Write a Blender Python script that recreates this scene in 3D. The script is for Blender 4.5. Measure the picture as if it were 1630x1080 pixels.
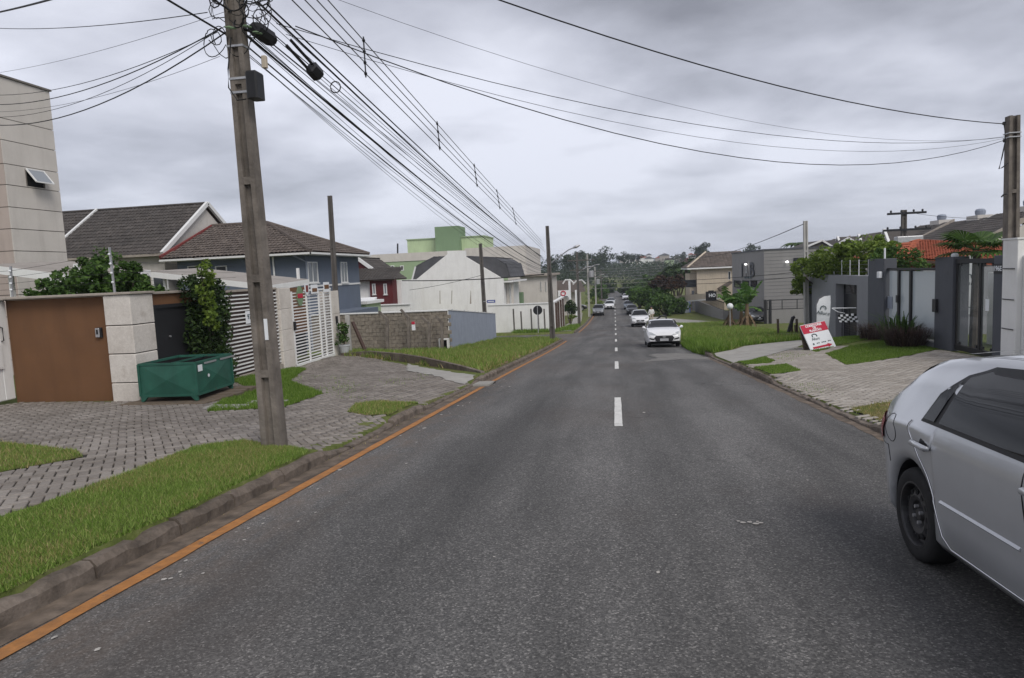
import bpy, bmesh, math, random
import numpy as np
from mathutils import Vector, Matrix
for o in list(bpy.data.objects): bpy.data.objects.remove(o)
SC = bpy.context.scene
COL = SC.collection
R = math.radians
# ---------------------------------------------------------------- camera, sky, sun, exposure
EYE = 1.65
F_PX, W_PX, H_PX = 1080.0, 1630.0, 1080.0
YAW, PITCH, ROLL = 0.15265, 0.09838, 0.045
_cy, _sy, _cp, _sp = math.cos(YAW), math.sin(YAW), math.cos(PITCH), math.sin(PITCH)
_f = np.array([-_sy*_cp, _cy*_cp, -_sp]); _r0 = np.array([_cy, _sy, 0.0]); _u0 = np.cross(_r0, _f)
_r = math.cos(ROLL)*_r0 - math.sin(ROLL)*_u0; _u = math.sin(ROLL)*_r0 + math.cos(ROLL)*_u0
EYEP = np.array([0.0, 0.0, EYE])
cd = bpy.data.cameras.new('camera'); cam = bpy.data.objects.new('camera', cd); COL.objects.link(cam)
cam.matrix_world = Matrix(((_r[0], _u[0], -_f[0], 0), (_r[1], _u[1], -_f[1], 0), (_r[2], _u[2], -_f[2], EYE), (0, 0, 0, 1)))
cd.sensor_width = 36.0; cd.lens = 36.0*F_PX/W_PX; cd.clip_start = 0.05; cd.clip_end = 9000
SC.camera = cam
SC.view_settings.view_transform = 'Standard'; SC.view_settings.look = 'None'
SC.view_settings.exposure = 0.48; SC.view_settings.gamma = 1.0

SUN_EL, SUN_AZ = R(46), R(142)          # azimuth clockwise from +Y
world = bpy.data.worlds.new('World'); SC.world = world; world.use_nodes = True
nt = world.node_tree; nt.nodes.clear()
def wn(t, **k):
    n = nt.nodes.new(t)
    for a, b in k.items(): setattr(n, a, b)
    return n
sky = wn('ShaderNodeTexSky', sky_type='NISHITA'); sky.sun_disc = False
sky.sun_elevation = SUN_EL; sky.sun_rotation = SUN_AZ
tc = wn('ShaderNodeTexCoord'); sep = wn('ShaderNodeSeparateXYZ'); nt.links.new(tc.outputs['Generated'], sep.inputs[0])
def wmath(op, a, b=None, clamp=False):
    n = wn('ShaderNodeMath', operation=op, use_clamp=clamp)
    for i, v in enumerate((a, b)):
        if v is None: continue
        if isinstance(v, (int, float)): n.inputs[i].default_value = v
        else: nt.links.new(v, n.inputs[i])
    return n.outputs[0]
zz = wmath('ADD', wmath('MAXIMUM', sep.outputs[2], 0.0), 0.16)
com = wn('ShaderNodeCombineXYZ')
nt.links.new(wmath('DIVIDE', sep.outputs[0], zz), com.inputs[0]); nt.links.new(wmath('DIVIDE', sep.outputs[1], zz), com.inputs[1])
def wnoise(scale, detail, rough, dist=0.0, off=0.0, sx=1.0, sy=1.0):
    mp = wn('ShaderNodeMapping'); nt.links.new(com.outputs[0], mp.inputs[0])
    mp.inputs['Location'].default_value = (off, off*.7, off*.3); mp.inputs['Scale'].default_value = (sx, sy, 1)
    n = wn('ShaderNodeTexNoise'); nt.links.new(mp.outputs[0], n.inputs['Vector'])
    n.inputs['Scale'].default_value = scale; n.inputs['Detail'].default_value = detail
    n.inputs['Roughness'].default_value = rough; n.inputs['Distortion'].default_value = dist
    return n.outputs['Fac']
c1 = wnoise(0.5, 5, .48, .2, 3.3, 1.0, 1.1); c2 = wnoise(2.1, 6, .55, .2, 9.1)
cl = wmath('ADD', wmath('MULTIPLY', c1, .8), wmath('MULTIPLY', c2, .2))
ramp = wn('ShaderNodeValToRGB'); nt.links.new(cl, ramp.inputs[0])
e = ramp.color_ramp.elements
e[0].position = .37; e[0].color = (.20, .206, .238, 1)
e[1].position = .60; e[1].color = (.62, .635, .71, 1)
m = ramp.color_ramp.elements.new(.48); m.color = (.385, .396, .455, 1)
# flat grey veil towards the horizon
veil = wmath('POWER', wmath('SUBTRACT', 1.0, wmath('MAXIMUM', sep.outputs[2], 0.0), True), 9.0)
mixh = wn('ShaderNodeMix', data_type='RGBA'); nt.links.new(wmath('MULTIPLY', veil, .75), mixh.inputs[0])
nt.links.new(ramp.outputs[0], mixh.inputs[6]); mixh.inputs[7].default_value = (.40, .428, .51, 1)
bg1 = wn('ShaderNodeBackground'); nt.links.new(mixh.outputs[2], bg1.inputs[0]); bg1.inputs[1].default_value = 1.0
bg2 = wn('ShaderNodeBackground'); nt.links.new(sky.outputs[0], bg2.inputs[0]); bg2.inputs[1].default_value = 0.1
mx = wn('ShaderNodeMixShader'); mx.inputs[0].default_value = 0.94
nt.links.new(bg2.outputs[0], mx.inputs[1]); nt.links.new(bg1.outputs[0], mx.inputs[2])
wo = wn('ShaderNodeOutputWorld'); nt.links.new(mx.outputs[0], wo.inputs[0])
sd = bpy.data.lights.new('sun', 'SUN'); sd.energy = 1.5; sd.angle = R(30); sd.color = (1.0, .955, .885)
so = bpy.data.objects.new('sun', sd); COL.objects.link(so)
_sv = Vector((math.sin(SUN_AZ)*math.cos(SUN_EL), math.cos(SUN_AZ)*math.cos(SUN_EL), math.sin(SUN_EL)))
so.rotation_euler = _sv.to_track_quat('Z', 'Y').to_euler()

# ---------------------------------------------------------------- ground profile and measuring helpers
PT = [(-40, 2.6), (0, 0), (10, -.655), (20, -1.34), (33, -2.27), (46, -3.1), (66, -4.2), (85, -5.0), (102, -5.45), (120, -5.65), (150, -5.67), (215, -5.67), (400, -5.67), (9000, -5.67)]
_ys = [a for a, b in PT]; _zs = [b for a, b in PT]; _ms = []
for i in range(len(PT)):
    if i == 0: _ms.append((_zs[1]-_zs[0])/(_ys[1]-_ys[0]))
    elif i == len(PT)-1: _ms.append(0)
    else:
        a = (_zs[i]-_zs[i-1])/(_ys[i]-_ys[i-1]); b = (_zs[i+1]-_zs[i])/(_ys[i+1]-_ys[i])
        _ms.append(0 if a*b <= 0 else 2*a*b/(a+b))
import bisect as _bs
def g(Y):
    Y = min(max(Y, _ys[0]), _ys[-1]-1e-3); i = _bs.bisect_right(_ys, Y)-1
    h = _ys[i+1]-_ys[i]; t = (Y-_ys[i])/h
    return (2*t**3-3*t*t+1)*_zs[i]+(t**3-2*t*t+t)*h*_ms[i]+(-2*t**3+3*t*t)*_zs[i+1]+(t**3-t*t)*h*_ms[i+1]
def lerpt(T, v):
    if v <= T[0][0]: return T[0][1]
    for (a, x), (b, y) in zip(T, T[1:]):
        if v <= b: return x+(y-x)*(v-a)/(b-a)
    return T[-1][1]
def sst(a, b, v):
    t = min(max((v-a)/(b-a), 0), 1); return t*t*(3-2*t)
OL = [(8, .13), (13, .14), (16, .27), (19.6, .31), (22.2, .5), (24.3, .5), (25.2, .22), (30, .14), (60, .13)]
OR = [(8, .14), (13, .1), (15, .06), (18, .17), (21, .28), (26, .55), (27.5, .38), (31, .28), (35, .2), (45, .13)]
KL, KR = -3.5, 3.32                      # kerb faces
def kerb_l(y):                           # kerb top above the gutter, left
    v = .13
    v -= .095*(sst(7.4, 8.2, y)-sst(9.7, 10.5, y)); v -= .095*(sst(11.6, 12.4, y)-sst(16.3, 17.2, y))
    v -= .11*(sst(45.5, 46.5, y)-sst(57, 58, y))
    return v
def kerb_r(y):
    return .13-.095*(sst(9.0, 9.7, y)-sst(15.0, 15.8, y))-.095*(sst(20.1, 20.8, y)-sst(24.4, 25.2, y))
def G(x, y):
    b = g(y)
    if x <= KL:
        d = KL-x; k = .13+(kerb_l(y)-.13)*(1-sst(.15, 1.7, d)); return b+k+(lerpt(OL, y)-.13)*sst(0, 6.0, d)
    if x >= KR:
        d = x-KR; k = .13+(kerb_r(y)-.13)*(1-sst(.15, 1.7, d)); return b+k+(lerpt(OR, y)-.13)*sst(0, 5.6, d)
    return b-.03*(x/3.5)**2
def ray(px, py): return _f+_r*((px-W_PX/2)/F_PX)+_u*((H_PX/2-py)/F_PX)
def AY(px, py, Y): d = ray(px, py); p = EYEP+d*(Y/d[1]); return Vector(p)
def AX(px, py, X): d = ray(px, py); p = EYEP+d*(X/d[0]); return Vector(p)
def GP(px, py):
    d = ray(px, py); t = .5
    fn = lambda t: (EYEP+d*t)[2]-G((EYEP+d*t)[0], (EYEP+d*t)[1])
    while t < 3000 and fn(t) > 0: t *= 1.02
    lo, hi = t/1.02, t
    for _ in range(40):
        m_ = (lo+hi)/2
        if fn(m_) > 0: lo = m_
        else: hi = m_
    return Vector(EYEP+d*lo)

# ---------------------------------------------------------------- mesh helpers
class MB:
    def __init__(s): s.v = []; s.f = []; s.mi = []
    def add(s, vs, fs, mi=0):
        b = len(s.v); s.v += [tuple(v) for v in vs]; s.f += [tuple(i+b for i in f) for f in fs]; s.mi += [mi]*len(fs); return s
    def box(s, x0, x1, y0, y1, z0, z1, mi=0):
        return s.add([(x0,y0,z0),(x1,y0,z0),(x1,y1,z0),(x0,y1,z0),(x0,y0,z1),(x1,y0,z1),(x1,y1,z1),(x0,y1,z1)],
            [(0,3,2,1),(4,5,6,7),(0,1,5,4),(1,2,6,5),(2,3,7,6),(3,0,4,7)], mi)
    def bev(s, x0, x1, y0, y1, z0, z1, b=.01, mi=0):      # box with chamfered upper and vertical edges
        def ring(d, z): return [(x0+d,y0+b,z),(x0+b,y0+d,z),(x1-b,y0+d,z),(x1-d,y0+b,z),(x1-d,y1-b,z),(x1-b,y1-d,z),(x0+b,y1-d,z),(x0+d,y1-b,z)]
        vs = ring(0, z0)+ring(0, z1-b)+ring(b*.7, z1); fs = []
        for k in (0, 8):
            for i in range(8): j = (i+1) % 8; fs.append((k+i, k+j, k+8+j, k+8+i))
        fs.append(tuple(range(16, 24))); fs.append(tuple(range(7, -1, -1)))
        return s.add(vs, fs, mi)
    def beam(s, a, b, w, h, up=(0, 0, 1), mi=0):           # box along a->b
        a, b = Vector(a), Vector(b); d = (b-a).normalized(); u = Vector(up)
        x = d.cross(u)
        if x.length < 1e-4: x = d.cross(Vector((1, 0, 0)))
        x.normalize(); z = x.cross(d)
        vs = []
        for p in (a, b):
            for sx, sz in ((-1,-1),(1,-1),(1,1),(-1,1)): vs.append(p+x*(sx*w/2)+z*(sz*h/2))
        return s.add(vs, [(3,2,1,0),(4,5,6,7),(0,1,5,4),(1,2,6,5),(2,3,7,6),(3,0,4,7)], mi)
    def tube(s, pts, rad, n=6, cap=True, mi=0):
        pts = [Vector(p) for p in pts]; rads = rad if isinstance(rad, (list, tuple)) else [rad]*len(pts)
        vs = []; fs = []; ref = Vector((0, 0, 1))
        for i, p in enumerate(pts):
            d = (pts[min(i+1, len(pts)-1)]-pts[max(i-1, 0)]).normalized()
            x = d.cross(ref)
            if x.length < 1e-3: x = d.cross(Vector((1, 0, 0)))
            x.normalize(); y = d.cross(x)
            for k in range(n):
                a = 2*math.pi*k/n; vs.append(p+(x*math.cos(a)+y*math.sin(a))*rads[i])
        for i in range(len(pts)-1):
            for k in range(n):
                j = (k+1) % n; fs.append((i*n+k, i*n+j, (i+1)*n+j, (i+1)*n+k))
        if cap: fs.append(tuple(range(n-1, -1, -1))); fs.append(tuple(range((len(pts)-1)*n, len(pts)*n)))
        return s.add(vs, fs, mi)
    def prism(s, poly, ext, mi=0):                          # 3d polygon swept by a vector
        e = Vector(ext); p = [Vector(q) for q in poly]; n = len(p)
        nrm = sum(((p[i]).cross(p[(i+1) % n]) for i in range(n)), Vector())
        if nrm.dot(e) > 0: p = p[::-1]
        vs = p+[q+e for q in p]
        return s.add(vs, [tuple(range(n)), tuple(range(2*n-1, n-1, -1))]+[(i, i+n, (i+1) % n+n, (i+1) % n) for i in range(n)], mi)
    def lathe(s, prof, c=(0, 0, 0), n=16, mi=0, axis='z', cap=True):
        vs = []; fs = []
        for r_, h in prof:
            for k in range(n):
                a = 2*math.pi*k/n; q = (r_*math.cos(a), r_*math.sin(a), h)
                if axis == 'y': q = (q[0], q[2], q[1])
                if axis == 'x': q = (q[2], q[0], q[1])
                vs.append((q[0]+c[0], q[1]+c[1], q[2]+c[2]))
        for i in range(len(prof)-1):
            for k in range(n):
                j = (k+1) % n; fs.append((i*n+k, i*n+j, (i+1)*n+j, (i+1)*n+k))
        if cap: fs.append(tuple(range(n-1, -1, -1))); fs.append(tuple(range((len(prof)-1)*n, len(prof)*n)))
        return s.add(vs, fs, mi)
def rawmesh(name, V, Fc):
    V = np.asarray(V, np.float32); Fc = np.asarray(Fc, np.int32); k = Fc.shape[1]
    me = bpy.data.meshes.new(name); me.vertices.add(len(V)); me.vertices.foreach_set('co', V.ravel())
    me.loops.add(Fc.size); me.loops.foreach_set('vertex_index', Fc.ravel())
    me.polygons.add(len(Fc)); me.polygons.foreach_set('loop_start', np.arange(0, Fc.size, k, dtype=np.int32))
    me.update(calc_edges=True); return me
def link(name, me, mats, parent=None, smooth=False):
    o = bpy.data.objects.new(name, me); COL.objects.link(o)
    if me is not None:
        for q in (mats if isinstance(mats, (list, tuple)) else [mats]): me.materials.append(q)
        if smooth: me.polygons.foreach_set('use_smooth', [True]*len(me.polygons)); me.update()
    if parent is not None: o.parent = parent
    return o
def put(name, mb, mats, parent=None, smooth=False, world=True):
    """one mesh object; under a parent, world coordinates are turned into the parent's own"""
    me = bpy.data.meshes.new(name); vs = mb.v
    if parent is not None and world:
        q = Vector((0, 0, 0)); pp = parent
        while pp is not None: q = q+pp.location; pp = pp.parent
        vs = [(v[0]-q.x, v[1]-q.y, v[2]-q.z) for v in vs]
    me.from_pydata(vs, [], mb.f); 
    if any(mb.mi): me.polygons.foreach_set('material_index', mb.mi)
    bm = bmesh.new(); bm.from_mesh(me); bmesh.ops.recalc_face_normals(bm, faces=bm.faces); bm.to_mesh(me); bm.free()
    me.update(); return link(name, me, mats, parent, smooth)
def tag(o, label, cat, group=None):
    o['label'] = label; o['category'] = cat
    if group: o['group'] = group
    return o
def thing(name, label, cat, loc=(0, 0, 0), rotz=0, group=None):
    o = bpy.data.objects.new(name, None); COL.objects.link(o); o.location = loc; o.rotation_euler = (0, 0, rotz)
    o.empty_display_size = .1
    return tag(o, label, cat, group)
def struct(o, kind='structure'): o['kind'] = kind; return o
def cut2d(poly, step, off=(0., 0.)):
    """2-d polygon cut into cells -> verts, faces"""
    bm = bmesh.new(); f = bm.faces.new([bm.verts.new((p[0], p[1], 0)) for p in poly]); bm.normal_update()
    sx, sy = step if isinstance(step, (tuple, list)) else (step, step)
    xs = [p[0] for p in poly]; ys = [p[1] for p in poly]
    for lo, hi, st, nrm in ((min(xs), max(xs), sx, (1, 0, 0)), (min(ys), max(ys), sy, (0, 1, 0))):
        if not st: continue
        k = math.floor(lo/st)+1
        while k*st < hi-1e-6:
            bmesh.ops.bisect_plane(bm, geom=bm.verts[:]+bm.edges[:]+bm.faces[:], plane_co=(nrm[0]*k*st, nrm[1]*k*st, 0), plane_no=nrm, dist=1e-6); k += 1
    bmesh.ops.triangulate(bm, faces=[f for f in bm.faces if len(f.verts) > 4])
    bm.verts.index_update(); vs = [tuple(v.co) for v in bm.verts]; fs = [tuple(v.index for v in f.verts) for f in bm.faces]; bm.free()
    return vs, fs
def inpoly(x, y, P):
    c = False; n = len(P); j = n-1
    for i in range(n):
        xi, yi = P[i][0], P[i][1]; xj, yj = P[j][0], P[j][1]
        if (yi > y) != (yj > y) and x < (xj-xi)*(y-yi)/(yj-yi)+xi: c = not c
        j = i
    return c
def inpoly_np(x, y, P):
    c = np.zeros(len(x), bool); n = len(P); j = n-1
    for i in range(n):
        xi, yi = P[i][0], P[i][1]; xj, yj = P[j][0], P[j][1]
        if yi != yj: c ^= ((yi > y) != (yj > y)) & (x < (xj-xi)*(y-yi)/(yj-yi)+xi)
        j = i
    return c
def drape(name, poly, dz, mat, step=.5, hfun=None, parent=None, wob=0.0):
    if wob:
        rr = random.Random(hash(name) % 1000 if False else len(name)*7+len(poly)); q = []
        for a, b in zip(poly, poly[1:]+poly[:1]):
            n = max(1, int(math.hypot(b[0]-a[0], b[1]-a[1])/.18))
            for i in range(n):
                t = i/n; k = wob if i else wob*.4
                q.append((a[0]+(b[0]-a[0])*t+rr.uniform(-k, k), a[1]+(b[1]-a[1])*t+rr.uniform(-k, k)))
        poly = q
    vs, fs = cut2d(poly, step); h = hfun or G
    mb = MB(); mb.add([(x, y, h(x, y)+dz) for x, y, _ in vs], fs)
    return put(name, mb, mat, parent)
# ---------------------------------------------------------------- materials (all procedural)
def newmat(name):
    m = bpy.data.materials.new(name); m.use_nodes = True; return m, m.node_tree, m.node_tree.nodes['Principled BSDF']
class NT:
    def __init__(s, t): s.t = t
    def n(s, t, **k):
        x = s.t.nodes.new(t)
        for a, b in k.items(): setattr(x, a, b)
        return x
    def l(s, a, b): s.t.links.new(a, b)
    def math(s, op, a, b=None, clamp=False):
        n = s.n('ShaderNodeMath', operation=op, use_clamp=clamp)
        for i, v in enumerate((a, b)):
            if v is None: continue
            if isinstance(v, (int, float)): n.inputs[i].default_value = v
            else: s.l(v, n.inputs[i])
        return n.outputs[0]
    def pos(s, scale=(1, 1, 1), rot=(0, 0, 0)):
        ge = s.n('ShaderNodeNewGeometry'); mp = s.n('ShaderNodeMapping'); s.l(ge.outputs['Position'], mp.inputs[0])
        mp.inputs['Scale'].default_value = scale; mp.inputs['Rotation'].default_value = rot; return mp.outputs[0]
    def noise(s, vec, scale, detail=4, rough=.55, dist=0):
        n = s.n('ShaderNodeTexNoise'); s.l(vec, n.inputs['Vector']); n.inputs['Scale'].default_value = scale
        n.inputs['Detail'].default_value = detail; n.inputs['Roughness'].default_value = rough; n.inputs['Distortion'].default_value = dist
        return n.outputs['Fac']
    def ramp(s, fac, *st):
        r = s.n('ShaderNodeValToRGB'); s.l(fac, r.inputs[0]); e = r.color_ramp.elements
        while len(e) < len(st): e.new(.5)
        for i, (p, c) in enumerate(st): e[i].position = p; e[i].color = (*c, 1) if not isinstance(c, (int, float)) else (c, c, c, 1)
        return r.outputs[0]
    def mix(s, fac, a, b, mode='MIX'):
        n = s.n('ShaderNodeMix', data_type='RGBA', blend_type=mode)
        for i, v in ((0, fac), (6, a), (7, b)):
            if isinstance(v, (int, float)): n.inputs[i].default_value = v
            elif isinstance(v, tuple): n.inputs[i].default_value = (*v[:3], 1)
            else: s.l(v, n.inputs[i])
        return n.outputs[2]
    def bump(s, h, strength, dist, p):
        b = s.n('ShaderNodeBump'); b.inputs['Strength'].default_value = strength; b.inputs['Distance'].default_value = dist
        s.l(h, b.inputs['Height']); s.l(b.outputs[0], p.inputs['Normal'])
    def island(s):
        ge = s.n('ShaderNodeNewGeometry'); oi = s.n('ShaderNodeObjectInfo')
        return s.math('FRACT', s.math('ADD', ge.outputs['Random Per Island'], oi.outputs['Random']))
def sc(c, k): return tuple(min(1, v*k) for v in c)
def plain(name, col, rough=.75, var=.12, vs=1.5, dirt=0, bump=0, bs=60, metal=0, spec=.35, dirtcol=(.08, .07, .06), streak=True):
    m, t, p = newmat(name); n = NT(t); P = n.pos()
    a = n.noise(P, vs, 5, .6); c = n.ramp(a, (.3, sc(col, 1-var)), (.7, sc(col, 1+var)))
    if dirt:
        d = n.noise(n.pos((1.4, 1.4, .22 if streak else 1.4)), 2.2, 6, .65)
        c = n.mix(n.math('MULTIPLY', n.ramp(d, (.48, 0), (.75, 1)), dirt), c, dirtcol)
    n.l(c, p.inputs['Base Color']); p.inputs['Roughness'].default_value = rough; p.inputs['Metallic'].default_value = metal
    p.inputs['Specular IOR Level'].default_value = spec
    if bump: n.bump(n.noise(P, bs, 4, .6), bump, .01, p)
    return m
def leafmat(name, c0, c1, c2, trans=.25):
    m, t, p = newmat(name); n = NT(t)
    c = n.ramp(n.island(), (.0, c0), (.55, c1), (1, c2)); n.l(c, p.inputs['Base Color'])
    p.inputs['Roughness'].default_value = .6; p.inputs['Specular IOR Level'].default_value = .25
    tr = n.n('ShaderNodeBsdfTranslucent'); n.l(c, tr.inputs[0]); mx = n.n('ShaderNodeMixShader'); mx.inputs[0].default_value = trans
    n.l(p.outputs[0], mx.inputs[1]); n.l(tr.outputs[0], mx.inputs[2]); n.l(mx.outputs[0], t.nodes['Material Output'].inputs[0]); return m
def piecemat(name, c0, c1, c2, rough=.85, bump=.3, bs=80, dirt=.3, dirtcol=(.06, .05, .04), dscale=1.1):
    m, t, p = newmat(name); n = NT(t); P = n.pos()
    c = n.ramp(n.island(), (0, c0), (.5, c1), (1, c2))
    c = n.mix(.35, c, n.ramp(n.noise(P, 25, 4, .7), (.3, sc(c0, .75)), (.7, sc(c2, 1.15))))
    if dirt: c = n.mix(n.math('MULTIPLY', n.ramp(n.noise(P, dscale, 6, .65), (.42, 0), (.7, 1)), dirt), c, dirtcol)
    n.l(c, p.inputs['Base Color']); p.inputs['Roughness'].default_value = rough; p.inputs['Specular IOR Level'].default_value = .3
    if bump: n.bump(n.noise(P, bs, 4, .6), bump, .006, p)
    return m
def glassy(name, col, rough=.06, spec=.5, alpha=1.0):
    m, t, p = newmat(name); p.inputs['Base Color'].default_value = (*col, 1); p.inputs['Roughness'].default_value = rough
    p.inputs['Specular IOR Level'].default_value = spec
    if alpha < 1:
        tr = t.nodes.new('ShaderNodeBsdfTransparent'); mx = t.nodes.new('ShaderNodeMixShader'); mx.inputs[0].default_value = alpha
        t.links.new(tr.outputs[0], mx.inputs[1]); t.links.new(p.outputs[0], mx.inputs[2]); t.links.new(mx.outputs[0], t.nodes['Material Output'].inputs[0])
    return m
def carpaint(name, col, metal=0, rough=.32, flake=0):
    m, t, p = newmat(name); n = NT(t); P = n.pos()
    c = n.ramp(n.noise(P, 2.2, 5, .6), (.3, sc(col, .93)), (.7, sc(col, 1.05)))
    n.l(c, p.inputs['Base Color']); p.inputs['Metallic'].default_value = metal; p.inputs['Roughness'].default_value = rough
    p.inputs['Coat Weight'].default_value = .8; p.inputs['Coat Roughness'].default_value = .06; return m
def asphalt_mat():
    m, t, p = newmat('asphalt'); n = NT(t); P = n.pos()
    v = n.n('ShaderNodeTexVoronoi'); n.l(P, v.inputs['Vector']); v.inputs['Scale'].default_value = 92
    sx = n.n('ShaderNodeSeparateColor'); n.l(v.outputs['Color'], sx.inputs[0])
    agg = n.ramp(sx.outputs[0], (0, (.052, .0505, .049)), (.55, (.092, .089, .086)), (.9, (.135, .13, .124)), (1, (.24, .23, .217)))
    fine = n.ramp(n.noise(P, 240, 2, .6), (.3, .62), (.7, 1.3))
    c = n.mix(1, agg, fine, 'MULTIPLY')
    big = n.ramp(n.noise(n.pos((1, .28, 1)), .9, 5, .6), (.3, .72), (.7, 1.26)); c = n.mix(1, c, big, 'MULTIPLY')
    # wheel tracks, worn paler lanes and darker seams along the road
    tr = n.ramp(n.noise(n.pos((1.0, .012, 1)), 1.25, 3, .5, .3), (.36, .70), (.64, 1.24)); c = n.mix(1, c, tr, 'MULTIPLY')
    brown = n.ramp(n.noise(n.pos((.6, .3, 1)), .55, 4, .6), (.5, 0), (.75, .5)); c = n.mix(brown, c, (.085, .066, .054))
    # thin meandering cracks
    vc = n.n('ShaderNodeTexVoronoi', feature='DISTANCE_TO_EDGE')
    w = n.n('ShaderNodeVectorMath', operation='ADD'); n.l(n.pos((.55, .16, 1)), w.inputs[0])
    nn = n.n('ShaderNodeTexNoise'); n.l(P, nn.inputs['Vector']); nn.inputs['Scale'].default_value = 1.6; nn.inputs['Detail'].default_value = 5
    sm = n.n('ShaderNodeVectorMath', operation='SCALE'); n.l(nn.outputs['Color'], sm.inputs[0]); sm.inputs['Scale'].default_value = .55
    n.l(sm.outputs[0], w.inputs[1]); n.l(w.outputs[0], vc.inputs['Vector']); vc.inputs['Scale'].default_value = 1.0
    cr = n.math('MULTIPLY', n.ramp(vc.outputs[0], (.0, 1), (.011, 0)), n.ramp(n.noise(P, .35, 3), (.5, 0), (.64, .7)))
    c = n.mix(cr, c, (.018, .017, .016))
    # dusty strip by the left gutter
    ge = n.n('ShaderNodeNewGeometry'); xs = n.n('ShaderNodeSeparateXYZ'); n.l(ge.outputs['Position'], xs.inputs[0])
    dst = n.math('MULTIPLY', n.ramp(n.math('MULTIPLY', n.math('ADD', xs.outputs[0], 4.2), .5), (.0, 1), (.62, 1), (.98, 0)), n.ramp(n.noise(n.pos((1.6, .6, 1)), 2.5, 5, .7), (.38, 0), (.75, .75)))
    c = n.mix(n.math('MULTIPLY', dst, .95), c, (.135, .098, .072))
    n.l(c, p.inputs['Base Color']); p.inputs['Roughness'].default_value = .82; p.inputs['Specular IOR Level'].default_value = .4
    n.bump(n.math('ADD', sx.outputs[1], n.noise(P, 160, 3)), .55, .006, p); return m
M = {}
M['asphalt'] = asphalt_mat()
def groundmat():
    m, t, p = newmat('turf_soil'); n = NT(t); P = n.pos()
    gcol = n.ramp(n.noise(P, 6, 6, .7), (.25, (.055, .075, .02)), (.5, (.11, .135, .038)), (.75, (.18, .19, .075)))
    soil = n.ramp(n.noise(P, 14, 5, .7), (.3, (.10, .075, .05)), (.7, (.22, .17, .12)))
    f = n.ramp(n.noise(P, .8, 6, .65), (.5, 0), (.66, 1)); c = n.mix(n.math('MULTIPLY', f, .6), gcol, soil)
    n.l(c, p.inputs['Base Color']); p.inputs['Roughness'].default_value = .95; p.inputs['Specular IOR Level'].default_value = .1
    n.bump(n.noise(P, 40, 5, .7), .7, .03, p); return m
M['turf'] = groundmat()
def turf2(name, dry):
    m, t, p = newmat(name); n = NT(t); P = n.pos()
    gcol = n.ramp(n.noise(P, 9, 6, .7), (.25, (.06, .08, .02)), (.55, (.12, .14, .04)), (.8, (.19, .2, .08)))
    soil = n.ramp(n.noise(P, 22, 5, .7), (.3, (.13, .09, .05)), (.7, (.27, .21, .12)))
    f = n.ramp(n.noise(P, 1.3, 6, .7), (.62-dry, 0), (.78-dry, 1)); c = n.mix(n.math('MULTIPLY', f, .8), gcol, soil)
    n.l(c, p.inputs['Base Color']); p.inputs['Roughness'].default_value = .95; p.inputs['Specular IOR Level'].default_value = .1
    n.bump(n.noise(P, 60, 5, .7), .8, .03, p); return m
M['lawn'] = turf2('lawn_soil', .05); M['drylawn'] = turf2('dry_lawn_soil', .17)
M['blade'] = leafmat('grass_blade', (.095, .175, .022), (.18, .285, .05), (.36, .43, .13), .38)
M['blade_lush'] = leafmat('grass_blade_lush', (.075, .15, .016), (.145, .245, .034), (.25, .35, .08), .38)
M['blade_dry'] = leafmat('grass_blade_dry', (.17, .20, .05), (.31, .27, .10), (.5, .41, .21), .35)
M['paver'] = piecemat('paver', (.155, .135, .118), (.225, .20, .177), (.31, .28, .25), .88, .5, 70, .55, (.09, .075, .06))
M['paver_r'] = piecemat('paver_pale', (.25, .225, .195), (.33, .30, .265), (.42, .385, .345), .88, .4, 70, .42, (.16, .14, .11))
M['joint'] = plain('paver_bed', (.035, .03, .025), .95, .3, 8, .5, .5, 60, dirtcol=(.05, .06, .025))
M['kerb'] = piecemat('kerb_concrete', (.11, .088, .07), (.155, .125, .102), (.215, .18, .15), .92, 1.0, 38, .85, (.045, .036, .028), 4)
M['patch'] = plain('worn_patch', (.17, .163, .152), .88, .25, 3, .5, .3, 50, dirtcol=(.09, .085, .08), streak=False)
M['crumb'] = plain('paint_crumb', (.36, .34, .31), .8, .25, 20)
M['concrete'] = plain('concrete', (.31, .297, .272), .88, .14, 2, .35, .3, 50, dirtcol=(.2, .18, .16), streak=False)
M['gutter'] = plain('gutter', (.135, .105, .08), .92, .5, 6, .9, .8, 50, dirtcol=(.05, .038, .03), streak=False)
M['white_line'] = plain('road_paint_white', (.62, .61, .58), .7, .12, 12, .45, .3, 120, dirtcol=(.2, .19, .18), streak=False)
M['orange_line'] = plain('road_paint_orange', (.36, .155, .042), .78, .22, 14, .7, .4, 120, dirtcol=(.17, .095, .05), streak=False)
M['pole'] = plain('pole_concrete', (.17, .148, .128), .9, .35, 4, .8, .9, 30, dirtcol=(.06, .052, .045))
M['pole_dark'] = plain('pole_old_concrete', (.11, .10, .092), .9, .2, 3, .5, .5, 45, dirtcol=(.05, .045, .04))
M['pole_pale'] = plain('pole_pale_concrete', (.42, .41, .39), .9, .12, 3, .3, .4, 45)
M['cable'] = plain('cable_rubber', (.012, .012, .013), .6, .2, 4)
M['alu'] = plain('aluminium_wire', (.20, .20, .21), .45, .1, 4, metal=.6)
M['blackplastic'] = plain('black_plastic', (.014, .014, .016), .5, .2, 8)
M['steel'] = plain('galvanised_steel', (.45, .45, .46), .45, .12, 6, metal=.7)
M['white'] = plain('white_paint', (.72, .72, .71), .6, .05, 2, .12, dirtcol=(.4, .37, .33))
M['whitewall'] = plain('white_wall', (.74, .735, .715), .85, .06, 1, .22, .25, 60, dirtcol=(.38, .35, .3))
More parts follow.
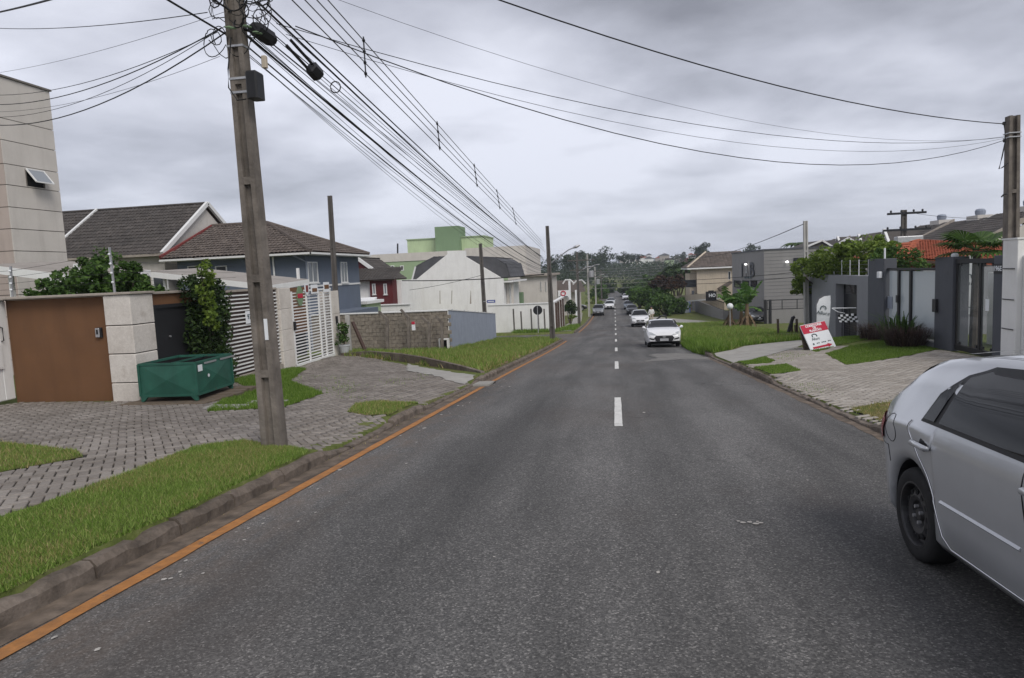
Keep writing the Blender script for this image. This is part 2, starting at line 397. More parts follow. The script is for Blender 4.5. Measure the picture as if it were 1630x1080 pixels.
M['brown'] = plain('brown_wall', (.155, .076, .036), .85, .09, 1.5, .3, .35, 90, dirtcol=(.085, .045, .025))
M['darkbrown'] = plain('dark_brown_board', (.062, .036, .027), .6, .15, 2)
M['stone'] = piecemat('rough_stone', (.56, .515, .465), (.62, .58, .53), (.68, .64, .59), .9, .9, 26, .30, (.24, .20, .16), 1.6)
M['coping'] = plain('coping', (.33, .29, .25), .85, .12, 3, .3, .3, 50)
M['beige'] = plain('beige_render', (.55, .515, .475), .85, .06, 1, .25, .3, 60, dirtcol=(.30, .27, .24))
M['beige_shaded'] = plain('beige_render_shaded', (.42, .35, .315), .85, .06, 1, .2, .3, 60)  # darker pinkish beige: shade of the camera-facing side put into the colour
M['seam'] = plain('seam', (.16, .145, .13), .9, .1, 3)
M['blue'] = plain('blue_render', (.118, .142, .185), .85, .05, 1, .12, .25, 60)
M['red'] = plain('dark_red_render', (.105, .018, .02), .8, .08, 1, .15)
M['redtrim'] = plain('red_trim', (.17, .035, .032), .7, .1, 2)
M['green'] = plain('green_render', (.29, .38, .23), .85, .06, .6, .25, dirtcol=(.22, .26, .18))
M['greendark'] = plain('green_tower_render', (.17, .25, .145), .85, .06, .6, .2, dirtcol=(.12, .17, .11))
M['greenpale'] = plain('pale_green_render', (.40, .50, .30), .85, .06, .6, .2)
M['cream'] = plain('cream_render', (.50, .43, .34), .85, .06, .8, .2)
M['greybld'] = plain('grey_cladding', (.235, .228, .225), .7, .05, 1, .1)
M['greywall'] = plain('grey_wall', (.225, .23, .245), .8, .05, 1.2, .15, .2, 60, dirtcol=(.13, .13, .13))
M['charcoal'] = plain('charcoal_wall', (.078, .083, .097), .75, .07, 1.5, .12, .2, 60)
M['darkmetal'] = plain('dark_metal', (.018, .019, .023), .45, .15, 3, metal=.2)
M['blackgate'] = plain('black_gate', (.016, .016, .018), .55, .1, 2)
M['roughblock'] = plain('rough_block_wall', (.235, .205, .17), .95, .3, 7, .5, 1.0, 18, dirtcol=(.11, .085, .065), streak=False)
M['blockjoint'] = plain('block_mortar', (.16, .135, .11), .95, .25, 7, .4, .8, 30, streak=False)
M['bluefence'] = plain('bluish_grey_sheet', (.235, .262, .32), .6, .09, 2, .3, dirtcol=(.14, .15, .18))
M['tile_dark'] = piecemat('roof_tile_dark', (.055, .048, .044), (.075, .066, .06), (.10, .088, .08), .85, .4, 40, .5, (.035, .032, .03), .6)
M['tile_brown'] = piecemat('roof_tile_brown', (.085, .068, .058), (.115, .092, .078), (.155, .128, .11), .85, .4, 40, .45, (.055, .045, .04), .7)
M['tile_grey'] = plain('roof_sheet_grey', (.075, .076, .083), .7, .2, 1.5, .3)
M['tile_orange'] = plain('roof_orange', (.36, .095, .045), .8, .12, 2, .3, dirtcol=(.22, .06, .035))
M['roofsheet'] = plain('fibre_cement_sheet', (.29, .265, .24), .85, .12, 1.2, .4, dirtcol=(.17, .15, .13), streak=False)
M['dumpster'] = plain('dumpster_green', (.022, .10, .07), .5, .2, 3.5, .55, .2, 30, dirtcol=(.016, .05, .04))
def rust(m, col=(.085, .04, .02), lo=.63, hi=.70, scale=7.0, amt=.8):
    t_ = m.node_tree; n = NT(t_); p = t_.nodes['Principled BSDF']; src = p.inputs['Base Color'].links[0].from_socket
    f = n.math('MULTIPLY', n.ramp(n.noise(n.pos(), scale, 8, .7), (lo, 0), (hi, 1)), amt); n.l(n.mix(f, src, col), p.inputs['Base Color'])
rust(M['dumpster']); rust(M['brown'], (.10, .062, .04), .58, .8, 1.2, .5); rust(M['stone'], (.30, .25, .20), .56, .75, 3.0, .5); rust(M['charcoal'], (.12, .12, .125), .55, .8, 2.0, .5); rust(M['paver'], (.10, .105, .05), .62, .75, 1.7, .45); rust(M['orange_line'], (.10, .085, .07), .6, .68, 9.0, .8)
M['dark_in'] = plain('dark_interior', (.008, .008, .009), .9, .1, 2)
M['wood'] = plain('old_timber', (.13, .10, .072), .9, .3, 9, .5, .6, 40)
M['winframe'] = plain('window_frame_white', (.68, .68, .67), .5, .04, 2)
M['glass'] = glassy('window_glass', (.035, .04, .047), .05, .6)
M['glass_pale'] = glassy('window_glass_pale', (.22, .24, .26), .12, .5)
M['gateglass'] = glassy('gate_glass', (.25, .29, .31), .03, .8, .12)
M['frostglass'] = glassy('milky_glass', (.55, .6, .63), .12, .5, .8)
M['carglass'] = glassy('car_glass', (.006, .007, .008), .02, .32)
M['tyre'] = plain('tyre_rubber', (.016, .016, .017), .85, .2, 12, .3, dirtcol=(.05, .045, .04), streak=False)
M['rimblack'] = plain('black_rim', (.028, .028, .03), .42, .25, 9, .3, spec=.5, dirtcol=(.07, .06, .05), streak=False)
M['rimsilver'] = plain('silver_rim', (.42, .43, .44), .35, .1, 6, metal=.8)
M['redlamp'] = glassy('red_lamp', (.30, .012, .015), .12, .6)
M['headlamp'] = glassy('clear_lamp', (.36, .38, .40), .08, .8)
M['chrome'] = plain('chrome', (.6, .6, .6), .18, .02, 3, metal=1)
M['redprint'] = plain('red_print', (.46, .02, .05), .5, .03, 3)
M['whiteprint'] = plain('white_print', (.74, .76, .78), .45, .02, 3)
M['darkprint'] = plain('dark_print', (.03, .06, .07), .5, .05, 3)
M['yellow'] = plain('yellow_plate', (.55, .33, .03), .6, .06, 3)
M['signblue'] = plain('sign_blue', (.03, .06, .28), .5, .05, 3)
M['toiletblue'] = plain('portable_toilet_blue', (.09, .13, .35), .5, .06, 2)
M['leaf'] = leafmat('leaf_mid', (.026, .06, .010), (.052, .11, .018), (.10, .175, .038))
M['leaf_dark'] = leafmat('leaf_dark', (.013, .028, .007), (.027, .055, .012), (.055, .092, .022), .2)
M['leaf_lime'] = leafmat('leaf_lime', (.075, .125, .015), (.14, .21, .03), (.25, .33, .07), .4)
M['leaf_red'] = leafmat('leaf_red', (.028, .020, .012), (.055, .030, .020), (.085, .05, .03))
M['leaf_purple'] = leafmat('leaf_purple', (.035, .022, .022), (.075, .048, .042), (.15, .105, .08))
M['leaf_far'] = leafmat('leaf_far', (.018, .033, .014), (.029, .05, .02), (.047, .073, .03), .15)
M['banana'] = leafmat('banana_leaf', (.045, .11, .018), (.075, .165, .028), (.12, .21, .045), .35)
M['drystem'] = leafmat('dry_stem', (.10, .065, .035), (.16, .105, .06), (.24, .17, .10), .1)
M['bark'] = plain('bark', (.07, .055, .042), .95, .3, 12, .4, .8, 30)
M['skin'] = plain('skin', (.33, .20, .14), .6, .05, 5)
M['terracotta'] = plain('pot_grey', (.42, .43, .44), .7, .08, 3)
M['soil'] = plain('bare_soil', (.22, .155, .095), .95, .25, 5, .4, .8, 30, streak=False)
M['mound'] = plain('clay_heap', (.21, .12, .07), .95, .3, 5, .4, .8, 20, streak=False)
def lampmat():
    m, t, p = newmat('lit_lamp'); p.inputs['Base Color'].default_value = (.8, .8, .8, 1)
    p.inputs['Emission Color'].default_value = (1, .98, .95, 1); p.inputs['Emission Strength'].default_value = 2.5; return m
M['lit'] = lampmat()
def lettering(name, txt, size, mat, parent=None, loc=(0, 0, 0), rot=(0, 0, 0), ext=.004, align='CENTER', sx=1.0, bold=0.0):
    """flat raised lettering as a mesh, in the parent's own coordinates"""
    cu = bpy.data.curves.new('lettering', 'FONT'); cu.body = txt; cu.size = size; cu.align_x = align; cu.align_y = 'CENTER'; cu.extrude = ext; cu.offset = bold; cu.resolution_u = 3
    to = bpy.data.objects.new('tmp', cu); COL.objects.link(to); bpy.context.view_layer.update()
    me = bpy.data.meshes.new_from_object(to.evaluated_get(bpy.context.evaluated_depsgraph_get())); bpy.data.objects.remove(to)
    o = link(name, me, mat, parent); o.location = loc; o.rotation_euler = rot; o.scale = (sx, 1, 1); return o
# ---------------------------------------------------------------- ground, road, kerbs, paving, verges
PL_IN = [(-12.6, -4), (-4.2, -4), (-4.2, 16.5), (-6.3, 19.6), (-9.0, 22.0), (-9.5, 22.3), (-9.5, 13.7), (-10.3, 12.4), (-12.6, 12.5)]
PR_IN = [(3.8, 9.9), (5.0, 12.0), (6.3, 11.2), (8.8, 11.2), (8.8, 20.7), (7.0, 22.8), (6.05, 23.6), (4.9, 22.0), (3.8, 20.6)]
def ground_z(x, y):
    z = G(x, y)
    if inpoly(x, y, PL_IN) or inpoly(x, y, PR_IN): z -= .07
    if KL-.1 < x < KR+.1: return g(y)-.25
    if x < KL-.1 and 46.3 < y < 57.2: return g(y)-.2 if x > -70 else g(y)-.2
    return z
def axis(*segs):
    out = []
    for a, b, st in segs:
        n = max(1, round((b-a)/st)); out += [a+(b-a)*i/n for i in range(n)]
    return out+[segs[-1][1]]
gx = axis((-4000, -400, 900), (-400, -60, 40), (-60, -14, 4), (-14, KL-.11, .4)); gx += [KL-.09]
gx += axis((-2, 2, 2)); gx += [KR+.09]+axis((KR+.11, 13, .4), (13, 60, 4), (60, 400, 40), (400, 4000, 900))
gy = axis((-40, -6, 3), (-6, 46.2, .4)); gy += axis((46.4, 57.1, 1.0)); gy += axis((57.3, 120, 2), (120, 400, 20), (400, 8000, 900))
nx = len(gx); V = [(x, y, ground_z(x, y)) for y in gy for x in gx]
Fc = [(j*nx+i, j*nx+i+1, (j+1)*nx+i+1, (j+1)*nx+i) for j in range(len(gy)-1) for i in range(nx-1)]
struct(link('ground', rawmesh('ground', V, Fc), M['turf'], smooth=True))
mb = MB(); ry = axis((-30, 60, .5), (60, 120, 2), (120, 216, 8)); rx = [KL-.06, -3.0, -1.5, 0, 1.5, 3.0, KR+.06]
mb.add([(x, y, g(y)-.03*(x/3.5)**2) for y in ry for x in rx], [(j*7+i, j*7+i+1, j*7+8+i, j*7+7+i) for j in range(len(ry)-1) for i in range(6)])
struct(put('road', mb, M['asphalt'], smooth=True))
RZ = lambda x, y: g(y)-.03*(x/3.5)**2
struct(drape('side_street', [(-75, 46.6), (-5.2, 46.6), (-4.2, 46.0), (-3.4, 44.6), (-3.4, 59), (-4.2, 57.6), (-5.2, 57.0), (-75, 57)], .004, M['asphalt'], (4, 1), lambda x, y: g(y)-.02))
# the cross street far down and the bend at the end
struct(drape('cross_street', [(-60, 214), (60, 214), (60, 222), (-60, 222)], .01, M['asphalt'], 20, lambda x, y: g(y)))
def strip(name, x0, x1, y0, y1, mat, dz, parent=None, jit=.0, seed=1):
    rr = random.Random(seed); mb = MB(); n = max(1, int((y1-y0)/.25)); vs = []
    for i in range(n+1):
        y = y0+(y1-y0)*i/n; vs += [(x0+rr.uniform(-jit, jit), y, RZ(x0, y)+dz), (x1+rr.uniform(-jit, jit), y, RZ(x1, y)+dz)]
    mb.add(vs, [(2*i, 2*i+1, 2*i+3, 2*i+2) for i in range(n)]); return put(name, mb, mat, parent)
marks = struct(bpy.data.objects.new('road_markings', None)); COL.objects.link(marks)
y = 9.72
k = 0
while y < 130:
    strip('centre_dash', -.06, .06, y, y+3.4, M['white_line'], .008, marks, .004, k); k += 1; y += 10.45
strip('edge_line', -3.27, -3.15, -6, 15.9, M['orange_line'], .008, marks, .006, 3)
strip('edge_line', -3.27, -3.15, 17.2, 44.5, M['orange_line'], .008, marks, .006, 4)
strip('edge_line', -3.27, -3.15, 59.5, 105, M['orange_line'], .008, marks, .006, 5)
gut = struct(bpy.data.objects.new('gutter', None)); COL.objects.link(gut)
strip('gutter_strip', KL-.02, -3.29, -8, 45.0, M['gutter'], .004, gut, .012, 6); strip('gutter_strip', 3.17, KR+.02, -8, 25, M['gutter'], .004, gut, .03, 7)
# crumbs of old thermoplastic, paint spots and the pale concrete patch
rr = random.Random(4); spots = MB()
for i in range(120):
    if i < 85: x, y = -3.12+abs(rr.gauss(0, .28)), rr.uniform(2.2, 20)
    else: x, y = rr.uniform(-2.5, 3), rr.uniform(2, 26)
    s_ = rr.uniform(.006, .018) if i % 9 else rr.uniform(.02, .035); n = rr.randint(5, 7); a0 = rr.random()*6
    spots.add([(x+math.cos(a0+6.283*q/n)*s_*rr.uniform(.5, 1.1), y+math.sin(a0+6.283*q/n)*s_*rr.uniform(.5, 1.6), RZ(x, y)+.007) for q in range(n)], [tuple(range(n))])
for dx, dy, s_ in ((0, 0, .022), (.05, .012, .02), (.09, -.02, .025), (.13, .0, .02), (-.03, .03, .014), (.11, .025, .012)):
    spots.add([(.92+dx+math.cos(6.283*q/7)*s_, 5.22+dy+math.sin(6.283*q/7)*s_*.8, RZ(.95, 5.2)+.0075) for q in range(7)], [tuple(range(7))])
struct(put('paint_crumbs', spots, M['crumb']), 'stuff')['label'] = 'white crumbs of worn road paint'
struct(drape('concrete_patch', [(.75, 22.8), (1.5, 25.2), (1.25, 27.6), (2.2, 28.2), (3.15, 27.2), (3.2, 23.6), (2.2, 24.2), (1.7, 23.6)], .006, M['patch'], .5, RZ, wob=.12))
# kerbs: every stone its own piece
kerbs = struct(bpy.data.objects.new('kerb', None)); COL.objects.link(kerbs)
def kerb_stone(side, y0, y1, rr):
    X = KL if side < 0 else KR; s = side; kf = kerb_l if side < 0 else kerb_r
    vs = []; w = .14
    n = 9
    for i in range(n+1):
        y = y0+(y1-y0)*i/n; h = kf(y); b = min(.045, h*.5)*rr.uniform(.6, 1.2); j = rr.uniform(-.009, .012); jz = rr.uniform(-.011, .006); jz -= .028*(rr.random() < .04)
        for dx, z in ((0.0, -.08), (0.0+j, h-b), (b*.9+j, h+.006+jz), (w, h+.008+jz), (w, -.08)): vs.append((X+s*dx, y, g(y)-.03+z))
    fs = []
    for i in range(n):
        for q in range(4): fs.append((i*5+q, i*5+q+1, i*5+5+q+1, i*5+5+q))
    fs += [(0, 1, 2, 3, 4), tuple(n*5+q for q in (4, 3, 2, 1, 0))]
    put('kerb_stone', MB().add(vs, fs), M['kerb'], kerbs)
rr = random.Random(8); y = -4.0
while y < 45:
    L = rr.uniform(.75, 1.05); kerb_stone(-1, y, min(y+L-.015, 45.2), rr); y += L
y = -4.0
while y < 60:
    L = rr.uniform(.8, 1.05)
    if not (8.0 < y < 8.3): kerb_stone(1, y, y+L-.015, rr)
    y += L
y = 59.0
while y < 118: kerb_stone(-1, y, y+2.9, rr); y += 3.0
y = 60.0
while y < 150: kerb_stone(1, y, y+2.9, rr); y += 3.0
# lawn patches
VA = [(-3.67, -4), (-3.67, 7.35), (-4.1, 7.85), (-4.9, 8.15), (-5.3, 7.7), (-5.15, 6.6), (-5.05, 5.4), (-5.05, 3), (-5.05, -4)]
VB = [(-9.6, 8.45), (-8.4, 8.05), (-6.75, 7.45), (-6.35, 7.1), (-6.5, 6.7), (-6.75, 6.15), (-8.5, 5.6), (-9.8, 5.6)]
VD = [(-7.9, 12.5), (-8.3, 14.3), (-9.75, 15.9), (-9.75, 19.3), (-9.2, 19.0), (-8.0, 15.6), (-6.2, 13.5), (-6.0, 11.4), (-7.2, 10.9)]
VC = [(-4.5, 10.7), (-4.75, 11.7), (-4.5, 12.4), (-3.64, 12.0), (-3.64, 10.35), (-4.0, 10.3)]
LOT = [(-9.3, 22.2), (-6.9, 21.2), (-5.2, 19.8), (-3.64, 18.3), (-3.64, 43.5), (-4.4, 45.6), (-5.4, 46.3), (-8.2, 46.5), (-8.35, 34.0), (-10.5, 34.6), (-17.5, 41.0), (-18, 26), (-10.2, 24.5)]
R1 = [(3.48, 18.9), (3.48, 20.9), (4.6, 22.0), (4.45, 20.0), (4.1, 19.2)]
R2 = [(3.48, 15.9), (3.48, 18.0), (4.45, 18.7), (4.3, 16.7)]
R3 = [(5.7, 17.9), (6.2, 21.4), (7.4, 23.0), (9.2, 24.2), (9.2, 21.1), (7.9, 19.7), (7.1, 19.0)]
R4 = [(6.1, 22.0), (6.3, 24.3), (7.0, 25.6), (9.15, 28.4), (9.15, 25.2), (7.3, 23.6)]
R5 = [(3.47, 25.1), (4.3, 26.4), (5.0, 28.6), (6.2, 29.4), (9.8, 31.5), (9.8, 66), (5.6, 66), (3.48, 62)]
R6 = [(3.6, 8.3), (3.5, 11.0), (4.9, 11.7), (6.2, 10.6), (6.2, -4), (3.6, -4)]
CONC = [(3.47, 20.8), (4.7, 22.2), (6.15, 24.3), (6.95, 25.7), (9.15, 28.9), (9.6, 31.0), (6.2, 29.0), (5.1, 28.2), (4.4, 26.2), (3.47, 24.9)]
lawns = [('lawn', VA, .012, 'lawn'), ('lawn', VB, .014, 'drylawn'), ('lawn', VD, .012, 'lawn'), ('lawn', VC, .012, 'drylawn'), ('lawn', LOT, .008, 'drylawn'),
    ('lawn', R1, .014, 'lawn'), ('lawn', R2, .014, 'lawn'), ('lawn', R3, .014, 'lawn'), ('lawn', R4, .012, 'lawn'), ('lawn', R5, .008, 'lawn'), ('lawn', R6, .012, 'drylawn')]
for nme, P, dz, mt in lawns: struct(drape(nme, P, dz, M[mt], .5, wob=(.02 if P is VA else .05) if P not in (LOT, R5) else 0))
struct(drape('concrete_drive', CONC, .016, M['concrete'], .5))
struct(drape('bare_patch', [(-5.3, 20.6), (-4.0, 19.6), (-3.66, 20.6), (-3.66, 26.5), (-4.6, 27.6), (-5.6, 24)], .016, M['soil'], .5, wob=.15))
struct(drape('bare_patch', [(-6.9, 24.4), (-5.4, 22.8), (-4.9, 25.6), (-5.6, 29.4), (-6.6, 28)], .02, M['gutter'], .5, wob=.15))
struct(drape('pavement', [(-4.6, 59), (-3.9, 60), (-4.2, 85), (-5.2, 110), (-6.4, 110), (-5.4, 85), (-5.6, 59)], .03, M['concrete'], 2))
struct(drape('pavement', [(5.0, 66), (9.6, 66), (9.6, 73), (5.4, 90), (4.2, 90)], .03, M['concrete'], 2))
struct(drape('drive_apron', [(-3.66, 17.3), (-6.6, 20.75), (-6.0, 18.7), (-3.66, 15.9)], .022, M['concrete'], .5, wob=.06))
# pavers
ROADV = [_f, _r, _u]
def pix(p):
    d = np.array([p[0], p[1], p[2]-EYE]); z = d@_f
    if z < .3: return None
    return W_PX/2+F_PX*(d@_r)/z, H_PX/2-F_PX*(d@_u)/z, z
def pavers(name, region, holes, mat, mode, rot, seed, dz, w=.104):
    st = struct(bpy.data.objects.new(name, None)); COL.objects.link(st)
    xs = [p[0] for p in region]; ys = [p[1] for p in region]; c, s = math.cos(rot), math.sin(rot)
    cx, cy = (min(xs)+max(xs))/2, (min(ys)+max(ys))/2; rad = math.hypot(max(xs)-min(xs), max(ys)-min(ys))/2; N = int(rad/w)+2
    cand = []
    if mode == 'herring':
        for r_ in range(-N, N):
            for m_ in range(-N//2-N//4-2, N//2+N//4+2):
                a = r_+4*m_
                if abs(a) > N+3: continue
                cand.append((a+1.0, r_+.5, 0)); cand.append((a+3.5, r_+1.0, 1))
    else:
        for r_ in range(-N, N):
            for m_ in range(-N//2-1, N//2+1): cand.append((2*m_+(r_ % 2)+1.0, r_+.5, 0))
    A = np.array(cand, float); X = cx+(A[:, 0]*c-A[:, 1]*s)*w; Y = cy+(A[:, 0]*s+A[:, 1]*c)*w
    k = inpoly_np(X, Y, region)
    for h in holes: k &= ~inpoly_np(X, Y, h)
    X, Y, O = X[k], Y[k], A[k, 2]; rng = np.random.default_rng(seed)
    # gentle waviness of hand-laid rows
    X = X+.015*np.sin(Y*1.7+1)+rng.normal(0, .002, len(X)); Y = Y+.015*np.sin(X*1.3)
    Z = np.array([G(x, y) for x, y in zip(X, Y)])+dz+rng.normal(0, .0022, len(X))
    ang = rot+O*math.pi/2+rng.normal(0, .02, len(X))
    inf = []
    for i in range(len(X)):
        q = pix((X[i], Y[i], Z[i])); inf.append(q[2] if q and -20 < q[0] < 1650 and -20 < q[1] < 1100 else 1e6)
    order = np.argsort(inf); near = [i for i in order[:300] if inf[i] < 1e5]; nearset = set(near)
    pm = MB().bev(-w+.006, w-.006, -w/2+.006, w/2-.006, -.035, 0, .007); me0 = None
    for i in near:
        if me0 is None:
            o = put('paver', pm, mat, st); me0 = o.data
        else:
            o = bpy.data.objects.new('paver', me0); COL.objects.link(o); o.parent = st
        e_ = .3; sx = (G(X[i]+e_, Y[i])-G(X[i]-e_, Y[i]))/(2*e_); sy = (G(X[i], Y[i]+e_)-G(X[i], Y[i]-e_))/(2*e_)
        nrm = Vector((-sx+rng.normal(0, .006), -sy+rng.normal(0, .006), 1)).normalized()
        o.rotation_mode = 'QUATERNION'
        o.rotation_quaternion = Vector((0, 0, 1)).rotation_difference(nrm) @ Matrix.Rotation(ang[i], 3, 'Z').to_quaternion(); o.location = (X[i], Y[i], Z[i])
    rest = [i for i in range(len(X)) if i not in nearset]
    if rest:
        rest = np.array(rest); n = len(rest); ca, sa = np.cos(ang[rest]), np.sin(ang[rest]); VV = []
        for (hx, hy, z_) in ((w-.005, w/2-.005, -.03), (w-.011, w/2-.011, 0)):
            for sx, sy in ((-1, -1), (1, -1), (1, 1), (-1, 1)):
                px = X[rest]+ca*hx*sx-sa*hy*sy; py = Y[rest]+sa*hx*sx+ca*hy*sy
                pz = np.array([G(a, b) for a, b in zip(px, py)])+(Z[rest]-np.array([G(a, b) for a, b in zip(X[rest], Y[rest])]))+z_
                VV.append(np.stack([px, py, pz], 1))
        VV = np.stack(VV, 1).reshape(-1, 3); q = np.array([(4, 5, 6, 7), (0, 1, 5, 4), (1, 2, 6, 5), (2, 3, 7, 6), (3, 0, 4, 7)])
        FF = (np.arange(n)[:, None, None]*8+q[None]).reshape(-1, 4)
        o = link('paver_field', rawmesh('paver_field', VV, FF), mat, st); o['kind'] = 'stuff'
    return st
PL = [(-12.9, -4), (-3.66, -4), (-3.66, 17.5), (-6.5, 20.4), (-9.1, 22.6), (-9.85, 22.8), (-9.85, 13.3), (-10.3, 12.75), (-12.9, 12.9)]
pl = pavers('driveway', [(-12.9, 2.5), (-3.66, 2.5), (-3.66, 16.4), (-5.9, 18.6), (-6.5, 20.4), (-9.1, 22.6), (-9.82, 22.8), (-9.82, 13.4), (-10.3, 12.72), (-12.9, 12.85)], [VA, VB, VC, VD, [(-4.0, -4), (-3.4, -4), (-3.4, 7.5), (-4.0, 7.6)]], M['paver'], 'herring', R(38), 3, .012)
drape('paver_bed', PL, -.008, M['joint'], .25, parent=pl)
PR = [(3.47, 9.3), (4.9, 11.6), (6.2, 10.8), (9.2, 10.8), (9.2, 21.0), (7.2, 23.3), (6.05, 24.2), (4.7, 22.2), (3.47, 21.0)]
pr = pavers('forecourt', PR, [R1, R2, R3, R4, R6], M['paver_r'], 'run', R(8), 5, .012)
drape('paver_bed', PR, -.008, M['joint'], .25, parent=pr)
# grass blades
def blades(name, polys, dens, h, mat, seed, wid=.006, lean=.5, holes=(), fade=0, label=None, parent=None, clump=0.0):
    rng = np.random.default_rng(seed); PX = []; PY = []
    for P in polys:
        xs = [p[0] for p in P]; ys = [p[1] for p in P]; a = (max(xs)-min(xs))*(max(ys)-min(ys)); n = int(a*dens)
        x = rng.uniform(min(xs), max(xs), n); y = rng.uniform(min(ys), max(ys), n)
        k = inpoly_np(x, y, P) & (y > -1)
        for H_ in holes: k &= ~inpoly_np(x, y, H_)
        if clump:
            f = np.sin(x*1.9+1)*np.sin(y*1.3+2)+.6*np.sin(x*4.7+y*2.1)+.5*np.sin(y*5.3-x*3.1)
            k &= f+rng.normal(0, .5, n) > clump
        PX.append(x[k]); PY.append(y[k])
    x = np.concatenate(PX); y = np.concatenate(PY); n = len(x); z = np.array([G(a, b) for a, b in zip(x, y)])
    hh = h*rng.uniform(.45, 1.25, n); a = rng.uniform(0, 6.283, n); ln = rng.uniform(0, lean, n)*hh; b = rng.uniform(0, 6.283, n)
    ww = wid*rng.uniform(.6, 1.3, n)
    base = np.stack([x, y, z], 1); d = np.stack([np.cos(a)*ww, np.sin(a)*ww, 0*ww], 1); tip = base+np.stack([np.cos(b)*ln, np.sin(b)*ln, hh], 1)
    V = np.stack([base-d, base+d, tip], 1).reshape(-1, 3); Fc = np.arange(3*n).reshape(-1, 3)
    o = struct(link(name, rawmesh(name, V, Fc), mat, parent), 'stuff'); o['label'] = label or 'short mown grass'; return o
blades('grass', [[(-3.6, 2.5), (-3.59, 3.4), (-3.63, 4.1), (-3.58, 5), (-3.62, 6), (-3.59, 7.0), (-3.62, 7.4)]+VA[2:7]+[(-5.12, 6), (-5.0, 5), (-5.15, 4.2), (-5.05, 2.5)]], 8000, .045, M['blade'], 1, .004, .9, label='mown green grass verge beside the near kerb')
blades('grass', [VA], 4200, .05, M['blade_dry'], 2, .004, 1.0, clump=.2, label='dry straw in the near grass verge')
blades('grass', [VB, VC], 3200, .05, M['blade'], 3, .006, .8, label='thin grass islands between the pavers')
blades('grass', [VC, VB], 900, .07, M['blade_dry'], 4, .005, .9, label='dry straw in the grass islands')
blades('grass', [VD], 2600, .08, M['blade_lush'], 5, .009, .7, label='lush grass beside the dumpster')
blades('grass', [LOT], 330, .22, M['blade'], 6, .016, .7, clump=-.1, label='rough grass on the empty lot')
blades('grass', [LOT], 520, .16, M['blade_dry'], 7, .014, .8, clump=-.1, label='dry weeds on the empty lot')
blades('grass', [R1, R2, R3, R4], 2400, .05, M['blade_lush'], 8, .008, .7, label='trimmed lawn strips by the grey walls')
blades('grass', [R5], 420, .22, M['blade_lush'], 9, .018, .7, label='tall uncut grass by the banana plants')
blades('grass', [R5], 170, .26, M['blade_dry'], 21, .016, .9, clump=.2, label='paler seed heads in the uncut grass')
blades('grass', [R5], 160, .3, M['blade'], 22, .02, .8, clump=-.2, label='lighter tufts in the uncut grass')
blades('grass', [R6], 1500, .05, M['blade_dry'], 10, .006, .9, label='straw coloured grass by the silver car')
blades('grass', [[(3.46, 25.3), (3.9, 26), (4.4, 29), (4.2, 34), (3.2, 34), (3.1, 28)]], 900, .32, M['blade_lush'], 11, .02, .8, label='grass tuft beside the white hatchback')
blades('grass', [[(-5.4, 58), (-3.7, 61), (-3.7, 72), (-4.6, 72)], [(-9, 58), (-5.7, 58), (-5.7, 74), (-9, 74)]], 160, .3, M['blade_lush'], 12, .03, .7, label='green verge beyond the side street')
blades('grass', [[(-9.8, 16), (-5, 18), (-4.2, 12.5), (-5.8, 12.5), (-6.3, 13.6), (-8.2, 16)]], 130, .07, M['blade'], 13, .007, .8, clump=.6, label='weeds in the paving joints')
blades('grass', [[(3.4, 9.4), (3.9, 10), (4.0, 15), (3.5, 15.6)], [(4.6, 19), (6.1, 22), (6, 24), (4.7, 22)]], 180, .05, M['blade'], 14, .006, .8, clump=.3, label='weeds along the pale pavers')
blades('grass', [[(-3.55, 2), (-3.5, 2), (-3.3, 16), (-3.5, 16)]], 260, .03, M['blade_dry'], 15, .004, 1.2, clump=.3, label='dry bits in the gutter')
# low retaining kerb between the sloping drive and the empty lot
mb = MB(); pts = [(-9.55, 22.55), (-8.4, 22.2), (-7.0, 21.35), (-6.1, 20.75), (-5.2, 19.95), (-4.3, 19.0), (-3.66, 18.2)]; hs = [.1, .2, .26, .25, .2, .12, .04]
for (a, ha), (b, hb) in zip(zip(pts, hs), list(zip(pts, hs))[1:]):
    d = Vector((b[0]-a[0], b[1]-a[1], 0)).normalized(); nrm = Vector((-d.y, d.x, 0))*.06; vs = []
    for p, hh in ((a, ha), (b, hb)):
        z = G(*p); vs += [(p[0]-nrm.x, p[1]-nrm.y, z-.2), (p[0]+nrm.x, p[1]+nrm.y, z-.2), (p[0]+nrm.x, p[1]+nrm.y, z+hh), (p[0]-nrm.x, p[1]-nrm.y, z+hh)]
    mb.add(vs, [(0, 1, 5, 4), (1, 2, 6, 5), (2, 3, 7, 6), (3, 0, 4, 7), (0, 3, 2, 1), (4, 5, 6, 7)])
tag(put('retaining_kerb', mb, M['kerb']), 'low curved concrete edging between paved drive and empty grass lot', 'edging')
# drain grate in the left gutter
t = thing('drain_grate', 'pale slotted drain grate set into the gutter at the orange line', 'drain grate', (-3.3, 16.5, g(16.5)))
mb = MB().box(-3.52, -3.08, 16.05, 16.95, g(16.5)-.1, g(16.5)-.03); put('pit', mb, M['dark_in'], t)
for i in range(8):
    y0 = 16.08+i*.11; put('bar', MB().box(-3.5, -3.1, y0, y0+.05, g(y0)-.05, g(y0)+.02), M['concrete'], t)
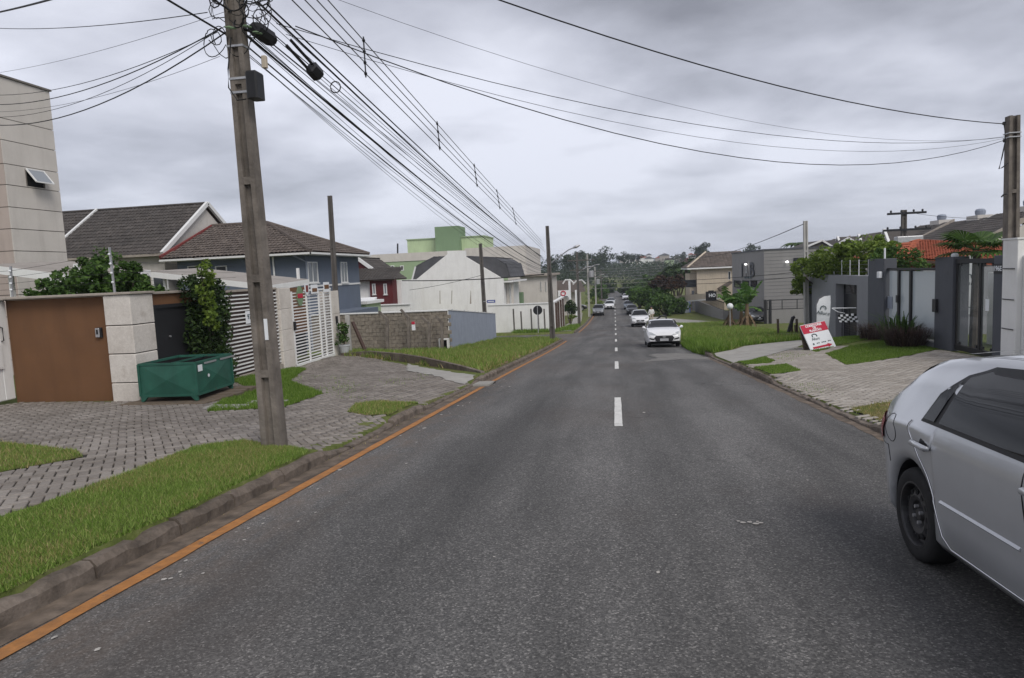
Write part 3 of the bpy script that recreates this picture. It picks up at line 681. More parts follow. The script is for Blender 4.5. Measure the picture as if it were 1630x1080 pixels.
# ---------------------------------------------------------------- building helpers
def win(t, face, pos, a0, a1, z0, z1, fr=.05, depth=.06, fm='winframe', gm='glass', mull=0, bar=None, sill=True):
    """window on a wall: face 'y' (looks to -y), 'x' (looks to +x), '-x' (looks to -x)"""
    def B(mb, u0, u1, w0, w1, d0, d1):
        if face == 'y': mb.box(u0, u1, pos-d1, pos-d0, w0, w1)
        elif face == 'x': mb.box(pos+d0, pos+d1, u0, u1, w0, w1)
        else: mb.box(pos-d1, pos-d0, u0, u1, w0, w1)
    mb = MB(); B(mb, a0, a0+fr, z0, z1, -.02, depth); B(mb, a1-fr, a1, z0, z1, -.02, depth)
    B(mb, a0+fr, a1-fr, z0, z0+fr, -.02, depth-.003); B(mb, a0+fr, a1-fr, z1-fr, z1, -.02, depth-.003)
    for i in range(mull):
        c = a0+(a1-a0)*(i+1)/(mull+1); B(mb, c-fr*.35, c+fr*.35, z0+fr, z1-fr, -.01, depth-.012)
    if bar: B(mb, a0+fr, a1-fr, z0+(z1-z0)*bar-fr*.3, z0+(z1-z0)*bar+fr*.3, -.01, depth-.015)
    w = put('window', mb, M[fm], t); mb = MB(); B(mb, a0+fr, a1-fr, z0+fr, z1-fr, .004, .014); put('pane', mb, M[gm], w)
    if sill: mb = MB(); B(mb, a0-.05, a1+.05, z0-.06, z0-.004, -.02, depth+.05); put('sill', mb, M[fm], w)
    return w
def roof_plane(t, poly, mat, tw=.24, row=.36, base='darkbrown', name='roof_tiles', lift=.0):
    """planar roof polygon; first edge is the eave. Overlapping barrel tiles as geometry"""
    p = [Vector(q) for q in poly]; u = (p[1]-p[0]).normalized(); n = u.cross(p[-1]-p[0]).normalized()
    if n.z < 0: n = -n
    v = n.cross(u)
    if v.dot(p[-1]-p[0]) < 0: v = -v
    q2 = [((q-p[0]).dot(u), (q-p[0]).dot(v)) for q in p]
    us = [q[0] for q in q2]; vs_ = [q[1] for q in q2]
    i = np.arange(math.floor(min(us)/tw), math.ceil(max(us)/tw)); j = np.arange(0, math.ceil(max(vs_)/row))
    I, J = [a.ravel() for a in np.meshgrid(i, j)]; k = inpoly_np((I+.5)*tw, (J+.5)*row, q2); I, J = I[k], J[k]
    prof = ((0, .0), (.25, .045), (.7, .045), (1.0, .0)); rng = np.random.default_rng(5); jit = rng.normal(0, .004, len(I)); W = []
    for vv, hh in ((-.05, .035), (1.0, .0)):
        for uu, ph in prof:
            U = (I+uu)*tw; Vv = (J+vv)*row; H = ph+hh+.02+jit+lift
            W.append(np.array(p[0])[None]+U[:, None]*np.array(u)[None]+Vv[:, None]*np.array(v)[None]+H[:, None]*np.array(n)[None])
    W = np.stack(W, 1).reshape(-1, 3); q = np.array([(0, 1, 5, 4), (1, 2, 6, 5), (2, 3, 7, 6)])
    FF = (np.arange(len(I))[:, None, None]*8+q[None]).reshape(-1, 4)
    loc = np.array(t.location); o = link(name, rawmesh(name, W-loc, FF), mat, t); o['kind'] = 'stuff'
    put('roof_deck', MB().prism(poly, -n*.06), M[base], t); return o
def ridge(t, a, b, mat, r=.09, name='ridge_cap'): put(name, MB().tube([a, b], r, 6), mat, t)
# ================================================================ left side, near to far
ZB = 1.56
# white sheet gate
t = thing('vehicle_gate', 'white ribbed sheet metal gate at the edge of the brown wall', 'gate', (-13.05, 11, G(-13, 11)))
put('frame', MB().box(-13.08, -13.02, 8.5, 12.86, -.62, -.52).box(-13.08, -13.02, 8.5, 12.86, 1.46, 1.54), M['white'], t)
for i in range(18):
    y0 = 8.5+i*.242; put('board', MB().bev(-13.05+(.012 if i % 2 else 0), -13.0+(.012 if i % 2 else 0), y0+.004, y0+.236, -.60, 1.50, .006), M['white'], t)
put('latch_box', MB().box(-12.985, -12.955, 12.38, 12.62, .08, .62).box(-12.955, -12.95, 12.41, 12.59, .11, .59), M['white'], t)
put('handle', MB().tube([(-12.985, 12.66, .66), (-12.93, 12.66, .68), (-12.93, 12.66, .95), (-12.985, 12.66, .97)], .012), M['darkmetal'], t)
# brown boundary wall with its coping
t = thing('boundary_wall', 'plain brown rendered wall facing the street beside the white gate', 'wall', (-11.7, 13, G(-11.7, 13)))
put('wall_face', MB().box(-13.02, -10.5, 12.9, 13.1, -1.2, ZB-.04), M['brown'], t)
put('coping', MB().bev(-13.04, -9.86, 12.66, 13.45, ZB-.01, ZB+.035, .01).box(-13.04, -10.5, 12.86, 13.14, ZB-.04, ZB-.01), M['coping'], t)
put('return_wall', MB().box(-10.12, -9.98, 13.42, 15.9, 1.28, ZB-.04).box(-10.12, -9.98, 15.6, 15.9, -1.2, 1.28), M['brown'], t)
put('coping', MB().bev(-10.16, -9.92, 13.45, 15.92, ZB-.04, ZB+.01, .01), M['coping'], t)
pz = [AY(195, y, 12.72).z for y in (645, 609.5, 563.5, 518, 471)]; pz[0] = -1.1; pz[-1] = ZB-.012
t2 = thing('stone_pillar', 'pale rough stone pillar of four blocks at the brown wall corner', 'pillar', (-10.2, 13, G(-10.2, 13)))
put('core', MB().box(-10.46, -9.94, 12.76, 13.38, -1.1, ZB-.02), M['seam'], t2)
for a, b in zip(pz, pz[1:]): put('stone_block', MB().bev(-10.52, -9.9, 12.70, 13.42, a+.012, b-.012, .018), M['stone'], t2)
t = thing('intercom', 'small grey intercom panel on the brown wall', 'intercom', AY(158, 530, 12.88))
x, y, z = t.location
put('hood', MB().bev(x-.045, x+.075, 12.85, 12.9, z-.10, z+.11, .01), M['blackplastic'], t); put('faceplate', MB().bev(x-.06, x+.04, 12.83, 12.848, z-.09, z+.1, .008), M['steel'], t)
put('camera_slot', MB().box(x-.03, x+.012, 12.824, 12.829, z-.03, z+.07), M['blackplastic'], t)
# black service gate behind the dumpster
t = thing('service_gate', 'black metal service gate set between stone pillar and hedge', 'gate', (-10, 14.8, G(-10, 14.8)))
put('frame', MB().box(-10.02, -9.93, 13.44, 13.54, -1.1, 1.28).box(-10.02, -9.93, 13.54, 15.58, 1.2, 1.28).box(-10.02, -9.93, 15.5, 15.58, -1.1, 1.2), M['blackgate'], t)
put('gate_leaf', MB().box(-10.0, -9.97, 13.54, 15.5, -.98, 1.2), M['blackgate'], t); put('rail', MB().box(-9.97, -9.93, 13.54, 15.5, -.2, -.12), M['blackgate'], t)
put('lock', MB().lathe([(.02, -.02), (.02, .02)], (-9.95, 13.95, .55), 8, axis='x'), M['steel'], t)
# dumpster
fz = G(-8.8, 13)+.1
t = thing('dumpster', 'open dark green steel dumpster standing on old timbers', 'dumpster', (-8.28, 12.28, fz), R(3))
Wd, Ld, Hd, z0 = 1.2, 1.4, .75, .11
def embossed(name, o, u, v, n):       # a panel pressed into a low pyramid
    o, u, v, n = Vector(o), Vector(u), Vector(v), Vector(n)
    c = o+u*.5+v*.5+n*.045
    put(name, MB().add([o, o+u, o+u+v, o+v, c], [(0, 1, 4), (1, 2, 4), (2, 3, 4), (3, 0, 4)]), M['dumpster'], t, world=False)
embossed('side_panel', (-Wd, 0, z0), (Wd, 0, 0), (0, 0, Hd-z0), (0, -1, 0)); embossed('side_panel', (0, 0, z0), (0, Ld, 0), (0, 0, Hd-z0), (1, 0, 0))
embossed('side_panel', (0, Ld, z0), (-Wd, 0, 0), (0, 0, Hd-z0), (0, 1, 0)); embossed('side_panel', (-Wd, Ld, z0), (0, -Ld, 0), (0, 0, Hd-z0), (-1, 0, 0))
mb = MB(); 
for a, b in (((-Wd, 0), (0, 0)), ((0, 0), (0, Ld)), ((0, Ld), (-Wd, Ld)), ((-Wd, Ld), (-Wd, 0))): mb.beam((*a, Hd), (*b, Hd), .035, .045); mb.beam((*a, z0), (*b, z0), .03, .04)
for a in ((-Wd, 0), (0, 0), (0, Ld), (-Wd, Ld)): mb.beam((*a, z0), (*a, Hd), .045, .045)
put('rim', mb, M['dumpster'], t, world=False); put('divider', MB().beam((-Wd*.5, .03, Hd-.01), (-Wd*.5, Ld-.03, Hd-.01), .025, .03), M['dumpster'], t, world=False)
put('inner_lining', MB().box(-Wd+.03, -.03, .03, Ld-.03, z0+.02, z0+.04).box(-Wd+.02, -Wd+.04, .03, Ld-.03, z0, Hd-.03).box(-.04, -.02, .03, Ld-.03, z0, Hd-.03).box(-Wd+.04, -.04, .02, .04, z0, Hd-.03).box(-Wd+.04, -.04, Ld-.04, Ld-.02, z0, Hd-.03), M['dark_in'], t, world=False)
for x in (-Wd+.02, -.02):
    for y in (.02, Ld-.02):
        s = -1 if x > -.5 else 1; put('leg', MB().prism([(x-s*.02, y-.03, z0+.06), (x+s*.14, y-.03, z0-.005), (x+s*.04, y-.03, -.0), (x-s*.02, y-.03, 0)], (0, .05, 0)), M['dumpster'], t, world=False)
put('notice', MB().box(.028, .031, .04, .2, Hd-.18, Hd-.05), M['whiteprint'], t, world=False); put('sticker', MB().lathe([(.035, 0), (.035, .004)], (.058, .36, Hd-.3), 10, axis='x'), M['whiteprint'], t, world=False)
mb = MB()
for y0, y1 in ((.28, .75), (.9, 1.5)): mb.box(.026, .029, y0, y1, Hd-.06, Hd-.022)
put('worn_strip', mb, M['steel'], t, world=False)
t = thing('timber_base', 'stack of weathered planks under the green dumpster', 'planks', (-8.8, 13, G(-8.8, 13)))
rr = random.Random(3)
for i in range(6):
    y0 = 12.0+i*.34; z = G(-8.8, y0); put('plank', MB().bev(-9.75+rr.uniform(-.1, .05), -8.0+rr.uniform(-.1, .1), y0, y0+.3, z-.03, fz-.004+rr.uniform(-.012, 0), .012), M['wood'], t)
for i, (px, py) in enumerate(((360, 650), (425, 643))):
    c = GP(px, py); tag(put('stepping_stone', MB().bev(c.x-.38, c.x+.38, c.y-.16, c.y+.16, c.z-.03, c.z+.045, .015), M['concrete']), ('concrete slab in the grass nearest the green dumpster', 'concrete slab in the grass just left of the near pole')[i], 'slab')
# slatted brown boundary with white battens
t = thing('slatted_wall', 'dark brown wall with thin white horizontal slats between hedge and pole', 'wall', (-10, 17.8, G(-10, 17.8)))
put('backing', MB().box(-10.12, -10.0, 15.93, 18.98, -1.1, 1.45), M['darkbrown'], t); put('base_strip', MB().box(-10.1, -9.9, 15.95, 18.98, -1.3, -.78), M['coping'], t)
for i in range(21):
    z = -.72+i*.103; put('slat', MB().box(-10.0, -9.955, 15.95, 18.98, z, z+.034), M['white'], t)
put('top_rail', MB().box(-10.13, -9.94, 15.95, 18.98, 1.452, 1.51), M['coping'], t)
tz = AX(397, 507, -9.93)
p9 = put('number_plate', MB().box(-9.95, -9.935, tz.y-.16, tz.y+.16, tz.z-.14, tz.z+.2), M['whiteprint'], t)
lettering('lettering', '97', .2, M['darkprint'], t, (-9.93+10, tz.y-17.8, tz.z+.04-t.location.z), (R(90), 0, R(90)))
# second stone pillar, white slatted gate, far gate post
def stone_post(lbl, y0, y1, x0, x1, zs):
    t = thing('stone_pillar', lbl, 'pillar', ((x0+x1)/2, (y0+y1)/2, zs[0]))
    put('core', MB().box(x0+.03, x1-.03, y0+.03, y1-.03, zs[0], zs[-1]), M['seam'], t)
    for a, b in zip(zs, zs[1:]): put('stone_block', MB().bev(x0, x1, y0, y1, a+.006, b-.006, .012), M['stone'], t)
stone_post('pale stone pillar hinging the white slatted gate, nearer the utility pole', 19.0, 19.72, -10.45, -9.88, [-1.15, -.42, .22, .85, 1.48])
stone_post('narrow stone pillar at the far end of the white slatted gate', 22.78, 23.4, -10.4, -9.88, [-1.3, -.4, .45, 1.27])
t = thing('slatted_gate', 'white slatted sliding gate between two stone pillars', 'gate', (-9.93, 21, G(-9.9, 21)))
zb, zt = -.93, 1.33
for i in range(23):
    z = zb+.06+i*(zt-zb-.1)/22; put('slat', MB().box(-9.95, -9.915, 19.76, 22.72, z-.017, z+.017), M['white'], t)
for y0 in (19.76, 20.78, 21.7, 22.1, 22.65): put('stile', MB().box(-9.91, -9.87, y0, y0+.065, zb-.03, zt+.02), M['white'], t)
put('bottom_rail', MB().box(-9.96, -9.86, 19.76, 22.73, zb-.09, zb+.0), M['white'], t); put('top_rail', MB().box(-9.96, -9.86, 20.78, 22.73, zt, zt+.05), M['white'], t)
put('lock_box', MB().box(-9.87, -9.82, 19.74, 19.84, .15, .42), M['blackplastic'], t); put('lock_box', MB().box(-9.87, -9.82, 22.98, 23.08, .1, .36), M['blackplastic'], t)
t = thing('garage_front', 'brown board garage front glimpsed behind the white slatted gate', 'garage', (-11.5, 21, G(-11, 21)))
for i in range(10): z = -.25+i*.17; put('board', MB().bev(-11.6, -11.5, 19.3, 24.2, z, z+.16, .006), M['brown'], t)
put('dark_opening', MB().box(-11.7, -11.62, 19.3, 24.2, -1.2, -.25), M['dark_in'], t)
def plaque(name, lbl, cat, c, w, h, col, letters=None, shape=None):
    t = thing(name, lbl, cat, c); x, y, z = c
    if shape == 'oct': pts = [(x, y+w*math.cos(R(22.5+45*k))*.54, z+h*math.sin(R(22.5+45*k))*.54) for k in range(8)]
    elif shape == 'shield': pts = [(x, y-w/2, z+h/2), (x, y+w/2, z+h/2), (x, y+w/2, z-h*.15), (x, y, z-h/2), (x, y-w/2, z-h*.15)]
    else: pts = [(x, y-w/2, z-h/2), (x, y+w/2, z-h/2), (x, y+w/2, z+h/2), (x, y-w/2, z+h/2)]
    put('plate', MB().prism(pts, (.012, 0, 0)), M[col], t)
    return t
t = plaque('sign_plaque', 'green and red eight-sided plaque on the white slatted gate', 'sign', (-9.86, 20.3, 1.2), .42, .62, 'greendark', shape='oct'); put('red_band', MB().box(-9.846, -9.84, 20.12, 20.48, 1.13, 1.27), M['redprint'], t)
t = plaque('sign_plaque', 'white and dark shield plaque on top of the slatted gate', 'sign', (-9.86, 20.82, 1.38), .3, .42, 'whiteprint', shape='shield'); put('emblem', MB().box(-9.846, -9.84, 20.74, 20.9, 1.3, 1.52), M['redtrim'], t)
t = plaque('sign_plaque', 'pale picture board on top of the slatted gate', 'sign', (-9.86, 21.38, 1.38), .5, .3, 'whiteprint'); put('print', MB().box(-9.846, -9.84, 21.2, 21.56, 1.29, 1.41), M['brown'], t)
t = plaque('sign_plaque', 'white and brown notice at the far top corner of the slatted gate', 'sign', (-9.86, 22.35, 1.42), .46, .34, 'whiteprint'); put('print', MB().box(-9.846, -9.84, 22.17, 22.53, 1.36, 1.5), M['brown'], t)
# concrete post, pot plant and leaning plank at the lot corner
tag(put('fence_post', MB().bev(-9.72, -9.58, 23.45, 23.6, G(-9.6, 22.8)-.1, .35, .01), M['pole_pale']), 'slim pale concrete post at the corner of the empty lot', 'post')
p = Vector((-9.6, 22.95, G(-9.6, 22.95)))
t = thing('potted_plant', 'leafy shrub in a pale grey pot by the slatted gate', 'potted plant', p)
put('pot', MB().lathe([(.12, 0), (.18, .32), (.2, .34), (.2, .38), (.17, .38), (.16, .34)], p, 14), M['terracotta'], t)
def leafcloud(c, rad, n, size, rng, shell=.5, aspect=.55):
    """leaf quads through an ellipsoid; denser near its skin"""
    d = rng.normal(size=(n, 3)); d /= np.linalg.norm(d, axis=1)[:, None]; r_ = rng.uniform(0, 1, n)**(1/3)*(1-shell)+shell*rng.uniform(.75, 1.02, n)
    P = np.array(c)[None]+d*r_[:, None]*np.array(rad)[None]
    a = rng.normal(size=(n, 3)); a[:, 2] *= .7; a /= np.linalg.norm(a, axis=1)[:, None]; b = np.cross(a, rng.normal(size=(n, 3))); b /= np.linalg.norm(b, axis=1)[:, None]
    s = (size*rng.uniform(.6, 1.4, n))[:, None]
    return np.stack([P-a*s, P+b*s*aspect, P+a*s, P-b*s*aspect], 1).reshape(-1, 3)
def clumps(c, rad, k, n, size, rng, csize=(.25, .5), flat=.8):
    out = []
    for i in range(k):
        d = rng.normal(size=3); d /= np.linalg.norm(d); r_ = rng.uniform(.35, .95); q = np.array(c)+d*r_*np.array(rad)
        s = rng.uniform(*csize)*min(rad[0], rad[2] if rad[2] > 0 else rad[0]); out.append(leafcloud(q, (s*rng.uniform(.8, 1.3), s*rng.uniform(.8, 1.3), s*flat), max(8, int(n*rng.uniform(.6, 1.4))), size, rng, .35))
    return np.concatenate(out)
def leafobj(name, V, mat, parent=None):
    if parent is not None:
        q = np.zeros(3); pp = parent
        while pp is not None: q += np.array(pp.location); pp = pp.parent
        V = V-q
    return link(name, rawmesh(name, V, np.arange(len(V)).reshape(-1, 4)), mat, parent)
def limbs(base, tops, r0, rng, n=5):
    mb = MB()
    for q in tops:
        b = Vector(base); q = Vector(q); pts = []; rs = []
        for i in range(n+1):
            f = i/n; pts.append(b.lerp(q, f)+Vector((rng.normal(0, .04), rng.normal(0, .04), 0))*(0 if i in (0,) else (q-b).length*.25)); rs.append(r0*(1-.8*f))
        mb.tube(pts, rs, 6)
    return mb
rng = np.random.default_rng(11)
leafobj('foliage', np.concatenate([leafcloud(p+Vector((rng.normal(0, .1), rng.normal(0, .1), .5+rng.uniform(0, .6))), (.13, .13, .15), 40, .05, rng) for _ in range(12)]), M['leaf'], t)
put('stem', limbs(p+Vector((0, 0, .4)), [p+Vector((.1, 0, 1.2)), p+Vector((-.12, .1, 1.1)), p+Vector((0, -.1, 1.3))], .02, rng), M['bark'], t)
q0 = GP(572, 571); tag(put('leaning_plank', MB().beam((-8.95, 23.3, G(-8.95, 23.3)+.1), (-9.45, 23.5, .1), .13, .06), M['darkbrown']), 'dark plank leaning at the edge of the empty lot', 'plank')
# hedge column by the slatted wall
t = thing('hedge', 'tall dark clipped hedge with one bright leafy shoot beside the green dumpster', 'hedge', (-9.8, 15.2, G(-9.8, 15.2)))
rng = np.random.default_rng(21); VV = []
for i in range(190):
    y = rng.uniform(14.45, 15.95); z = rng.uniform(-.85, 1.9-.35*abs(y-15.0)); x = -9.84+rng.normal(0, .05)+.2*math.cos((y-15.2)/.9)
    VV.append(leafcloud((x-.1, y, z), (.24, .24, .24), 46, .045, rng, .6))
leafobj('foliage', np.concatenate(VV), M['leaf_dark'], t)
VV = [leafcloud((-9.35+rng.normal(0, .07), 14.6+rng.normal(0, .1), z), (.12, .12, .13), 50, .05, rng, .4) for z in np.linspace(.7, 2.15, 13)]
leafobj('shoot', np.concatenate(VV), M['leaf_lime'], t)
put('stem', limbs((-9.8, 15.2, -1.0), [(-9.75, 14.8, 1.5), (-9.75, 15.3, 1.6), (-9.45, 14.6, 1.9), (-9.8, 15.7, 1.3)], .045, rng), M['bark'], t)
# bushy tree behind the brown wall
t = thing('garden_tree', 'bushy green conifer rising behind the brown wall', 'tree', (-12.6, 15.3, G(-12, 15)))
VV = []
for px, py, r_ in ((165, 432, .9), (130, 440, .8), (200, 445, .75), (95, 455, .6), (225, 455, .55), (150, 415, .45), (205, 425, .45), (75, 462, .45), (240, 462, .4), (160, 455, .9), (120, 462, .7), (190, 462, .8)):
    c = AY(px, py+8, 15.4); VV.append(clumps(c, (r_, r_*.9, r_*.7), 11, 70, .06, rng, (.3, .5)))
leafobj('crown', np.concatenate(VV), M['leaf'], t); put('trunk', limbs((-12.6, 15.4, -1.0), [AY(165, 430, 15.4), AY(110, 450, 15.4), AY(215, 450, 15.4)], .09, rng), M['bark'], t)
# electric fence along the brown wall
t = thing('electric_fence', 'electric fence of thin wires on pale posts above the brown wall', 'fence', (-11.5, 13, ZB+.03))
posts = [(AY(20, 474, 13.05), AY(17, 424, 13.05)), (AY(183, 468, 13.05), AY(174, 394, 13.05))]
for a, b in posts:
    po = put('post', MB().beam(Vector((a.x, 13.05, ZB+.02)), b, .035, .035), M['steel'], t)
    for f in (.25, .45, .65, .85): c = a.lerp(b, f); put('insulator', MB().lathe([(.02, -.02), (.03, 0), (.02, .02)], c-Vector((0, .03, 0)), 6), M['whiteprint'], po)
for f in (.25, .45, .65, .85): put('wire', MB().tube([posts[0][0].lerp(posts[0][1], f)+Vector((-2.2, 0, 0)), posts[0][0].lerp(posts[0][1], f), posts[1][0].lerp(posts[1][1], f), posts[1][0].lerp(posts[1][1], f)+Vector((.5, .3, 0)), Vector((-10.05, 17.0, ZB+.1+f*.7))], .0035, 4), M['cable'], t)
# carport roofs behind the walls
for lbl, pl_, y0, y1 in (('flat sheet carport roof left of the bushy conifer, under the tall building', [(-20, 421), (125, 437)], 16.6, 19.5), ('long low sheet roof between the hedge and the blue house', [(238, 432), (432, 452)], 24.3, 27.5)):
    a = AY(pl_[0][0], pl_[0][1], y0); b = AY(pl_[1][0], pl_[1][1], y0); zz_ = (a.z+b.z)/2
    t = thing('carport_roof', lbl, 'roof', ((a.x+b.x)/2, (y0+y1)/2, G(-12, y0)))
    put('sheet', MB().prism([(a.x, y0, a.z), (b.x, y0, b.z-.04), (b.x, y1, b.z+.12), (a.x, y1, a.z+.12)], (0, 0, -.04)), M['roofsheet'], t)
    put('fascia', MB().prism([(a.x-.02, y0-.03, a.z-.01), (b.x+.02, y0-.03, b.z-.05), (b.x+.02, y0-.03, b.z-.27), (a.x-.02, y0-.03, a.z-.23)], (0, .03, 0)), M['white'], t)
    put('side_fascia', MB().prism([(b.x, y0-.01, b.z-.05), (b.x, y1, b.z+.11), (b.x, y1, b.z-.1), (b.x, y0-.01, b.z-.27)], (.03, 0, 0)), M['white'], t)
    for x in (a.x+.4, b.x-.3):
        for y in (y0+.3, y1-.3): put('post', MB().box(x-.05, x+.05, y-.05, y+.05, G(x, y)-.1, a.z-.1), M['white'], t)
    if y0 < 20: put('back_wall', MB().box(a.x, b.x, y1-.1, y1, G(-12, y1)-.2, b.z-.05), M['darkbrown'], t)
# tall beige block
t = thing('apartment_block', 'tall beige rendered block with horizontal joints at the far left', 'building', (-24, 24, G(-24, 24)))
ZT = AX(75, 145, -19).z; Y0, Y1 = AX(25, 420, -19).y, AX(108, 420, -19).y
zj = [AX(40, y, -19).z for y in (197, 230, 266, 298, 332, 365.6, 400)]; zj = [ZT]+zj; dzj = zj[-2]-zj[-1]
while zj[-1] > -2: zj.append(zj[-1]-dzj)
put('core', MB().box(-30.98, -19.03, Y0+.03, Y1-.03, -3, ZT-.02), M['seam'], t)
for a, b in zip(zj, zj[1:]):
    wz = (AX(60, 272, -19).z, AX(60, 302, -19).z)
    if b < (wz[0]+wz[1])/2 < a:
        wz = (min(wz[0], a-.06), max(wz[1], b+.04))
        w0, w1 = AX(41, 285, -19).y, AX(70, 285, -19).y
        put('render_band', MB().box(-19.02, -19, Y0, w0, b+.012, a-.012).box(-19.02, -19, w1, Y1, b+.012, a-.012).box(-19.02, -19, w0, w1, b+.012, wz[1]).box(-19.02, -19, w0, w1, wz[0], a-.012), M['beige'], t); W_ = (w0, w1, wz[1], wz[0])
    else: put('render_band', MB().box(-19.03, -19, Y0, Y1, b+.012, a-.012), M['beige'], t)
    put('gable_band', MB().box(-31, -19.032, Y0, Y0+.03, b+.012, a-.012), M['beige_shaded'], t)
put('roof_cap', MB().box(-31.05, -18.95, Y0-.05, Y1+.05, ZT-.0, ZT+.06), M['seam'], t)
put('parapet_slope', MB().box(-31, -19.1, Y1-.03, Y1, -3, ZT-.02), M['beige'], t)
w0, w1, wz0, wz1 = W_
w = put('window', MB().box(-19.06, -18.98, w0, w0+.03, wz0, wz1).box(-19.06, -18.98, w1-.03, w1, wz0, wz1).box(-19.06, -18.98, w0, w1, wz1-.03, wz1), M['seam'], t)
put('dark_recess', MB().box(-19.029, -19.024, w0, w1, wz0, wz1), M['dark_in'], w)
sa = MB(); ang = R(38); hgt = wz1-wz0
def sashpt(y, s): return (-18.97+math.sin(ang)*s, y, wz1-math.cos(ang)*s)
for (ya, sa0), (yb, sb) in (((w0+.02, 0), (w0+.02, hgt)), ((w1-.02, 0), (w1-.02, hgt)), ((w0+.02, 0), (w1-.02, 0)), ((w0+.02, hgt), (w1-.02, hgt))): sa.beam(sashpt(ya, sa0), sashpt(yb, sb), .04, .04)
put('sash', sa, M['winframe'], w); put('pane', MB().add([sashpt(w0+.03, .02), sashpt(w1-.03, .02), sashpt(w1-.03, hgt-.02), sashpt(w0+.03, hgt-.02)], [(0, 1, 2, 3)]), M['glass_pale'], w)
# ---------------------------------------------------------------- houses behind, left
def verge(t, a, b, mat, w=.16, h=.22, name='verge_board'): put(name, MB().beam(Vector(a)+Vector((0, 0, .04)), Vector(b)+Vector((0, 0, .04)), w, h), M[mat], t)
# A: row house with dark tiles, gable to the street
ap = AY(330, 325, 38); lo = AX(258, 405, ap.x); ze = lo.z; run = ap.y-lo.y
t = thing('row_house', 'house with long dark tiled roof and bare grey gable behind the conifer', 'house', (ap.x-8, ap.y, G(-25, 38)))
xl = ap.x-15; yb = ap.y+run
put('wall', MB().prism([(ap.x-.15, lo.y+.35, -3.2), (ap.x-.15, yb-.3, -3.2), (ap.x-.15, yb-.3, ze-.05), (ap.x-.15, ap.y, ap.z-.28), (ap.x-.15, lo.y+.35, ze-.05)], (-14.6, 0, 0)), M['beige'], t)
roof_plane(t, [(xl, lo.y, ze), (ap.x, lo.y, ze), (ap.x, ap.y, ap.z), (xl, ap.y, ap.z)], M['tile_dark']); roof_plane(t, [(ap.x, yb, ze), (xl, yb, ze), (xl, ap.y, ap.z), (ap.x, ap.y, ap.z)], M['tile_dark'])
ridge(t, (xl, ap.y, ap.z+.05), (ap.x, ap.y, ap.z+.05), M['tile_dark'])
verge(t, (ap.x, lo.y, ze), ap, 'winframe'); verge(t, (ap.x, yb, ze), ap, 'winframe')
xd = AY(155, 335, ap.y).x; verge(t, (xd, lo.y, ze), (xd, ap.y, ap.z), 'winframe', .14, .25, 'party_wall_cap')
put('gutter', MB().beam((xl, lo.y-.08, ze-.02), (ap.x, lo.y-.08, ze-.02), .12, .12), M['coping'], t); win(t, 'y', lo.y+.35, -24.8, -23.9, 1.6, 2.5)
# B: blue house
c1 = AY(494, 401, 33); c0 = AY(255, 407, 33); zE = c1.z; y2 = AX(588, 407, c1.x).y; ym = (33+y2)/2
r1 = AY(425, 358, ym); r0 = AY(338, 360, ym); zR = (r1.z+r0.z)/2; r1.z = zR; r0.z = zR
t = thing('blue_house', 'two storey blue house with brown hipped tile roof', 'house', ((c0.x+c1.x)/2, ym, G(-16, 34)))
ov = .55
put('wall', MB().box(c0.x+ov, c1.x-ov, 33+ov, y2-ov, -3.4, zE-.12), M['blue'], t)
roof_plane(t, [(c0.x, 33, zE), (c1.x, 33, zE), (r1.x, ym, zR), (r0.x, ym, zR)], M['tile_brown'], .23, .34)
roof_plane(t, [(c1.x, 33, zE), (c1.x, y2, zE), (r1.x, ym, zR)], M['tile_brown'], .23, .34)
roof_plane(t, [(c1.x, y2, zE), (c0.x, y2, zE), (r0.x, ym, zR), (r1.x, ym, zR)], M['tile_brown'], .23, .34)
roof_plane(t, [(c0.x, y2, zE), (c0.x, 33, zE), (r0.x, ym, zR)], M['tile_brown'], .23, .34)
for a, b in (((c1.x, 33, zE), r1), ((c1.x, y2, zE), r1), (r0, r1)): ridge(t, Vector(a)+Vector((0, 0, .07)), Vector(b)+Vector((0, 0, .07)), M['tile_brown'], .11)
verge(t, (c0.x, 33, zE+.05), r0, 'redtrim', .14, .2)
put('eaves', MB().box(c0.x-.02, c1.x+.02, 32.98, y2+.02, zE-.14, zE-.065), M['winframe'], t)
put('gutter', MB().box(c0.x, c1.x+.1, 32.86, 32.97, zE-.12, zE-.02).box(c1.x+.03, c1.x+.13, 32.86, y2, zE-.12, zE-.02), M['winframe'], t)
fx, fy = c1.x-ov, 33+ov
for px in (353, 309): a = AY(px-10, 424, fy); b = AY(px+10, 443, fy); win(t, 'y', fy, a.x, b.x, b.z-.1, a.z)
for px, w_ in ((497, 9), (547, 6)): a = AX(px-w_, 420, fx); b = AX(px+w_, 450, fx); win(t, 'x', fx, a.y, b.y, b.z, a.z+.1, mull=1, gm='glass_pale')
put('string_course', MB().box(fx, fx+.04, fy, y2-ov, AX(560, 452, fx).z-.05, AX(560, 452, fx).z+.05), M['winframe'], t)
put('downpipe', MB().tube([(fx-.5, fy-.5, zE-.1), (fx+.05, fy-.05, zE-.5), (fx+.05, fy-.05, -3)], .05), M['bluefence'], t); put('downpipe', MB().tube([(AY(436, 420, fy).x, fy-.06, zE-.1), (AY(436, 420, fy).x, fy-.06, -3)], .05), M['winframe'], t)
put('lower_wing', MB().box(c1.x-ov, c1.x+.9, 34.5, 40, -3.4, -.1), M['blue'], t)
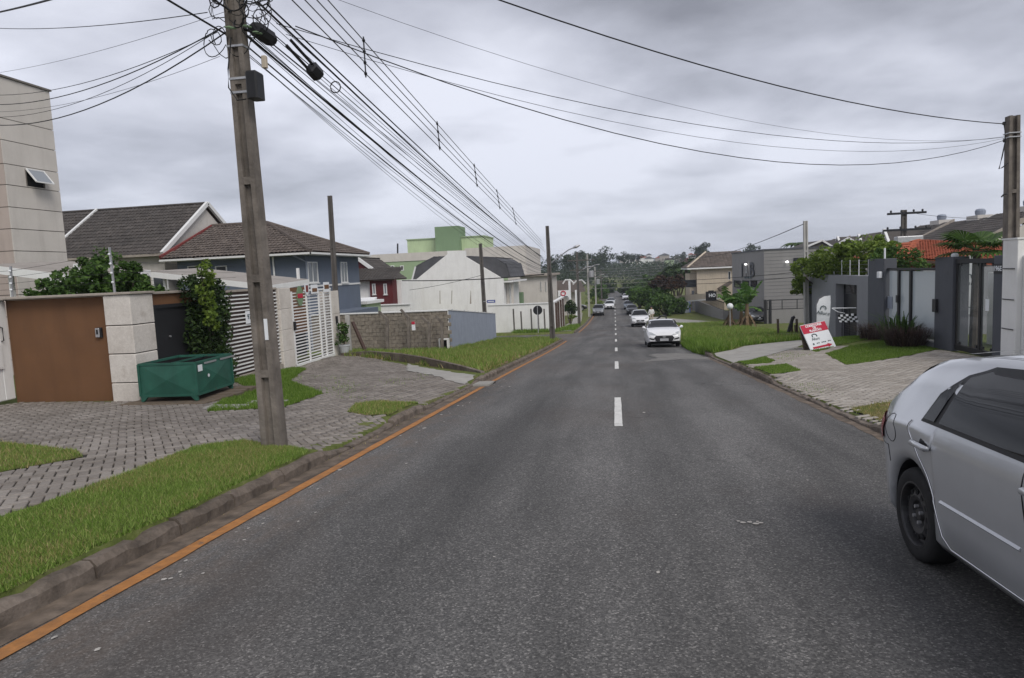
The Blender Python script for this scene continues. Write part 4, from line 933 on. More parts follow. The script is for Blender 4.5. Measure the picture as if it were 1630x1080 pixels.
# C: dark red house
Yc = 55; a = AY(588, 447, Yc); b = AY(624, 447, Yc)
t = thing('red_house', 'small dark red house with grey tiled roof and white verge boards', 'house', (a.x+1, Yc+2, G(-20, 57)))
put('wall', MB().box(a.x, b.x, Yc, Yc+1.2, -4, a.z), M['red'], t); put('rear_wall', MB().box(a.x, b.x+.4, Yc+1.21, Yc+7, -4, a.z-.1), M['whitewall'], t); put('side_wall', MB().box(a.x-3.2, a.x-.01, Yc+.3, Yc+7, -4, a.z+.3), M['whitewall'], t)
e0 = AY(587, 447, Yc-.5); e1 = AY(633, 444, Yc+4); k0 = AY(563, 412, Yc+1)
roof_plane(t, [(a.x-2.6, Yc-.4, a.z), (b.x+.3, Yc-.4, a.z), (b.x+.3, Yc+2.2, a.z+1.0), (a.x-2.6, Yc+2.2, a.z+1.0)], M['tile_dark'], .26, .36)
u0 = AY(569, 412, Yc+2.3); u1 = AY(611, 442, Yc+2.3)
put('gable', MB().prism([(u0.x, Yc+2.35, u0.z-.1), (u1.x, Yc+2.35, u1.z-.1), (u1.x, Yc+2.35, a.z), (u0.x, Yc+2.35, a.z)], (0, .2, 0)), M['red'], t)
verge(t, (u0.x, Yc+2.2, u0.z), (u1.x, Yc+2.2, u1.z), 'winframe', .2, .28)
roof_plane(t, [(u1.x+.3, Yc+2.2, u1.z-.2), (u1.x+.3, Yc+8, u1.z-.2), (u0.x, Yc+8, u0.z), (u0.x, Yc+2.2, u0.z)], M['tile_dark'], .26, .36)
roof_plane(t, [(u0.x-2.4, Yc+8, u1.z-.2), (u0.x-2.4, Yc+2.2, u1.z-.2), (u0.x, Yc+2.2, u0.z), (u0.x, Yc+8, u0.z)], M['tile_dark'], .26, .36)
for px in (595.5, 613.5): p = AY(px-3.2, 452, Yc); q = AY(px+3.2, 469, Yc); win(t, 'y', Yc, p.x, q.x, q.z, p.z, .07, gm='glass_pale')
put('porch_roof', MB().prism([AY(558, 475, 50), AY(600, 473, 50), AY(590, 482, 48), AY(556, 482, 48)], (0, 0, -.12)), M['white'], t)
# pale green boundary block and white wall in the middle distance
t = thing('garden_wall', 'long low white wall behind the rough block wall', 'wall', (-16, 50, G(-16, 50)))
p = AY(600, 487, 50); put('wall_face', MB().box(-23, -15.4, 50, 50.2, -4, p.z), M['whitewall'], t); put('coping', MB().box(-23, -15.4, 49.9, 50.3, p.z, p.z+.08), M['white'], t)
t = thing('lean_to', 'pale green low shed with white roof edge behind the lot corner', 'shed', (-17, 38, G(-17, 38)))
p = AY(556, 482, 44); q = AY(583, 500, 44); put('wall', MB().box(p.x-2, q.x, 44, 47, -4, p.z-.15), M['greenpale'], t); put('roof', MB().box(p.x-2.2, q.x+.2, 43.8, 47.2, p.z-.15, p.z+.05), M['white'], t)
# D: green apartment building with stair tower
Yd = 95
t = thing('green_apartment_building', 'pale green apartment building with beige parapet and darker stair tower', 'building', (-25, Yd+6, -5.5))
a = AY(572, 408, Yd); b = AY(742, 402, Yd); d = AY(838, 399, Yd); zt = AY(650, 403, Yd).z; zm = AY(650, 416, Yd).z
put('wall', MB().box(a.x, b.x, Yd, Yd+14, -6, zm), M['green'], t); put('parapet_band', MB().box(a.x-.1, b.x, Yd-.1, Yd+14.1, zm+.01, zt), M['beige'], t)
put('east_wing', MB().box(b.x+.01, d.x, Yd-1, Yd+18, -6, zt+.2), M['beige'], t); put('wing_stripe', MB().box(b.x+1, b.x+6, Yd-1.03, Yd-1.005, zm-3.5, zm-.3), M['green'], t)
p = AY(648, 383, Yd+4); q = AY(770, 380, Yd+4); put('penthouse', MB().box(p.x, q.x, Yd+4, Yd+12, zt-.1, p.z), M['greenpale'], t); put('penthouse_cap', MB().box(p.x-.15, q.x+.15, Yd+3.85, Yd+12.1, p.z+.01, p.z+.15), M['green'], t)
p = AY(693, 362, Yd+3); q = AY(731, 362, Yd+3); put('stair_tower', MB().box(p.x, q.x, Yd+2.5, Yd+7, zt+.02, p.z), M['greendark'], t)
for px, py in ((625, 427), (640, 427), (642, 454), (641, 478), (655, 478)):
    p = AY(px-3, py-4, Yd); q = AY(px+3, py+4, Yd); win(t, 'y', Yd, p.x, q.x, q.z, p.z, .1, sill=False)
put('pipe', MB().tube([AY(652, 447, Yd-1), AY(652, 466, Yd-1), AY(640, 472, Yd-1), AY(630, 476, Yd-1), AY(628, 484, Yd-1)], .22), M['darkmetal'], t)
put('antenna', MB().tube([(AY(633, 405, Yd+3).x, Yd+3, zt), AY(633, 388, Yd+3)], .12), M['darkmetal'], t)
# E: white gabled house with grey mansard
Ye = 64
t = thing('white_house', 'large white gable wall with grey mansard roof behind the corner', 'house', (-15, Ye+4, G(-15, Ye)))
gp = [AY(*p, Ye) for p in ((651, 500), (803, 500), (801, 444.5), (741, 409), (741, 399.5), (712, 399.5), (712, 405), (651, 454.5))]; gp[0].z = gp[1].z = -5
put('gable_wall', MB().prism(gp, (0, .4, 0)), M['whitewall'], t)
yb = Ye+11
put('side_wall', MB().box(gp[0].x+.1, gp[1].x-.05, Ye+.42, yb, -5, gp[2].z-.3), M['whitewall'], t)
L = [AY(*p, Ye+.5) for p in ((655, 447), (663, 424), (690, 410), (713, 409))]; Rr = [AY(*p, Ye+.5) for p in ((812, 442), (806, 422), (790, 411), (742, 409))]
for P in (L, Rr):
    for i in range(3):
        p, q = P[i], P[i+1]; roof_plane(t, [(p.x, Ye+.45, p.z), (p.x, yb, p.z), (q.x, yb, q.z), (q.x, Ye+.45, q.z)], M['tile_grey'], .9, .5, 'tile_grey', 'roof_sheets')
put('roof_end', MB().prism([Vector((q.x, Ye+.46, q.z-.03)) for q in L]+[Vector((q.x, Ye+.46, q.z-.03)) for q in Rr[::-1]], (0, .1, 0)), M['tile_grey'], t); put('roof_top', MB().box(L[3].x, Rr[3].x, Ye+.45, yb, L[3].z-.25, L[3].z-.02), M['tile_grey'], t)
for px in (808, 815): put('porch_column', MB().box(AY(px, 460, Ye+2).x-.12, AY(px, 460, Ye+2).x+.12, Ye+2, Ye+2.3, -5, gp[2].z-.2), M['beige'], t)
mb = MB(); p = AY(808, 443, Ye+1); put('eave_slab', MB().box(gp[1].x-.2, gp[1].x+.9, Ye+.6, yb, gp[2].z-.35, gp[2].z-.2), M['white'], t)
rr = random.Random(5)
for px in (700, 719, 749): put('stain', MB().prism([AY(px+rr.uniform(-.6, .6), 463+i*3.5, Ye-.004)+Vector(d_) for i, d_ in ((0, (-.03, 0, 0)), (0, (.03, 0, 0)), (6, (.05, 0, 0)), (6, (-.05, 0, 0)))], (0, .003, 0)), M['coping'], t)
put('verge_strip', MB().beam(AY(661.5, 425, Ye+.44), AY(656, 446, Ye+.44), .14, .14), M['winframe'], t)
# cream building beyond
t = thing('cream_building', 'cream two storey building with tall narrow windows behind the pole', 'building', (-9, 82, -5))
p = AY(828, 441, 82); q = AY(872, 446, 82); put('wall', MB().box(p.x, q.x, 82, 95, -6, p.z), M['beige'], t); put('roof_slab', MB().box(p.x-.4, q.x+.5, 81.5, 95, p.z, p.z+.25), M['coping'], t)
for px, py in ((861, 455), (869, 455)): a = AY(px-1.2, py-6, 82); b = AY(px+1.2, py+9, 82); win(t, 'y', 82, a.x, b.x, b.z, a.z, .1, sill=False)
put('green_tank', MB().box(AY(819, 475, 76).x, AY(832, 475, 76).x, 76, 77, -5, AY(825, 466, 76).z), M['greendark'], t)
# low white wall at the far corner of the side street
t = thing('corner_wall', 'low white corner wall along the side street', 'wall', (-8, 62, G(-8, 62)))
a = AY(803, 490, 61); b = AY(881, 483, 61); put('wall_face', MB().box(-11.5, b.x, 61, 61.25, -5, b.z), M['whitewall'], t); put('return_face', MB().box(b.x-.25, b.x-.0, 61.26, 74, -6, b.z), M['whitewall'], t)
put('coping', MB().box(-11.5, b.x+.05, 60.93, 61.32, b.z, b.z+.09).box(b.x-.3, b.x+.05, 61.33, 74, b.z, b.z+.09), M['white'], t)
for yy in (62.5, 65, 68, 71): put('pier', MB().box(b.x-.02, b.x+.16, yy, yy+.5, -6, b.z-.05), M['darkbrown'], t)
# rough block wall of the empty lot and its bent concrete posts
t = thing('block_wall', 'rough unrendered block wall at the back of the empty lot', 'wall', (-13, 33.8, G(-13, 33.8)))
zt = AY(660, 497, 33.7).z; put('mortar_core', MB().box(-18.5, -8.5, 33.74, 33.9, -3.5, zt-.01), M['blockjoint'], t)
rr = random.Random(6); bme = None; zz_ = zt-.2; r_ = 0
while zz_ > -2.7:
    x = -18.5+(r_ % 2)*.2
    while x < -8.7:
        if bme is None: o = put('block', MB().bev(-.192, .192, -.03, .09, -.092, .092, .012), M['roughblock'], t, world=False); bme = o.data
        else: o = bpy.data.objects.new('block', bme); COL.objects.link(o); o.parent = t
        o.location = Vector((x+.2, 33.74+rr.uniform(-.014, .014), zz_+.1))-t.location; o.rotation_euler = (rr.uniform(-.03, .03), rr.uniform(-.02, .02), rr.uniform(-.04, .04)); x += .4
    zz_ -= .2; r_ += 1
put('coping', MB().box(-18.5, -8.46, 33.66, 33.98, zt, zt+.06), M['white'], t)
for i, (top, elb, bot) in enumerate((((603, 496), (616, 507), (617, 556)), ((638, 493), (650, 505), (651, 557)), ((671, 505), (683, 514), (683, 557)), ((694, 504), (703, 512), (704, 558)))):
    Yp = 33.2-i*.02; p = [AY(*q, Yp) for q in (top, elb, bot)]; p[2].z = G(p[2].x, Yp)-.1
    lb = ('leftmost bent concrete fence post before the block wall', 'tallest bent concrete fence post, carrying a small red and white notice', 'third bent concrete fence post before the block wall', 'bent concrete fence post next to the blue sheet fence')[i]
    o = tag(put('bent_post', MB().beam(p[2], p[1], .13, .13).beam(p[1]-Vector((0, 0, .05)), p[0], .11, .11), M['pole']), lb, 'post', 'bent concrete posts')
p = AY(658, 516, 33.05); t = thing('notice_board', 'small red and white notice fixed to a bent post', 'notice', p); put('board', MB().box(p.x-.09, p.x+.09, 33.04, 33.06, p.z-.32, p.z+.1), M['whiteprint'], t); put('red_head', MB().box(p.x-.085, p.x+.085, 33.025, 33.038, p.z-.02, p.z+.12), M['redprint'], t)
# bluish sheet fence along the lot
t = thing('sheet_fence', 'bluish grey ribbed sheet fence along the corner lot', 'fence', (-8.45, 40, G(-8.4, 40)))
za, zb_ = AX(706, 496, -8.45).z, AX(791, 498.6, -8.45).z
n = 14
for i in range(n):
    y0 = 33.9+i*.98; z1 = za+(zb_-za)*i/n-.01*(i % 3); mb = MB(); vs = []; k = 12
    for j in range(k+1): vs += [(-8.45+(.02 if (j // 1) % 2 else -.01), y0+.97*j/k, G(-8.4, y0)-.15), (-8.45+(.02 if j % 2 else -.01), y0+.97*j/k, z1)]
    mb.add(vs, [(2*j, 2*j+2, 2*j+3, 2*j+1) for j in range(k)]); put('sheet', mb, M['bluefence'], t)
put('top_cap', MB().beam((-8.45, 33.85, za+.02), (-8.45, 33.9+n*.98, zb_+.02), .08, .04), M['white'], t); put('rail', MB().beam((-8.52, 33.9, za-.5), (-8.52, 33.9+n*.98, zb_-.5), .05, .06), M['wood'], t)
a = AY(698, 540, 33.3); b = AY(714, 562, 33.3)
t = thing('meter_cabinet', 'white framed dark cabinet at the foot of the sheet fence', 'cabinet', ((a.x+b.x)/2, 33.4, G(-8.6, 33.3)))
zb0 = G(-8.6, 33.3)-.05; put('frame', MB().box(a.x, a.x+.06, 33.3, 33.62, zb0, a.z).box(b.x-.06, b.x, 33.3, 33.62, zb0, a.z).box(a.x+.06, b.x-.06, 33.3, 33.62, a.z-.06, a.z-.002), M['white'], t); put('dark_inside', MB().box(a.x+.06, b.x-.06, 33.55, 33.6, zb0, a.z-.06), M['dark_in'], t)
# ---------------------------------------------------------------- poles
def h_pole(lbl, x, y, h, w0, w1, mat, lean=(0, 0), turn=0.0, group=None, webs=1.6, z0=None, name='utility_pole', d=.75):
    """double-T concrete pole: two flanges, a recessed web and bridging ties"""
    z = G(x, y) if z0 is None else z0
    t = thing(name, lbl, 'utility pole', (x, y, z), turn, group)
    mb = MB(); n = 8
    def ring(f):
        w = (w0+(w1-w0)*f)/2; dd = w*d; c = (lean[0]*f, lean[1]*f, -.3+(h+.3)*f); r_ = w*.42; i_ = dd*.38
        return [Vector(c)+Vector(q) for q in ((-w, -dd, 0), (-r_, -dd, 0), (-r_*.85, -i_, 0), (r_*.85, -i_, 0), (r_, -dd, 0), (w, -dd, 0), (w, dd, 0), (r_, dd, 0), (r_*.85, i_, 0), (-r_*.85, i_, 0), (-r_, dd, 0), (-w, dd, 0))]
    vs = []
    for i in range(n+1): vs += ring(i/n)
    fs = [(i*12+k, i*12+(k+1) % 12, i*12+12+(k+1) % 12, i*12+12+k) for i in range(n) for k in range(12)]
    top = n*12; fs += [(top, top+1, top+2, top+9, top+10, top+11), (top+4, top+5, top+6, top+7, top+8, top+3), (top+2, top+3, top+8, top+9)]
    mb.add(vs, fs); put('shaft', mb, M[mat], t, world=False)
    zz = .95
    while zz < h-.4:
        f = (zz+.3)/(h+.3); w = (w0+(w1-w0)*f)/2; dd = w*d; c = Vector((lean[0]*f, lean[1]*f, zz))
        put('tie', MB().box(c.x-w*.41, c.x+w*.41, c.y-dd*.985, c.y+dd*.985, zz-.045, zz+.045), M[mat], t, world=False); zz += webs
    return t
px0 = GP(438, 712)
P1 = Vector((px0.x, px0.y, G(px0.x, px0.y)))
topx = AY(372, 0, P1.y).x-P1.x; hz_ = AY(372, 0, P1.y).z-P1.z
pole1 = h_pole('big weathered concrete utility pole in the near grass verge', P1.x, P1.y, 8.6, .262, .15, 'pole', (topx*8.6/hz_+.0, 0), 0, None, 1.18)
def on1(z): return Vector((P1.x+topx*(z-P1.z)/hz_, P1.y, z))
q = AY(400, 137, P1.y-.12)
put('junction_box', MB().bev(q.x-.02, q.x+.12, P1.y-.22, P1.y-.02, q.z-.16, q.z+.15, .02), M['blackplastic'], pole1)
for py in (128, 150):
    z = AY(380, py, P1.y).z; c = on1(z); put('steel_band', MB().box(c.x-.108, c.x+.108, P1.y-.083, P1.y+.083, z-.013, z+.013), M['steel'], pole1)
z = AY(380, 76, P1.y).z; c = on1(z); put('steel_band', MB().box(c.x-.104, c.x+.104, P1.y-.08, P1.y+.08, z-.012, z+.012), M['steel'], pole1)
z = AY(430, 525, P1.y-.15).z; c = on1(z); put('paper_notice', MB().box(c.x+.055, c.x+.1, P1.y-.1, P1.y-.094, z-.13, z+.13), M['whiteprint'], pole1)
put('cable_drop', MB().tube([AY(368, 60, P1.y-.13), AY(363, 110, P1.y-.16), AY(364, 140, P1.y-.16), AY(378, 160, P1.y-.16), AY(392, 158, P1.y-.16)], .008), M['cable'], pole1)
for z in (8.0, 7.3): put('crossarm', MB().box(on1(z).x-.9, on1(z).x+.9, P1.y-.22, P1.y-.12, z-.06, z+.06), M['pole'], pole1)
# tangle of splice enclosures, loops and a fibre terminal on the near pole
t = thing('splice_enclosure', 'large black cable splice enclosure strapped beside the near pole', 'cable box', AY(420, 55, P1.y+.1))
put('shell', MB().tube([AY(402, 42, P1.y), AY(408, 47, P1.y), AY(430, 62, P1.y+.2), AY(436, 67, P1.y+.2)], [.06, .095, .095, .06], 8), M['blackplastic'], t)
put('bracket', MB().tube([AY(385, 45, P1.y), AY(412, 55, P1.y)], .02), M['darkmetal'], t)
t = thing('splice_enclosure', 'black cable closure hanging on the wires right of the near pole', 'cable box', AY(500, 113, P1.y+.8))
ca, cb = AY(459, 68, P1.y+.5), AY(500, 113, P1.y+.9)
put('shell', MB().tube([cb+(ca-cb)*.16, cb+(ca-cb)*.12, cb+(cb-ca)*.18, cb+(cb-ca)*.22], [.07, .095, .095, .07], 6), M['blackplastic'], t)
for s in (-.03, .03): put('tail', MB().tube([ca+Vector((s, 0, s)), cb+Vector((s, 0, s))], .02), M['cable'], t)
put('loop', MB().tube([AY(534+8*math.cos(a_), 139+9*math.sin(a_), P1.y+1.3) for a_ in np.linspace(0, 6.3, 14)], .008), M['cable'], t)
q = AY(421, 99, P1.y); tag(put('fibre_terminal', MB().bev(q.x-.03, q.x+.03, P1.y-.03, P1.y+.03, q.z-.07, q.z+.07, .01), M['cream']), 'small cream fibre terminal hanging under the black enclosure', 'cable box')
mb = MB(); rr = random.Random(9)
for i in range(52):
    c = AY(rr.uniform(338, 435), rr.uniform(-45, 66), P1.y+rr.uniform(-.25, .2)); r_ = rr.uniform(.04, .17); u = Vector((rr.uniform(-1, 1), rr.uniform(-.4, .4), rr.uniform(-.6, .6))).normalized(); v = u.cross(Vector((rr.uniform(-.3, .3), 1, rr.uniform(-.3, .3)))).normalized()
    mb.tube([c+u*math.cos(a_)*r_+v*math.sin(a_)*r_*1.4 for a_ in np.linspace(0, rr.uniform(3, 6.2), 11)], rr.choice((.004, .006, .009)), 4)
tag(put('cable_loops', mb, M['cable']), 'tangle of spare black cable loops at the top of the near pole', 'cables')
mb = MB()
for c, s in ((AY(365, 44, P1.y-.15), .06), (AY(392, 42, P1.y-.05), .05), (AY(408, 52, P1.y-.12), .05)): mb.tube([c+Vector((-s, 0, .01)), c, c+Vector((s*1.4, 0, -.02))], [.008, .02, .01], 6)
tag(put('ribbon', mb, M['greendark']), 'green tape wrapped round the cables on the near pole', 'tape')
P4 = GP(880, 545); P4 = Vector((P4.x-.1, 42, G(-3.9, 42))); P4.x = AY(880, 545, 42).x
p4t = AY(871, 360, 42)
pole4 = h_pole('slim dark utility pole with a street lamp arm at the side street corner', P4.x, 42, p4t.z-P4.z, .34, .2, 'pole_dark', (p4t.x-P4.x, 0))
a = AY(878, 418, 42); b = AY(905, 398, 42.0); c = AY(917, 393, 42)
put('lamp_arm', MB().tube([a, a.lerp(b, .85), b, c], .04), M['steel'], pole4); put('lamp_head', MB().tube([b.lerp(c, .6), c, c+(c-b)*.5], [.05, .1, .04], 8), M['steel'], pole4)
for lbl, (bx, by), (tx, ty), Yp, w in (('weathered pole rising behind the white slatted gate', (533, 470), (524, 312), 24.6, .2), ('dark pole with a blue street name plate behind the sheet fence', (772, 497), (765, 388), 48.5, .3)):
    b = AY(bx, by, Yp); tp = AY(tx, ty, Yp); z0 = G(b.x, Yp); f = (tp.z-z0)/(tp.z-b.z); h_pole(lbl, b.x, Yp, tp.z-z0, w, w*.75, 'pole_dark', ((tp.x-b.x)*f*.9, 0), z0=z0)
q = AY(783, 480, 48.4); t = thing('street_name_sign', 'small blue street name plate on the pole by the corner', 'sign', q); put('plate', MB().box(q.x-.35, q.x+.25, 48.35, 48.38, q.z-.1, q.z+.1), M['signblue'], t); put('bracket', MB().box(q.x-.62, q.x-.35, 48.36, 48.4, q.z-.03, q.z+.03), M['steel'], t)
put('lettering_strip', MB().box(q.x-.28, q.x+.18, 48.34, 48.348, q.z-.03, q.z+.03), M['whiteprint'], t)
# further poles on the left, down the street
for i, (px, yb_, yt, Yp, m_) in enumerate(((922, 515, 402, 72, 'pole_dark'), (938, 500, 405, 98, 'pole_pale'), (949, 488, 425, 130, 'pole_pale'), (958, 480, 430, 160, 'pole_dark'))):
    b = AY(px, yb_, Yp); tp = AY(px-2, yt, Yp); z0 = G(-4.2, Yp); po = h_pole(('first dark utility pole beyond the side street', 'pale utility pole with transformer beyond the parked grey car', 'fourth utility pole down the street, among the street trees', 'farthest utility pole at the end of the street')[i], b.x, Yp, tp.z-z0, .32, .2, m_, z0=z0, group='street poles')
    put('crossarm', MB().box(b.x-1.0, b.x+1.0, Yp-.1, Yp+.1, tp.z-.9, tp.z-.78).box(b.x-.8, b.x+.8, Yp-.1, Yp+.1, tp.z-1.9, tp.z-1.8), M['pole_dark'], po)
    if i in (1, 2): put('transformer', MB().lathe([(.3, -.5), (.34, -.45), (.34, .4), (.3, .45)], (b.x+.5, Yp-.3, tp.z-2.8), 10), M['steel'], po)
    put('lamp_arm', MB().tube([(b.x, Yp, tp.z-2.2), (b.x+.9, Yp, tp.z-1.6), (b.x+1.7, Yp, tp.z-1.5)], .05), M['steel'], po)
# right-hand pole and others
PRt = AY(1612, 185, 18.9); PRb = AY(1612, 380, 18.9); z0 = G(9.7, 18.9)
poleR = h_pole('square weathered concrete pole behind the white gate pillar', PRb.x, 18.9, PRt.z-z0, .30, .24, 'pole', (PRt.x-PRb.x, 0), z0=z0, d=.9)
for dz in (.42, .52): put('steel_band', MB().box(PRt.x-.14, PRt.x+.14, 18.76, 19.04, PRt.z-dz-.012, PRt.z-dz+.012), M['steel'], poleR)
for dz, l in ((.18, .1), (.6, .08)): put('insulator', MB().lathe([(.02, -.04), (.045, -.02), (.03, 0), (.045, .02), (.02, .04)], (PRt.x-.14-l, 18.8, PRt.z-dz), 8), M['blackplastic'], poleR)
put('cable_drop', MB().tube([(PRt.x-.24, 18.8, PRt.z-.2), (PRt.x-.2, 18.8, PRt.z-.6), (PRt.x-.27, 18.8, PRt.z-1.0), (PRt.x-.33, 18.8, PRt.z-1.28), (PRt.x-.26, 18.8, PRt.z-1.25), (PRt.x-.13, 18.8, PRt.z-1.15)], .014), M['cable'], poleR)
put('cable_stub', MB().tube([(PRt.x-.13, 18.8, PRt.z-1.9), (PRt.x-.2, 18.8, PRt.z-1.9), (PRt.x-.26, 18.8, PRt.z-1.97)], .018), M['cable'], poleR)
a = AY(1284, 445, 34.4); b = AY(1282, 352, 34.4); z0 = G(a.x, 34.4)
h_pole('slim pale concrete service pole at the grey wall corner', a.x, 34.4, b.z-z0, .22, .18, 'pole_pale', (b.x-a.x, 0), z0=z0, d=.9)
b = AY(1439, 337, 50); z0 = G(19.5, 50); po = h_pole('dark pole with two crossarms in front of the townhouse roofs', b.x, 50, b.z-z0+.1, .4, .3, 'pole_dark', z0=z0)
for py, w in ((340, 1.1), (366, 1.35)):
    z = AY(1440, py, 50).z; put('crossarm', MB().box(b.x-w, b.x+w*1.2, 49.75, 49.95, z-.07, z+.07), M['darkmetal'], po)
    for f in (-.8, -.2, .5, 1.0): put('insulator', MB().lathe([(.04, 0), (.08, .06), (.05, .16)], (b.x+w*f, 49.85, z+.07), 6), M['darkmetal'], po)
q = AY(1447, 383, 49.6); put('transformer', MB().bev(q.x-.9, q.x+.75, 49.2, 49.8, q.z-.5, q.z+.28, .05), M['steel'], po)
# ---------------------------------------------------------------- wires
def wire(lbl, a, b, sag, rad, mat='cable', n=18, grp='overhead wires', name='overhead_wire'):
    if grp in ('cables across the street', 'drop wires to the left'): rad *= .72
    a, b = Vector(a), Vector(b); pts = []
    for i in range(n+1):
        f = i/n; p = a.lerp(b, f); p.z -= sag*4*f*(1-f); pts.append(p)
    return tag(put(name, MB().tube(pts, rad, 5, False), M[mat]), lbl, 'cable', grp)
YN = P1.y
# four bare low-voltage conductors with their vertical spacers
LV = []
for i in range(4):
    a = AX(580, 76+i*16.5, -3.95); b = AY(862+i*2, 384+i*6, 42); d = (b-a); near = a+d*((-14-a.y)/d.y); near.z += .3
    wire(('topmost', 'second from top', 'third from top', 'lowest')[i]+' bare power line of the four-wire run held by vertical spacers', near, b, .06, .009, 'alu', 10, 'bare power lines'); LV.append((near, b))
for k, Yk in enumerate((AX(581, 100, -3.95).y, AX(702, 235, -3.95).y, AX(763, 304, -3.95).y, AX(800, 342, -3.95).y, AX(826, 365, -3.95).y)):
    pts = []
    for a, b in LV: f = (Yk-a.y)/(b.y-a.y); q = a.lerp(b, f); q.z -= .06*4*f*(1-f); pts.append(q)
    lb = ('nearest, largest vertical spacer on the four bare lines', 'second vertical spacer on the four bare lines', 'third vertical spacer on the four bare lines', 'fourth vertical spacer on the four bare lines', 'farthest vertical spacer on the four bare lines')[k]
    t = thing('wire_spacer', lb, 'spacer', pts[-1], 0, 'wire spacers'); put('rod', MB().tube([pts[0]+Vector((0, 0, .06)), pts[-1]-Vector((0, 0, .06))], .012), M['darkmetal'], t)
    for p in pts: put('clip', MB().lathe([(.015, -.03), (.03, 0), (.015, .03)], p, 6), M['darkmetal'], t)
T = [  # telecom bundle: pixel at the near pole, pixel at the corner pole, radius
    ((455, 48), (862, 408), .02, .25), ((470, 52), (866, 414), .016, .1), ((430, 95), (866, 426), .022, .3), ((428, 110), (868, 430), .014, .5), ((440, 88), (868, 422), .008, .2), ((450, 92), (866, 418), .008, .1),
    ((425, 118), (868, 436), .007, .6), ((448, 105), (866, 424), .009, .35), ((436, 80), (866, 416), .007, .05), ((432, 128), (866, 440), .006, .3), ((446, 70), (864, 410), .01, .15), ((462, 60), (865, 412), .006, .12), ((444, 98), (867, 428), .006, .45), ((438, 104), (867, 432), .006, .5), ((452, 78), (866, 415), .006, .3), ((434, 116), (868, 434), .008, .42), ((458, 66), (865, 411), .006, .2), ((430, 122), (868, 438), .005, .7)]
for i, (a, b, r_, sg) in enumerate(T):
    wire('black telecom cable of the sagging bundle between near pole and corner pole', AY(a[0]-45, a[1]-45, YN), AY(b[0], b[1], 42), sg, r_*.72, n=20, grp='telecom bundle')
for i, (a, b) in enumerate((((395, 20), (865, 404)), ((410, 60), (866, 412)), ((400, 95), (868, 428)), ((390, 30), (866, 420)))):
    A_ = AY(a[0]-40, a[1]-40, YN); wire('black cable running on past the near pole over the verge', A_, A_+Vector((rr.uniform(-.5, .2), -16, 1.2)), .3, .012, grp='cables behind the viewer')
# to the right-hand pole across the street
R_ = Vector((PRt.x-.2, 18.8, PRt.z)); top1 = on1(7.6)
wire('twisted service cable from top centre down to the square pole', AY(300, -190, YN), R_+Vector((0, 0, -.2)), .55, .016, grp='cables across the street')
wire('lowest black service cable crossing the street to the square pole', AY(470, 42, YN), R_+Vector((0, 0, -.58)), 1.05, .010, grp='cables across the street')
wire('upper thin cable of the pair crossing the street', AY(440, 38, YN), R_+Vector((0, 0, -.5)), .62, .007, grp='cables across the street')
wire('lower thin cable of the pair crossing the street', AY(455, 55, YN), R_+Vector((0, 0, -.54)), .75, .005, grp='cables across the street')
wire('hair thin cable high across the street', AY(380, -60, YN), R_+Vector((0, 0, -.52)), .75, .004, grp='cables across the street')
# drop wires to the left
for i, (a, b, r_, sg) in enumerate((((352, 45), (-40, 165), .010, .3), ((358, 42), (-40, 185), .006, .35), ((362, 50), (-40, 196), .012, .4), ((350, 90), (-40, 178), .004, .2), ((345, 52), (-40, 150), .007, .25), ((330, 20), (-40, 43), .008, .1), ((370, 15), (-30, 120), .004, .1))):
    wire(('thick drop cable sagging left from the near pole, uppermost of the fan', 'thin drop cable in the middle of the left fan', 'thick drop cable sagging lowest before the beige block', 'faint thin wire below the left fan, tied to the pole side', 'drop cable passing over the beige block roof', 'nearly level cable leaving the frame top left', 'faint wire just under the frame top left')[i], AY(*a, YN), AY(*b, YN+4.5), sg, r_, grp='drop wires to the left')
wire('black cable across the top left corner', AY(100, -6, 6), AY(-60, 30, 9), .02, .014, grp='drop wires to the left')
# across the white house and down the street
wire('bundled cable hanging across the white gable', AY(640, 447, 50), AY(866, 437, 47), .15, .035, grp='far wires'); wire('thin cable slanting across the white gable', AY(652, 462, 50), AY(768, 438, 48.5), .1, .015, grp='far wires')
for i in range(7): wire('thin grey cable spanning the street far ahead', (-9+rr.uniform(-1, 1), 118+i*9, -1.6+i*.55), (12+rr.uniform(-1, 2), 120+i*9, -1.5+i*.5), .35, .03, 'alu', 8, 'wires across the far street')
wire('service wire falling from the pale pole towards the street end', AY(1279, 357, 34.4), AY(1085, 403, 140), 1.2, .02, grp='far wires')
for i, py in enumerate((432, 440)): wire(('upper', 'lower')[i]+' dark cable crossing in front of the grey clad building', AY(1010, 446+i*6, 60), AY(1283, py, 34.4), .2, .014, grp='far wires')
wire('power line from the two-armed pole towards the roofs', AY(1450, 339, 50), AY(1640, 346, 40), .2, .012, grp='far wires')
# ---------------------------------------------------------------- right side
XR = 9.3
def gz(y): return lerpt(OR, y)+g(y)
t = thing('gate_pillar', 'tall white square pillar at the right edge of the grey walls', 'pillar', (9.65, 17.8, gz(17.8)))
put('shaft', MB().bev(XR-.02, 10.0, 17.45, 18.06, -1.4, 1.88, .012), M['whitewall'], t); put('cap', MB().box(XR-.04, 10.02, 17.43, 18.08, 1.88, 1.92), M['white'], t)
for py in (428, 477, 524): z = AX(1604, py, XR-.03).z; put('hook_bar', MB().tube([(XR-.03, 18.0, z), (XR-.04, 17.52, z)], .012), M['blackplastic'], t)
t = thing('louvre_gate', 'white louvred gate just right of the white pillar', 'gate', (9.6, 16.5, gz(16.5)))
put('frame', MB().box(XR+.1, XR+.2, 17.35, 17.44, -1.2, 1.5).box(XR+.1, XR+.2, 13.4, 13.5, -1.2, 1.5), M['white'], t)
